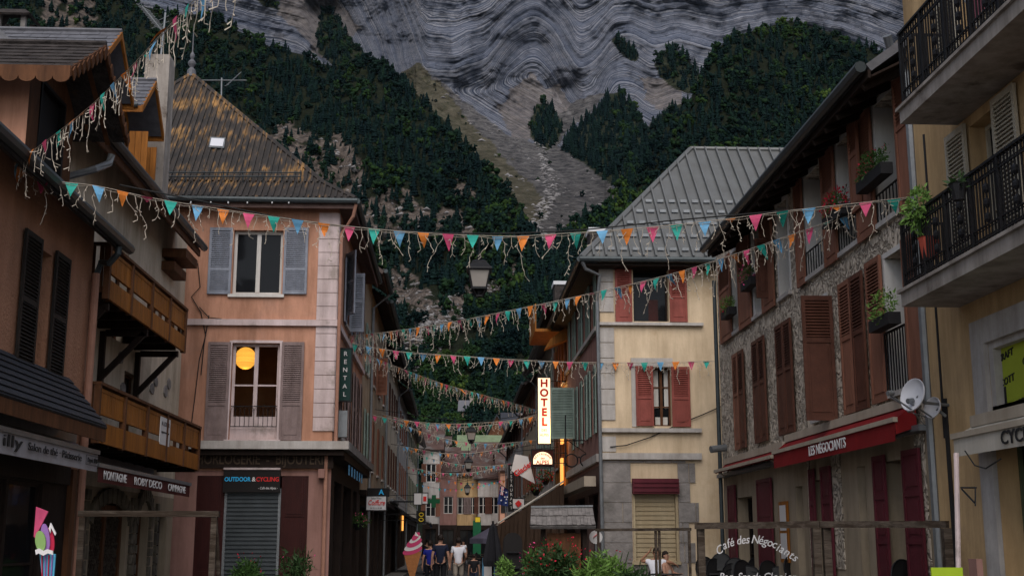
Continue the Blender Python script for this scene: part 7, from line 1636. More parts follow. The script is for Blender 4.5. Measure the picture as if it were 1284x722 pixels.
for i, Y in enumerate((51, 57, 64, 71, 79, 88, 98)):
    xl, xr = XS + .05, XR3 - .05; zl_ = 6.7 - .12 * i + (.5 if i % 2 else 0); zr_ = 6.4 - .1 * i + (0 if i % 2 else .6); 
    bunting('%s string of pennants beyond the hotel sign, counting away down the street' % ordn[i], [(xl, Y, zl_, 0), (xl + (xr - xl) * .33, Y + .6, (zl_ * 2 + zr_) / 3 - .5, 0), (xl + (xr - xl) * .66, Y + 1.2, (zl_ + zr_ * 2) / 3 - .5, 0), (xr, Y + 1.8, zr_, 0)], sp=.46, fw=.20, fh=.25, seed=10 + i, start=i, icicle=i < 5, lmax=.4, wr=.008)
# cable that carries the street lantern
def cable(label, pts, r_=.012):
    b = MB(); b.tube(catmull([P3(*q) for q in pts]), r_, 5); return tag(b.build('cable', 'wire'), label, 'cable')
cable('black steel cable carrying the big street lantern above the pennants', [(150, 232, 17.2), (250, 252, 17.2), (360, 274, 17.2), (480, 288, 17.2), (601, 293, 17.2), (720, 289, 17.0), (850, 276, 16.6), (1000, 263, 16.0), (1140, 250, 15.4)], .011)
def lantern(label, px, py, Y, s=1.0, z_up=None):
    """four-sided hanging street lantern; (px,py) = top of its cap"""
    p = P3(px, py, Y); r = thing('street_lantern', label, 'street lamp', p)
    def ring(z, w): return [p + Vector((sx * w * s, sy * w * s, z * s)) for sx, sy in ((-1, -1), (1, -1), (1, 1), (-1, 1))]
    a = [(0, .04), (-.03, .10), (-.05, .10), (-.13, .165), (-.145, .17), (-.16, .165)]
    b = MB(); R_ = [ring(z, w) for z, w in a]
    b.quad(R_[0])
    for i in range(len(R_) - 1):
        for j in range(4): b.quad([R_[i][j], R_[i][(j + 1) % 4], R_[i + 1][(j + 1) % 4], R_[i + 1][j]])
    b.quad(R_[-1]); b.lathe(p, [(.03 * s, -.01), (.045 * s, .03 * s), (.02 * s, .06 * s), (.012 * s, .12 * s)], 8); b.build('cap', 'black_iron', r)
    t_, m_ = ring(-.165, .135), ring(-.40, .088); b = MB()
    for j in range(4): b.quad([t_[j], t_[(j + 1) % 4], m_[(j + 1) % 4], m_[j]])
    b.build('glass', 'lantern_glass', r, recalc=False)
    b = MB(); t2, m2, e2 = ring(-.16, .14), ring(-.40, .093), ring(-.50, .045)
    for j in range(4): b.bar(t2[j], m2[j], .018 * s); b.bar(m2[j], m2[(j + 1) % 4], .03 * s); b.bar(m2[j], e2[j], .02 * s); b.bar(e2[j], e2[(j + 1) % 4], .018 * s)
    b.build('frame', 'black_iron', r)
    b = MB(); b.lathe(p + Vector((0, 0, -.42 * s)), [(.05 * s, 0), (.06 * s, -.02 * s), (.03 * s, -.07 * s), (.01 * s, -.10 * s)], 8); b.build('base_cap', 'black_iron', r)
    b = MB(); b.tube([p + Vector((0, 0, .1 * s)), p + Vector((0, 0, (z_up or .28)))], .012, 5); b.build('hook', 'black_iron', r)
    return r
lantern('large street lantern hanging over the middle of the street, nearest the viewer', 601, 326, 17.2, 1.05, .36)
lantern('second street lantern, hanging in front of the green-roofed house', 591, 535, 47, 1.25, .5)
lantern('third street lantern, small, below the second one', 587.5, 574, 60, 1.3, .5)
lantern('fourth street lantern, tiny, near the end of the street', 586, 607, 78, 1.3, .5)
for (Y, py, lb) in ((47, 530, 'cable across the street holding the second lantern'), (60, 570, 'cable across the street holding the third lantern'), (78, 603, 'cable across the street holding the fourth lantern')):
    z = onY(590, py, Y)[1]; b = MB(); b.tube([(XS, Y, z + .5), (.7, Y, z), (XR3, Y, z + .5)], .012, 4); tag(b.build('cable', 'wire'), lb, 'cable')
# ================================================================ people
def skin(name, V, E, R_, m, parent=None, root=0, sub=1, flat=None):
    me = bpy.data.meshes.new(name); me.from_pydata([tuple(v) for v in V], E, []); o = bpy.data.objects.new(name + '_tmp', me); COL.objects.link(o)
    md = o.modifiers.new('s', 'SKIN'); md.use_smooth_shade = True
    sv = me.skin_vertices[0].data
    for i, r_ in enumerate(R_):
        sv[i].radius = r_ if isinstance(r_, (tuple, list)) else (r_, r_)
    sv[root].use_root = True
    ss = o.modifiers.new('u', 'SUBSURF'); ss.levels = sub; ss.render_levels = sub
    bpy.context.view_layer.update(); ev = o.evaluated_get(bpy.context.evaluated_depsgraph_get()); m2 = bpy.data.meshes.new_from_object(ev); bpy.data.objects.remove(o); m2.name = name
    m2.materials.clear(); m2.materials.append(M(m)); q = bpy.data.objects.new(name, m2); COL.objects.link(q)
    if parent is not None: q.parent = parent; q.matrix_parent_inverse = Matrix.Translation(-root_loc(parent))
    return q
def person(label, base, H, yaw, J, top, legs, skin_m='skin', sleeves='short', hair='hair_dark', hair_cap=True, shoes='cloth_black', shorts=False, facing_hair=1.0):
    """J overrides joints given in metres for a 1.75 m figure, x right, y forward, z up"""
    k = H / 1.75; c, s = math.cos(yaw), math.sin(yaw); base = Vector(base)
    D = dict(pel=(0, 0, .95), spi=(0, 0, 1.14), che=(0, 0, 1.34), nek=(0, 0, 1.47), jaw=(0, .02, 1.55), hed=(0, .015, 1.63), top=(0, 0, 1.70),
             sl=(-.17, 0, 1.41), sr=(.17, 0, 1.41), el=(-.24, -.02, 1.13), er=(.24, -.02, 1.13), wl=(-.26, .06, .88), wr=(.26, .06, .88),
             hl=(-.09, 0, .90), hr=(.09, 0, .90), kl=(-.10, .06, .50), kr=(.10, -.02, .50), al=(-.10, .12, .08), ar=(.10, -.16, .12), tl=(-.11, .28, .04), tr=(.11, -.02, .04))
    D.update(J or {})
    def W(p): p = Vector(p) * k; return base + Vector((p.x * c - p.y * s, p.x * s + p.y * c, p.z))
    r = thing('person', label, 'person', base)
    names = ['pel', 'spi', 'che', 'nek', 'jaw', 'hed', 'top', 'sl', 'el', 'wl', 'sr', 'er', 'wr', 'hl', 'kl', 'al', 'tl', 'hr', 'kr', 'ar', 'tr']
    rad = dict(pel=(.14, .10), spi=(.13, .09), che=(.15, .10), nek=.058, jaw=.068, hed=(.078, .09), top=(.06, .07), sl=.06, el=.042, wl=.026, sr=.06, er=.042, wr=.026, hl=.085, kl=.055, al=.036, tl=.032, hr=.085, kr=.055, ar=.036, tr=.032)
    ix = {n: i for i, n in enumerate(names)}; V = [W(D[n]) for n in names]; R_ = [tuple(q * k for q in rad[n]) if isinstance(rad[n], tuple) else (rad[n] * k,) * 2 for n in names]
    E = [(ix[a], ix[b]) for a, b in (('pel', 'spi'), ('spi', 'che'), ('che', 'nek'), ('nek', 'jaw'), ('jaw', 'hed'), ('hed', 'top'), ('che', 'sl'), ('sl', 'el'), ('el', 'wl'), ('che', 'sr'), ('sr', 'er'), ('er', 'wr'), ('pel', 'hl'), ('hl', 'kl'), ('kl', 'al'), ('al', 'tl'), ('pel', 'hr'), ('hr', 'kr'), ('kr', 'ar'), ('ar', 'tr'))]
    # hands: palm, four fingers and a thumb
    for w_, e_ in (('wl', 'el'), ('wr', 'er')):
        d = (Vector(D[w_]) - Vector(D[e_])).normalized(); sd = d.cross(Vector((0, 1, 0)) if abs(d.y) < .9 else Vector((1, 0, 0))).normalized(); sgn = 1 if w_ == 'wl' else -1; fw_ = d.cross(sd).normalized()
        pal = Vector(D[w_]) + d * .07; V.append(W(pal)); R_.append((.034 * k, .020 * k)); E.append((ix[w_], len(V) - 1)); pi = len(V) - 1
        for q, (o_, l_) in enumerate(((-.03, .075), (-.01, .085), (.01, .08), (.03, .065))):
            a = pal + fw_ * o_ + d * .03; t_ = a + d * l_ * .5 + sd * .012 * sgn; u_ = t_ + d * l_ * .4 + sd * .03 * sgn
            V += [W(t_), W(u_)]; R_ += [(.009 * k,) * 2, (.008 * k,) * 2]; E += [(pi, len(V) - 2), (len(V) - 2, len(V) - 1)]
        t_ = Vector(D[w_]) + d * .04 + fw_ * .05; V.append(W(t_)); R_.append((.011 * k,) * 2); E.append((ix[w_], len(V) - 1)); u_ = t_ + d * .045 + fw_ * .015; V.append(W(u_)); R_.append((.009 * k,) * 2); E.append((len(V) - 2, len(V) - 1))
    body = skin('body', V, E, R_, skin_m, r)
    # face : nose and ears on the head surface
    hd = Vector(D['hed']); fdir = (Vector(D['jaw']) - Vector(D['nek'])); b = MB()
    fy = facing_hair
    # clothes
    def cl(nm, ns, ed, add, m_, lens=None):
        V2 = [W(lens[n]) if lens and n in lens else W(D[n]) for n in ns]; R2 = []
        for n in ns:
            q = rad[n]; R2.append(tuple((a + add) * k for a in q) if isinstance(q, tuple) else ((q + add) * k,) * 2)
        return skin(nm, V2, [(ns.index(a), ns.index(b_)) for a, b_ in ed], R2, m_, r)
    mid = lambda a, b_, t: tuple(Vector(D[a]).lerp(Vector(D[b_]), t)); t_ = {'short': .62, 'none': .02, 'long': 1.0}[sleeves]
    if sleeves == 'long': cl('top', ['pel', 'spi', 'che', 'sl', 'el', 'wl', 'sr', 'er', 'wr'], [('pel', 'spi'), ('spi', 'che'), ('che', 'sl'), ('sl', 'el'), ('el', 'wl'), ('che', 'sr'), ('sr', 'er'), ('er', 'wr')], .018, top)
    elif sleeves == 'short': cl('top', ['pel', 'spi', 'che', 'nek', 'sl', 'el', 'sr', 'er'], [('pel', 'spi'), ('spi', 'che'), ('che', 'nek'), ('che', 'sl'), ('sl', 'el'), ('che', 'sr'), ('sr', 'er')], .018, top, {'el': mid('sl', 'el', t_), 'er': mid('sr', 'er', t_), 'nek': mid('che', 'nek', .55), 'pel': mid('pel', 'spi', -.4)})
    else: cl('top', ['pel', 'spi', 'che'], [('pel', 'spi'), ('spi', 'che')], .015, top)
    kt = .95 if shorts else 1.0
    if shorts: cl('trousers', ['pel', 'hl', 'kl', 'hr', 'kr'], [('pel', 'hl'), ('hl', 'kl'), ('pel', 'hr'), ('hr', 'kr')], .022, legs, {'pel': mid('pel', 'spi', .35)})
    else: cl('trousers', ['pel', 'hl', 'kl', 'al', 'hr', 'kr', 'ar'], [('pel', 'hl'), ('hl', 'kl'), ('kl', 'al'), ('pel', 'hr'), ('hr', 'kr'), ('kr', 'ar')], .020, legs, {'al': mid('kl', 'al', .92), 'ar': mid('kr', 'ar', .92), 'pel': mid('pel', 'spi', .35)})
    for a, t2 in (('al', 'tl'), ('ar', 'tr')): b = MB(); A, B_ = W(D[a]), W(D[t2]); b.tube([A + (A - B_) * .25 - Vector((0, 0, .03 * k)), A - Vector((0, 0, .02 * k)), B_, B_ + (B_ - A) * .15], [.035 * k, .048 * k, .042 * k, .02 * k], 8); b.build('shoe', shoes, r)
    if hair:
        # cap of hair over the back and crown
        b = MB(); n1, n2 = 12, 8; C_ = W(Vector(D['hed']) + Vector((0, -.012, .012))); fdir = W((0, 1, 0)) - W((0, 0, 0)); fdir = Vector((fdir.x, fdir.y, 0)).normalized(); sdir = fdir.cross(Vector((0, 0, 1))); g_ = []
        for i in range(n2 + 1):
            ph_ = math.pi * .5 - i / n2 * 2.1; row = []
            for j in range(n1):
                th = 2 * math.pi * j / n1; front = math.cos(th); lim = ph_ if front < .35 else max(ph_, .42)
                rr = 1 + .06 * math.sin(j * 2.3 + i); v = fdir * math.cos(th) * math.cos(lim) * .103 * rr + sdir * math.sin(th) * math.cos(lim) * .088 * rr + Vector((0, 0, 1)) * math.sin(lim) * .118 * rr
                row.append(C_ + v * k)
            g_.append(row)
        for i in range(n2):
            for j in range(n1): b.quad([g_[i][j], g_[i][(j + 1) % n1], g_[i + 1][(j + 1) % n1], g_[i + 1][j]])
        b.build('hair', hair, r, recalc=False, smooth=True)
    # face features
    C_ = W(Vector(D['hed'])); fdir = W((0, 1, 0)) - W((0, 0, 0)); fdir.normalize(); sd = fdir.cross(Vector((0, 0, 1)))
    b = MB(); b.tube([C_ + fdir * .075 * k + Vector((0, 0, .015 * k)), C_ + fdir * .108 * k - Vector((0, 0, .03 * k)), C_ + fdir * .08 * k - Vector((0, 0, .04 * k))], [.008 * k, .014 * k, .008 * k], 6); b.build('nose', skin_m, r)
    for s_ in (-1, 1):
        b = MB(); b.lathe(C_ + sd * s_ * .034 * k + fdir * .078 * k + Vector((0, 0, .012 * k)), [(.004 * k, -.006), (.013 * k, 0), (.004 * k, .006)], 8, fdir); b.build('eye', 'black_plastic', r)
        b = MB(); b.lathe(C_ + sd * s_ * .082 * k, [(.02 * k, -.006), (.03 * k, 0), (.02 * k, .008)], 8, sd); b.build('ear', skin_m, r)
    b = MB(); m0 = C_ + fdir * .08 * k - Vector((0, 0, .062 * k)); b.tube([m0 - sd * .024 * k, m0 + fdir * .008, m0 + sd * .024 * k], .006 * k, 5); b.build('mouth', 'flower_red' if False else 'skin_tan', r)
    return r
def gpos(px, Y, z=0): return Vector(((px - 568) / 1582. * Y, Y, z))
person('man in dark navy t-shirt walking away, left of the man in white', gpos(552.5, 38.5), 1.80, 0, None, 'cloth_navy', 'cloth_black')
person('man in white short-sleeved shirt and beige shorts walking away', gpos(575, 40), 1.72, .05, dict(er=(.25, .02, 1.14), wr=(.22, .2, 1.03), al=(-.10, -.12, .10), tl=(-.11, .02, .04), kl=(-.1, 0, .5), ar=(.10, .1, .08), tr=(.11, .25, .04), kr=(.1, .08, .5)), 'cloth_white', 'cloth_beige', shorts=True)
person('boy in black t-shirt walking away, shortest of the walkers', gpos(594.5, 40.5), 1.20, -.05, None, 'cloth_black', 'cloth_jeans', shorts=True)
person('person in bright blue t-shirt, half hidden behind the man in navy', gpos(539.5, 41), 1.62, .1, None, 'cloth_blue', 'cloth_black')
person('distant person in white top standing by the far tables', gpos(581, 84), 1.62, 3.1, dict(al=(-.1, 0, .08), tl=(-.11, .15, .04), ar=(.1, 0, .08), tr=(.11, .15, .04)), 'cloth_white', 'cloth_jeans')
person('distant person in dark clothes by the left-hand shops', gpos(536, 62), 1.7, .3, None, 'cloth_black', 'cloth_jeans', sleeves='long')
sit = dict(pel=(0, 0, .50), spi=(0, -.05, .70), che=(0, -.12, .90), nek=(0, -.13, 1.03), jaw=(0, -.11, 1.10), hed=(0, -.12, 1.18), top=(0, -.14, 1.25), hl=(-.09, .02, .48), hr=(.09, .02, .48), kl=(-.13, .42, .50), kr=(.13, .42, .50), al=(-.13, .48, .08), ar=(.13, .48, .08), tl=(-.13, .64, .04), tr=(.13, .64, .04))
m_ = dict(sit); m_.update(sl=(-.17, -.12, .97), sr=(.17, -.12, .97), er=(.38, -.08, .98), wr=(.20, -.08, 1.16), el=(-.34, -.16, .95), wl=(-.40, -.22, .92))
person('bearded man in white t-shirt seated at the café, hand raised to his head', gpos(822.5, 31.2, .12), 1.78, math.pi - .35, m_, 'cloth_white', 'cloth_jeans', skin_m='skin_tan')
w2 = dict(sit); w2.update(sl=(-.15, -.12, .95), sr=(.15, -.12, .95), er=(.20, -.05, .72), wr=(.05, .14, .62), el=(-.22, -.02, .74), wl=(-.1, .2, .72))
person('woman in sleeveless top seated beside the man in white, hair tied up', gpos(841, 31.2, .12), 1.66, math.pi + .9, w2, 'cloth_beige', 'cloth_navy', sleeves='none')
# ================================================================ café chairs, terrace frames, planters, boards
def chair(loc, yaw=0, label=None, group=None):
    r = thing('cafe_chair', label, 'chair', loc, group); c, s = math.cos(yaw), math.sin(yaw)
    def W(x, y, z): return Vector(loc) + Vector((x * c - y * s, x * s + y * c, z))
    b = MB(); b.slab([W(-.21, -.2, .46), W(.21, -.2, .46), W(.22, .2, .47), W(-.22, .2, .47)], .035); b.build('seat', 'black_plastic', r)
    b = MB(); pts = []; n = 12
    outer = [W(.22 * math.cos(a), -.22 - .05 * (math.sin(a) * .5), .62 + .27 * max(0, math.sin(a)) ** .8) for a in np.linspace(0, math.pi, n)]
    b.slab(outer + [W(-.19, -.2, .52), W(.19, -.2, .52)], .025, W(0, -1, 0) - W(0, 0, 0)); b.build('backrest', 'black_plastic', r)
    b = MB(); b.tube([W(.2, -.2, .47)] + outer + [W(-.2, -.2, .47)], .014, 5); b.build('back_frame', 'black_iron', r)
    for sx in (-1, 1):
        for sy in (-1, 1): b = MB(); b.tube([W(.19 * sx, .17 * sy, .45), W(.23 * sx, .22 * sy, 0)], .013, 5); b.build('leg', 'black_iron', r)
    return r
proto = None; nst = 0
glab = 'stacked black café chair on the terrace below the red awnings'
spots = [(905, 27.5), (925, 26), (942, 25.2), (958, 26.5), (975, 24.4), (992, 25.4), (1008, 23.6), (1024, 24.6), (1043, 22.4), (1068, 21.2), (1083, 20.4), (1134, 18.6), (1152, 17.6), (890, 28.2)]
for i, (px, Y) in enumerate(spots):
    x = (px - 568) / 1582. * Y
    tall = 3 if i % 3 else 4
    for k in range(tall):
        loc = (x + random.uniform(-.01, .01), Y, .105 + k * .115 + (.03 if i % 2 else 0))
        if proto is None: proto = chair(loc, math.pi + .0, glab, 'stacked café chairs on the terrace')
        else: copy_thing(proto, loc, glab, rotz=random.uniform(-.5, .5))
# chair the couple sit on
for (px, lb, ya_) in ((822.5, 'black café chair under the seated man in white', math.pi - .35), (841, 'black café chair under the seated woman', math.pi + .9)):
    q = gpos(px, 31.2, .10); chair(q, ya_, lb)
tb = thing('cafe_table', 'round black café table between the seated couple and the terrace frame', 'table', gpos(835, 30.3, .1)); b = MB(); q = gpos(835, 30.3, .1); b.lathe(q, [(.02, .70), (.36, .70), (.37, .72), (.36, .735), (.02, .735)], 20); b.build('table_top', 'black_plastic', tb); b = MB(); b.lathe(q, [(.22, 0), (.2, .03), (.03, .06), (.025, .69)], 10); b.build('pedestal', 'black_iron', tb)
# wooden terrace frames
def beam(name, a, c, w, h, m, par): b = MB(); b.bar(a, c, w, h); return b.build(name, m, par)
tf = thing('terrace_screen', 'weathered timber terrace frame with glass panels below the red awnings', 'screen', (3.6, 17, 0))
zt_ = 1.80
def top_at(px, Y): p = P3(px, 657, Y); return Vector((p.x, Y, zt_))
pts_ = [(878, 18.0), (1029, 16.0), (1186, 14.6)]; Pq = [top_at(*q) for q in pts_]
def fixz(px, py, Y): return P3(px, py, Y)
T0, T1, T2_ = fixz(873, 659, 18.0), fixz(1029, 657, 16.6), fixz(1188, 657, 15.2)
beam('top_rail', T0, T1, .09, .09, 'wood_grey', tf); beam('top_rail', T1 + Vector((.02, 0, 0)), T2_, .085, .085, 'wood_grey', tf)
for (q, dx) in ((T0, .06), (T1, -.07), (T1, .07), (T2_, -.02)):
    p = q + Vector((dx, 0, -.045)); beam('post', (p.x, p.y, .1), p, .10, .10, 'wood_grey', tf)
for (a, c) in ((T0, T1), (T1, T2_)):
    b = MB(); A, B_ = a + Vector((.12, 0, -.06)), c + Vector((-.14, 0, -.06)); b.quad([A, B_, Vector((B_.x, B_.y, .35)), Vector((A.x, A.y, .35))]); b.build('glass_panel', 'clear_glass', tf, recalc=False)
    beam('bottom_rail', (A.x, A.y, .3), (B_.x, B_.y, .3), .08, .08, 'wood_grey', tf)
d_ = (T1 - T0).normalized(); fg = Fr((0, 0, 0), (1, 0, 0), Vector((0, 0, 1)).cross(Vector((d_.x, d_.y, 0))).normalized() * -1); Ng = Vector((d_.y, -d_.x, 0)).normalized(); Ng = Ng if Ng.y < 0 else -Ng
fgl = Fr((0, 0, 0), (1, 0, 0), Ng)
def glass_text(s, chars, h, par):
    """letters set one by one along a curve on the glass pane"""
    for ch, px, py, ro in chars:
        if ch == ' ': continue
        dd = Vector(ray(px, py)); o_ = Vector((0, 0, EYE)); t = (T0 - o_).dot(Ng) / dd.dot(Ng); p = o_ + dd * t + Ng * .006
        f_ = Fr(p, (1, 0, 0), Ng); text(ch, f_, 0, 0, 0, h, 'letter_white', par, rot=ro, shear=.25, bold=.006, ext=.001)
s1 = 'Café des Négociants'; n_ = len(s1); ch = []
xs_ = [899, 906, 912, 917, 923, 931, 938, 944, 950, 957, 964, 971, 977, 982, 985, 989, 993, 997, 1000]
wts = [1.3, .95, .65, .9, .6, 1, .95, .9, .5, 1.45, .95, 1, 1.05, .9, .6, 1.1, 1.15, .8, .9]; cum = np.cumsum(wts) - np.array(wts) / 2; tt = cum / sum(wts)
for c_, t in zip(s1, tt):
    x = 898 + (1000 - 898) * t; y = 676 + 28 * (2 * (t - .43)) ** 2 * .62 + (3 if t < .1 else 0) + (2 if t > .75 else 0); ch.append((c_, x, y, -math.atan(28 * .62 * 8 * (t - .43) / 102.)))
glass_text(s1, ch, .118, tf)
s2 = 'Bar Snack Glacier'; n_ = len(s2)
glass_text(s2, [(c_, 902 + 96 * (i + .5) / n_, 723, 0) for i, c_ in enumerate(s2)], .11, tf)
# farther thin frame
tf2 = thing('terrace_screen', 'thin dark timber terrace frame in front of the cream house blind', 'screen', (3.9, 22.5, 0)); F0, F1 = fixz(747, 664, 23.5), fixz(866, 663, 22.0); beam('top_rail', F0, F1, .05, .05, 'wood_grey', tf2)
for px in (750, 822, 826.5, 864): q = fixz(px, 665, 23.5 - (px - 747) / 119 * 1.5); beam('post', (q.x, q.y, .1), q, .045, .045, 'wood_grey', tf2)
tl_ = thing('terrace_screen', 'grey weathered timber frame with one rail in front of the lattice door', 'screen', (-4, 16, 0)); G0, G1 = fixz(99, 643.5, 16.4), fixz(275, 644, 16.4); beam('top_rail', G0, G1, .10, .075, 'wood_grey', tl_)
for px in (104, 269): q = fixz(px, 648, 16.4); beam('post', (q.x, q.y, .1), q, .075, .075, 'wood_grey', tl_)
q = fixz(270, 650, 16.4); beam('brace', q, (q.x + .12, q.y + .4, .1), .05, .05, 'wood_grey', tl_)
# kiosk-like menu shelter with shingle roof
ks_ = thing('menu_shelter', 'small wooden shelter with a two-course shingle roof among the flowers', 'shelter', (2.4, 24, 0)); Yk = 24.0
a0, a1, e0_, e1_ = P3(666, 637, Yk + .25), P3(743, 636, Yk + .25), P3(665, 660, Yk - .25), P3(747, 660, Yk - .25)
b = MB(); b.slab([e0_, e1_, a1, a0], .05); rs4 = np.random.RandomState(8)
for row in range(2):
    t0, t1 = row * .5, row * .5 + .56; x = 0
    while x < 1:
        w_ = rs4.uniform(.05, .10); x2 = min(1, x + w_); L0, L1_ = e0_.lerp(a0, t0), e1_.lerp(a1, t0); H0, H1 = e0_.lerp(a0, min(1, t1)), e1_.lerp(a1, min(1, t1)); up = Vector((0, -.01, .02 + .01 * rs4.rand()))
        b.slab([L0.lerp(L1_, x) + up * 1.6, L0.lerp(L1_, x2 - .004) + up * 1.6, H0.lerp(H1, x2 - .004) + up * .6, H0.lerp(H1, x) + up * .6], .02); x = x2
mat('shingle', (.17, .155, .15), .85, .45, 9, .4, 20, stretch=(1, 1, .4)); b.build('shingle_roof', 'shingle', ks_)
b = MB(); b.bar(a0 + Vector((0, 0, .03)), a1 + Vector((0, 0, .03)), .09, .035); b.build('ridge_flashing', 'zinc', ks_)
b = MB(); b.slab([a0, a1, a1 + Vector((0, .5, -.3)), a0 + Vector((0, .5, -.3))], .05); b.build('rear_roof', 'shingle', ks_)
for px in (681, 733): q = P3(px, 662, Yk); beam('post', (q.x, q.y, .05), (q.x, q.y, q.z + .1), .09, .09, 'wood_dark', ks_)
q0_, q1_ = P3(686, 668, Yk), P3(728, 668, Yk); b = MB(FY(Yk)); b.box(q0_.x, q1_.x, 1.05, q0_.z, -.02, .02); b.build('notice_board', 'wood_brown', ks_)
b = MB(); c_ = P3(747, 673, 24.5); pts = [c_ + Vector((math.cos(a) * .13, 0, math.sin(a) * .13)) for a in np.linspace(0, 2 * math.pi, 17)[:-1]]; b.slab(pts, .02, (0, -1, 0)); rsn = tag(b.build('round_sign', 'sign_white'), 'small round white sign with red mark beside the shingle shelter', 'sign'); b = MB(); b.bar(c_ + Vector((-.05, -.03, .0)), c_ + Vector((.05, -.03, .07)), .04, .01); b.build('red_mark', 'letter_red', rsn); b = MB(); b.tube([c_ - Vector((0, 0, .1)), (c_.x, c_.y, .05)], .02, 6); b.build('post', 'zinc', rsn)
# planters and bushes
def planter(label, px, py_top, Y, w, h_pl, nl, nf, ml='leaf', mf='flower_red', pot='pot_terracotta', lsz=.04, zpot=.45, seed=1, elong=3.0, depth=.5):
    x = (px - 568) / 1582. * Y; zt = onY(px, py_top, Y)[1]; r = thing('planter', label, 'planter', (x, Y, .1)); b = MB(Fr((0, 0, 0), (1, 0, 0), (0, 1, 0)))
    b.box(x - w * .42, x + w * .42, .1, .1 + zpot, Y - depth * .4, Y + depth * .4); b.box(x - w * .45, x + w * .45, .1 + zpot, .16 + zpot, Y - depth * .43, Y + depth * .43); b.build('trough', pot, r)
    zc = (zt + .1 + zpot) / 2; hh = (zt - .1 - zpot) / 2; bush((x, Y, zc - .05), w * .44, depth * .6, hh * .86, int(nl * 1.6), lsz, seed, elong=elong, hollow=.1).build('foliage', ml, r, recalc=False)
    b = MB()
    for k in range(14): e = Vector((x + random.uniform(-w, w) * .42, Y + random.uniform(-.2, .2), zc + random.uniform(0, hh))); b.tube([(x + (e.x - x) * .4, Y, .1 + zpot), e], [.012, .006], 4)
    b.build('stem', 'leaf_dark', r)
    if nf: bush((x, Y, zc + hh * .25), w * .5, depth * .62, hh * .85, nf, .034, seed + 3, elong=1.2, hollow=.75).build('flowers', mf, r, recalc=False)
    return r
planter('planter of dark oleander with red flowers before the shingle shelter', 697, 675, 22.0, 1.05, 1, 1500, 260, 'leaf_dark', seed=31)
planter('planter with pink blossoms at the left of the red oleander', 670, 682, 22.6, .55, 1, 600, 60, 'leaf', 'flower_pink', seed=32)
planter('tall pale green bamboo-like shrub in a trough right of the oleander', 757, 688, 21.6, 1.2, 1, 1300, 20, 'leaf_light', 'flower_red', seed=33, elong=4.0, lsz=.04)
planter('low dark green shrub in a trough just below the seated couple', 795, 706, 21.0, .7, 1, 600, 0, 'leaf_dark', seed=34, elong=3.5)
planter('low bushy oleander with red flowers before the steel roller shutter', 314, 694, 24, .62, 1, 620, 26, 'leaf', seed=35, pot='pot_black')
planter('taller sparse oleander with a pink flower by the dark red panel', 374, 682, 24, .72, 1, 380, 9, 'leaf_dark', 'flower_pink', seed=36, pot='sign_lime', elong=3.4)
planter('red planter with pale green fern beside the closed umbrella', 634, 693, 30, .45, 1, 300, 0, 'leaf_light', seed=37, pot='pot_terracotta')
# closed umbrellas and dark parasol
def closed_umbrella(label, px, py_top, Y, m, w=.26):
    x = (px - 568) / 1582. * Y; zt = onY(px, py_top, Y)[1]; r = thing('parasol', label, 'parasol', (x, Y, 0)); b = MB(); n = 18; prof = [(.02, zt), (.08, zt - .12), (w * .6, zt - .45), (w, zt - 1.0), (w * .9, zt - 1.15)]; i0 = len(b.v)
    for r_, z in prof:
        for j in range(n): a = 2 * math.pi * j / n; q = r_ * (1 + .22 * (-1) ** j * (r_ > .05)); b.v.append((x + q * math.cos(a), Y + q * math.sin(a), z))
    for k in range(len(prof) - 1):
        for j in range(n): a_, b_ = i0 + k * n + j, i0 + k * n + (j + 1) % n; b.f.append((a_, b_, b_ + n, a_ + n))
    b.build('canopy', m, r, recalc=False); b = MB(); b.tube([(x, Y, .05), (x, Y, zt + .05)], .03, 8); b.build('pole', 'black_iron', r); b = MB(); b.lathe((x, Y, 0), [(.28, .0), (.28, .07), (.06, .1)], 14); b.build('base', 'black_iron', r); return r
closed_umbrella('folded dark umbrella on a pole in the right of the street', 618, 655, 34, 'cloth_black', .24)
def open_umbrella(label, px, py_top, Y, R0, dz, m):
    x = (px - 568) / 1582. * Y; zt = onY(px, py_top, Y)[1]; r = thing('parasol', label, 'parasol', (x, Y, 0)); b = MB(); n = 8; i = len(b.v); b.v.append((x, Y, zt))
    for j in range(n): a = 2 * math.pi * (j + .5) / n; b.v.append((x + R0 * math.cos(a), Y + R0 * math.sin(a), zt - dz))
    for j in range(n): b.f.append((i, i + 1 + j, i + 1 + (j + 1) % n))
    i2 = len(b.v)
    for j in range(n): a = 2 * math.pi * (j + .5) / n; b.v.append((x + R0 * math.cos(a), Y + R0 * math.sin(a), zt - dz - .18))
    for j in range(n): b.f.append((i + 1 + j, i + 1 + (j + 1) % n, i2 + (j + 1) % n, i2 + j))
    b.build('canopy', m, r, recalc=False); b = MB(); b.tube([(x, Y, .05), (x, Y, zt + .06)], .025, 8); b.build('pole', 'black_iron', r); b = MB(); b.lathe((x, Y, 0), [(.28, .0), (.28, .07), (.06, .1)], 14); b.build('base', 'black_iron', r); return r
open_umbrella('small open grey-violet parasol just left of the folded dark umbrella', 616, 660, 46, .85, .42, 'umbrella_grey')
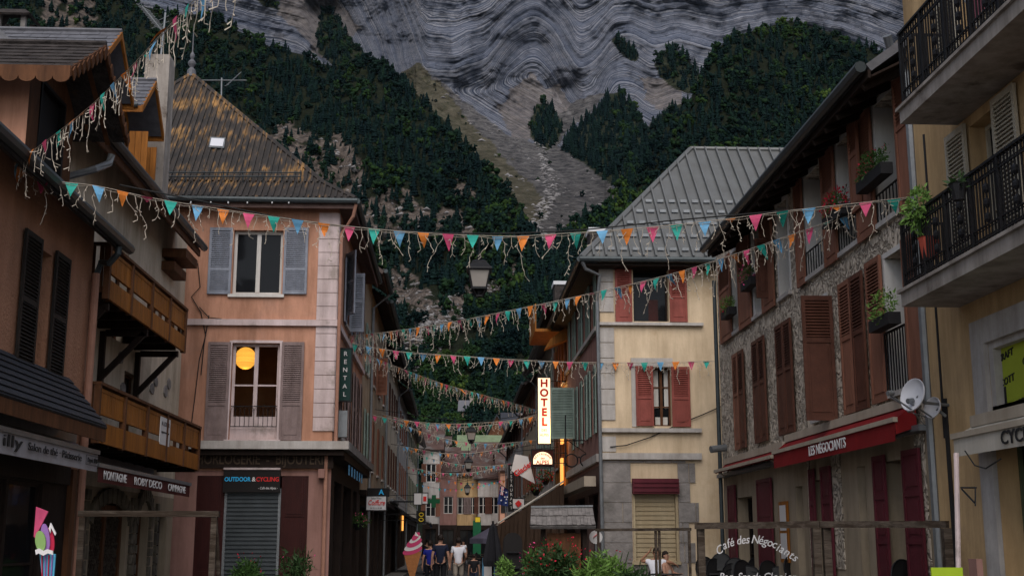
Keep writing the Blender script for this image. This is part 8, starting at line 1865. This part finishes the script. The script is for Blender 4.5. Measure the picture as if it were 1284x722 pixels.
# dark souvenir rack
rk_ = thing('souvenir_rack', 'tall dark display rack with a rounded top below the brown awning', 'display rack', gpos(643, 33)); b = MB(FY(33)); x0, x1 = (631 - 568) / 1582. * 33, (655 - 568) / 1582. * 33; xm = (x0 + x1) / 2; zt = onY(643, 667, 33)[1]
pts = [(x0, 33, .1)] + [(xm + math.cos(a) * (x1 - x0) / 2, 33, zt - .25 + .25 * math.sin(a)) for a in np.linspace(math.pi, 0, 9)] + [(x1, 33, .1)]; b.slab(pts, .3, (0, 1, 0)); b.build('panel', 'black_board', rk_)
for k in range(3): b = MB(FY(33)); b.box(x0 + .08, x1 - .08, .5 + k * .4, .54 + k * .4, .01, .12); b.build('shelf', 'black_iron', rk_)
# pavement board blue/white, far tables and chairs
def aboard(label, px, Y, w, h, m, m2=None):
    x = (px - 568) / 1582. * Y; r = thing('pavement_sign', label, 'sign', (x, Y, 0)); b = MB(); b.slab([(x - w / 2, Y - .2, 0), (x + w / 2, Y - .2, 0), (x + w / 2, Y, h), (x - w / 2, Y, h)], .03, (0, 1, 0)); b.build('front_panel', m, r); b = MB(); b.slab([(x - w / 2, Y + .25, 0), (x + w / 2, Y + .25, 0), (x + w / 2, Y + .04, h), (x - w / 2, Y + .04, h)], .03, (0, 1, 0)); b.build('back_panel', m, r)
    if m2: b = MB(); b.slab([(x - w * .36, Y - .175, h * .3), (x + w * .36, Y - .175, h * .3), (x + w * .36, Y - .065, h * .85), (x - w * .36, Y - .065, h * .85)], .01, (0, -1, 0)); b.build('printed_sheet', m2, r)
    return r
aboard('blue-framed pavement board standing left of the folded umbrella', 612.5, 46, .45, 1.0, 'flag_blue', 'sign_white')
tabs = [(571, 62), (583, 70), (595, 66), (604, 74), (563, 74), (590, 80), (600, 86), (575, 88)]
tp = None
def table(loc, label, group):
    r = thing('cafe_table', label, 'table', loc, group); L_ = Vector(loc); b = MB(); b.lathe(L_, [(.02, .70), (.4, .70), (.41, .72), (.4, .74), (.02, .74)], 14); b.build('table_top', 'wood_grey', r); b = MB(); b.lathe(L_, [(.2, 0), (.18, .03), (.03, .05), (.03, .69)], 8); b.build('pedestal', 'black_iron', r); return r
for i, (px, Y) in enumerate(tabs):
    q = gpos(px, Y)
    tl2 = 'small round café table on the far stretch of the street'
    if tp is None: tp = table(q, tl2, 'café tables far down the street')
    else: copy_thing(tp, q, tl2)
    for s_ in (-1, 1): c2 = copy_thing(proto, q + Vector((s_ * .6, random.uniform(-.3, .3), 0)), 'dark café chair at a table on the far stretch of the street', rotz=random.uniform(-3, 3)); c2['group'] = 'café chairs far down the street'
# ice-cream signs
def icecream_cone(label, px0, px1, py_top, Y):
    x = ((px0 + px1) / 2 - 568) / 1582. * Y; zt = onY(px1, py_top, Y)[1]; s = (zt - .15) / 1.85; r = thing('ice_cream_sign', label, 'ice cream sign', (x, Y, 0)); z = lambda t: .15 + t * 1.85 * s; w = .34 * s; fy = FY(Y)
    b = MB(); b.slab([fy.p(x - w, z(.60), 0), fy.p(x + w, z(.60), 0), fy.p(x + .04, z(0), 0), fy.p(x - .04, z(0), 0)], .06, (0, 1, 0)); b.build('wafer_cone', 'cone_waffle', r)
    lay = [(.55, .70, 1.0, 'cream_pink'), (.63, .78, .92, 'cream_white'), (.70, .86, .78, 'cream_pink'), (.79, .90, .58, 'cream_white'), (.84, .97, .40, 'cream_pink')]
    for i, (t0, t1, ww, m_) in enumerate(lay):
        b = MB(); zc, hz = z((t0 + t1) / 2), (z(t1) - z(t0)) / 2; b.slab([fy.p(x + .03 * i + math.cos(a) * w * ww * 1.08, zc + math.sin(a) * hz + math.cos(a) * .10 * s, .012 * (i + 1)) for a in np.linspace(0, 2 * math.pi, 21)[:-1]], .04, (0, 1, 0)); b.build('cream_swirl', m_, r)
    b = MB(); b.slab([fy.p(x + .08, z(.92), .075), fy.p(x + .24, z(.90), .075), fy.p(x + .10, z(1.0), .075)], .04, (0, 1, 0)); b.build('cream_tip', 'cream_white', r)
    b = MB(); b.tube([(x, Y + .05, z(.2)), (x + .2, Y + .3, .0)], .02, 5); b.tube([(x, Y - .02, z(.05)), (x, Y - .1, 0)], .02, 5); b.build('stand', 'black_iron', r); return r
icecream_cone('ice-cream cone sign with pink and white swirls standing in the street', 507, 528, 666, 46)
ic = thing('ice_cream_sign', 'ice-cream cup cutout with pink pennant in front of the tea-room window', 'ice cream sign', P3(60, 760, 12.5)); Yi = 12.5; fi = FY(Yi)
def poly(name, pts, m, n_, par=ic, t=.02): b = MB(); b.slab([P3(px, py, Yi) + Vector((0, -n_, 0)) for px, py in pts], t, (0, 1, 0)); return b.build(name, m, par)
def ell(cx_, cy_, rx_, ry_, rot_=0, n=20): return [(cx_ + math.cos(a) * rx_ * math.cos(rot_) - math.sin(a) * ry_ * math.sin(rot_), cy_ + math.cos(a) * rx_ * math.sin(rot_) + math.sin(a) * ry_ * math.cos(rot_)) for a in np.linspace(0, 2 * math.pi, n + 1)[:-1]]
poly('paper_cup', [(50, 694), (70, 694), (67, 735), (54, 735)], 'ice_blue', .01)
for k in range(4): poly('cup_stripe', [(53 + k * 4.4, 695), (54.3 + k * 4.4, 695), (54.8 + k * 3.4, 735), (53.8 + k * 3.4, 735)], 'ice_violet' if k % 2 else 'ice_red', .034, t=.02)
poly('ice_scoop', ell(63.5, 677, 5.2, 16, -.1), 'ice_red', .02); poly('ice_scoop', ell(58.5, 674, 5.5, 18, -.1), 'ice_violet', .045); poly('ice_scoop', ell(53.5, 678, 6.5, 13, -.1), 'ice_green', .07)
poly('cream_rim', [(48, 689), (53, 687), (58, 690), (63, 688), (70, 690), (70, 695), (64, 693), (58, 696), (52, 693), (49, 695)], 'cream_white', .095)
poly('pennant', [(46.5, 635), (61.5, 641), (56, 652), (52, 660), (45, 674), (43.5, 672)], 'flag_pink', .03)
poly('wafer_straw', [(63, 662), (65.5, 655), (72, 668), (71, 671), (66, 661), (65, 668)], 'cream_white', .05)
b = MB(); b.tube([P3(61, 735, Yi), P3(61, 830, Yi)], .02, 6); b.build('stand', 'black_iron', ic)
# lime card at the bottom right
lc_ = thing('lime_sign', 'lime-green card sign standing at the bottom right', 'sign', P3(1190, 800, 11)); a, c = P3(1167, 711, 11), P3(1212, 790, 11); b = MB(FY(11)); b.box(a.x, c.x, c.z, a.z, -.01, .01); b.build('card', 'sign_lime', lc_); b = MB(); b.tube([((a.x + c.x) / 2, 11, c.z), ((a.x + c.x) / 2, 11, 0)], .02, 6); b.build('post', 'zinc', lc_)
# ================================================================ camera, light, view
cam = bpy.data.cameras.new('camera'); co = bpy.data.objects.new('camera', cam); COL.objects.link(co)
co.location = (0, 0, EYE); co.rotation_euler = (math.pi / 2 + PITCH, 0, -YAW)
cam.sensor_width = 36; cam.lens = 36 * F_PX / 1284; cam.clip_start = .1; cam.clip_end = 20000
sc.camera = co
w = bpy.data.worlds.new('World'); sc.world = w; w.use_nodes = True; nt = w.node_tree
bg = nt.nodes['Background']; sky = nt.nodes.new('ShaderNodeTexSky'); sky.sky_type = 'NISHITA'; sky.sun_disc = False
SE, SA = math.radians(48), math.radians(183)     # elevation, compass azimuth (clockwise from +Y)
sky.sun_elevation = SE; sky.sun_rotation = SA; sky.air_density = 1.0; sky.dust_density = 3.0; sky.altitude = 900
bw = nt.nodes.new('ShaderNodeRGBToBW'); mxs = nt.nodes.new('ShaderNodeMixRGB'); mxs.inputs[0].default_value = .55   # cloud cover greys the blue
nt.links.new(sky.outputs[0], bw.inputs[0]); nt.links.new(sky.outputs[0], mxs.inputs[1]); nt.links.new(bw.outputs[0], mxs.inputs[2]); nt.links.new(mxs.outputs[0], bg.inputs[0]); bg.inputs[1].default_value = SKY_STRENGTH
sl = bpy.data.lights.new('sun', 'SUN'); sl.energy = SUN_STRENGTH; sl.angle = math.radians(55); sl.color = (1, .93, .85)
so = bpy.data.objects.new('sun', sl); COL.objects.link(so)
sd = Vector((math.sin(SA) * math.cos(SE), math.cos(SA) * math.cos(SE), math.sin(SE)))
so.rotation_euler = sd.to_track_quat('Z', 'Y').to_euler()
sc.view_settings.view_transform = 'Standard'; sc.view_settings.look = 'None'; sc.view_settings.exposure = EXPOSURE; sc.view_settings.gamma = 1
sc.cycles.use_denoising = True
sc.cycles.max_bounces = 6; sc.cycles.diffuse_bounces = 2; sc.cycles.transparent_max_bounces = 12
sc.cycles.sample_clamp_indirect = 4
def lampl(name, loc, watts, r_):
    l = bpy.data.lights.new(name, 'POINT'); l.energy = watts; l.color = (1, .55, .18); l.shadow_soft_size = r_; o = bpy.data.objects.new(name, l); COL.objects.link(o); o.location = loc
lampl('lantern_light', lc + Vector((0, 0, -.42)), 3, .1); lampl('hotel_light', (XR3 - .5, 43.0, 5.4), 25, .15); lampl('hotel_light', (XR3 - .5, 44.6, 7.0), 16, .15)
# ---- thin mountain air, only visible over the long distance to the cliff
b = MB(); x0, x1, y0, y1, z0, z1 = -2600, 2600, -60, 3300, -2, 1900
b.v = [(x0, y0, z0), (x1, y0, z0), (x1, y1, z0), (x0, y1, z0), (x0, y0, z1), (x1, y0, z1), (x1, y1, z1), (x0, y1, z1)]; b.f = [(3, 2, 1, 0), (4, 5, 6, 7), (0, 1, 5, 4), (1, 2, 6, 5), (2, 3, 7, 6), (3, 0, 4, 7)]
hz_m = bpy.data.materials.new('mountain_air'); hz_m.use_nodes = True; hn = hz_m.node_tree; hn.nodes.clear(); ho = hn.nodes.new('ShaderNodeOutputMaterial'); hv = hn.nodes.new('ShaderNodeVolumePrincipled')
hv.inputs['Color'].default_value = (.55, .76, 1.0, 1); hv.inputs['Density'].default_value = 4e-6; hv.inputs['Anisotropy'].default_value = 0; hn.links.new(hv.outputs[0], ho.inputs['Volume'])
MATS['haze'] = hz_m; o = b.build('haze', 'haze', recalc=False); tag(o, 'thin bluish mountain air between the street and the cliff', 'haze', kind='stuff')
sc.cycles.volume_bounces = 0
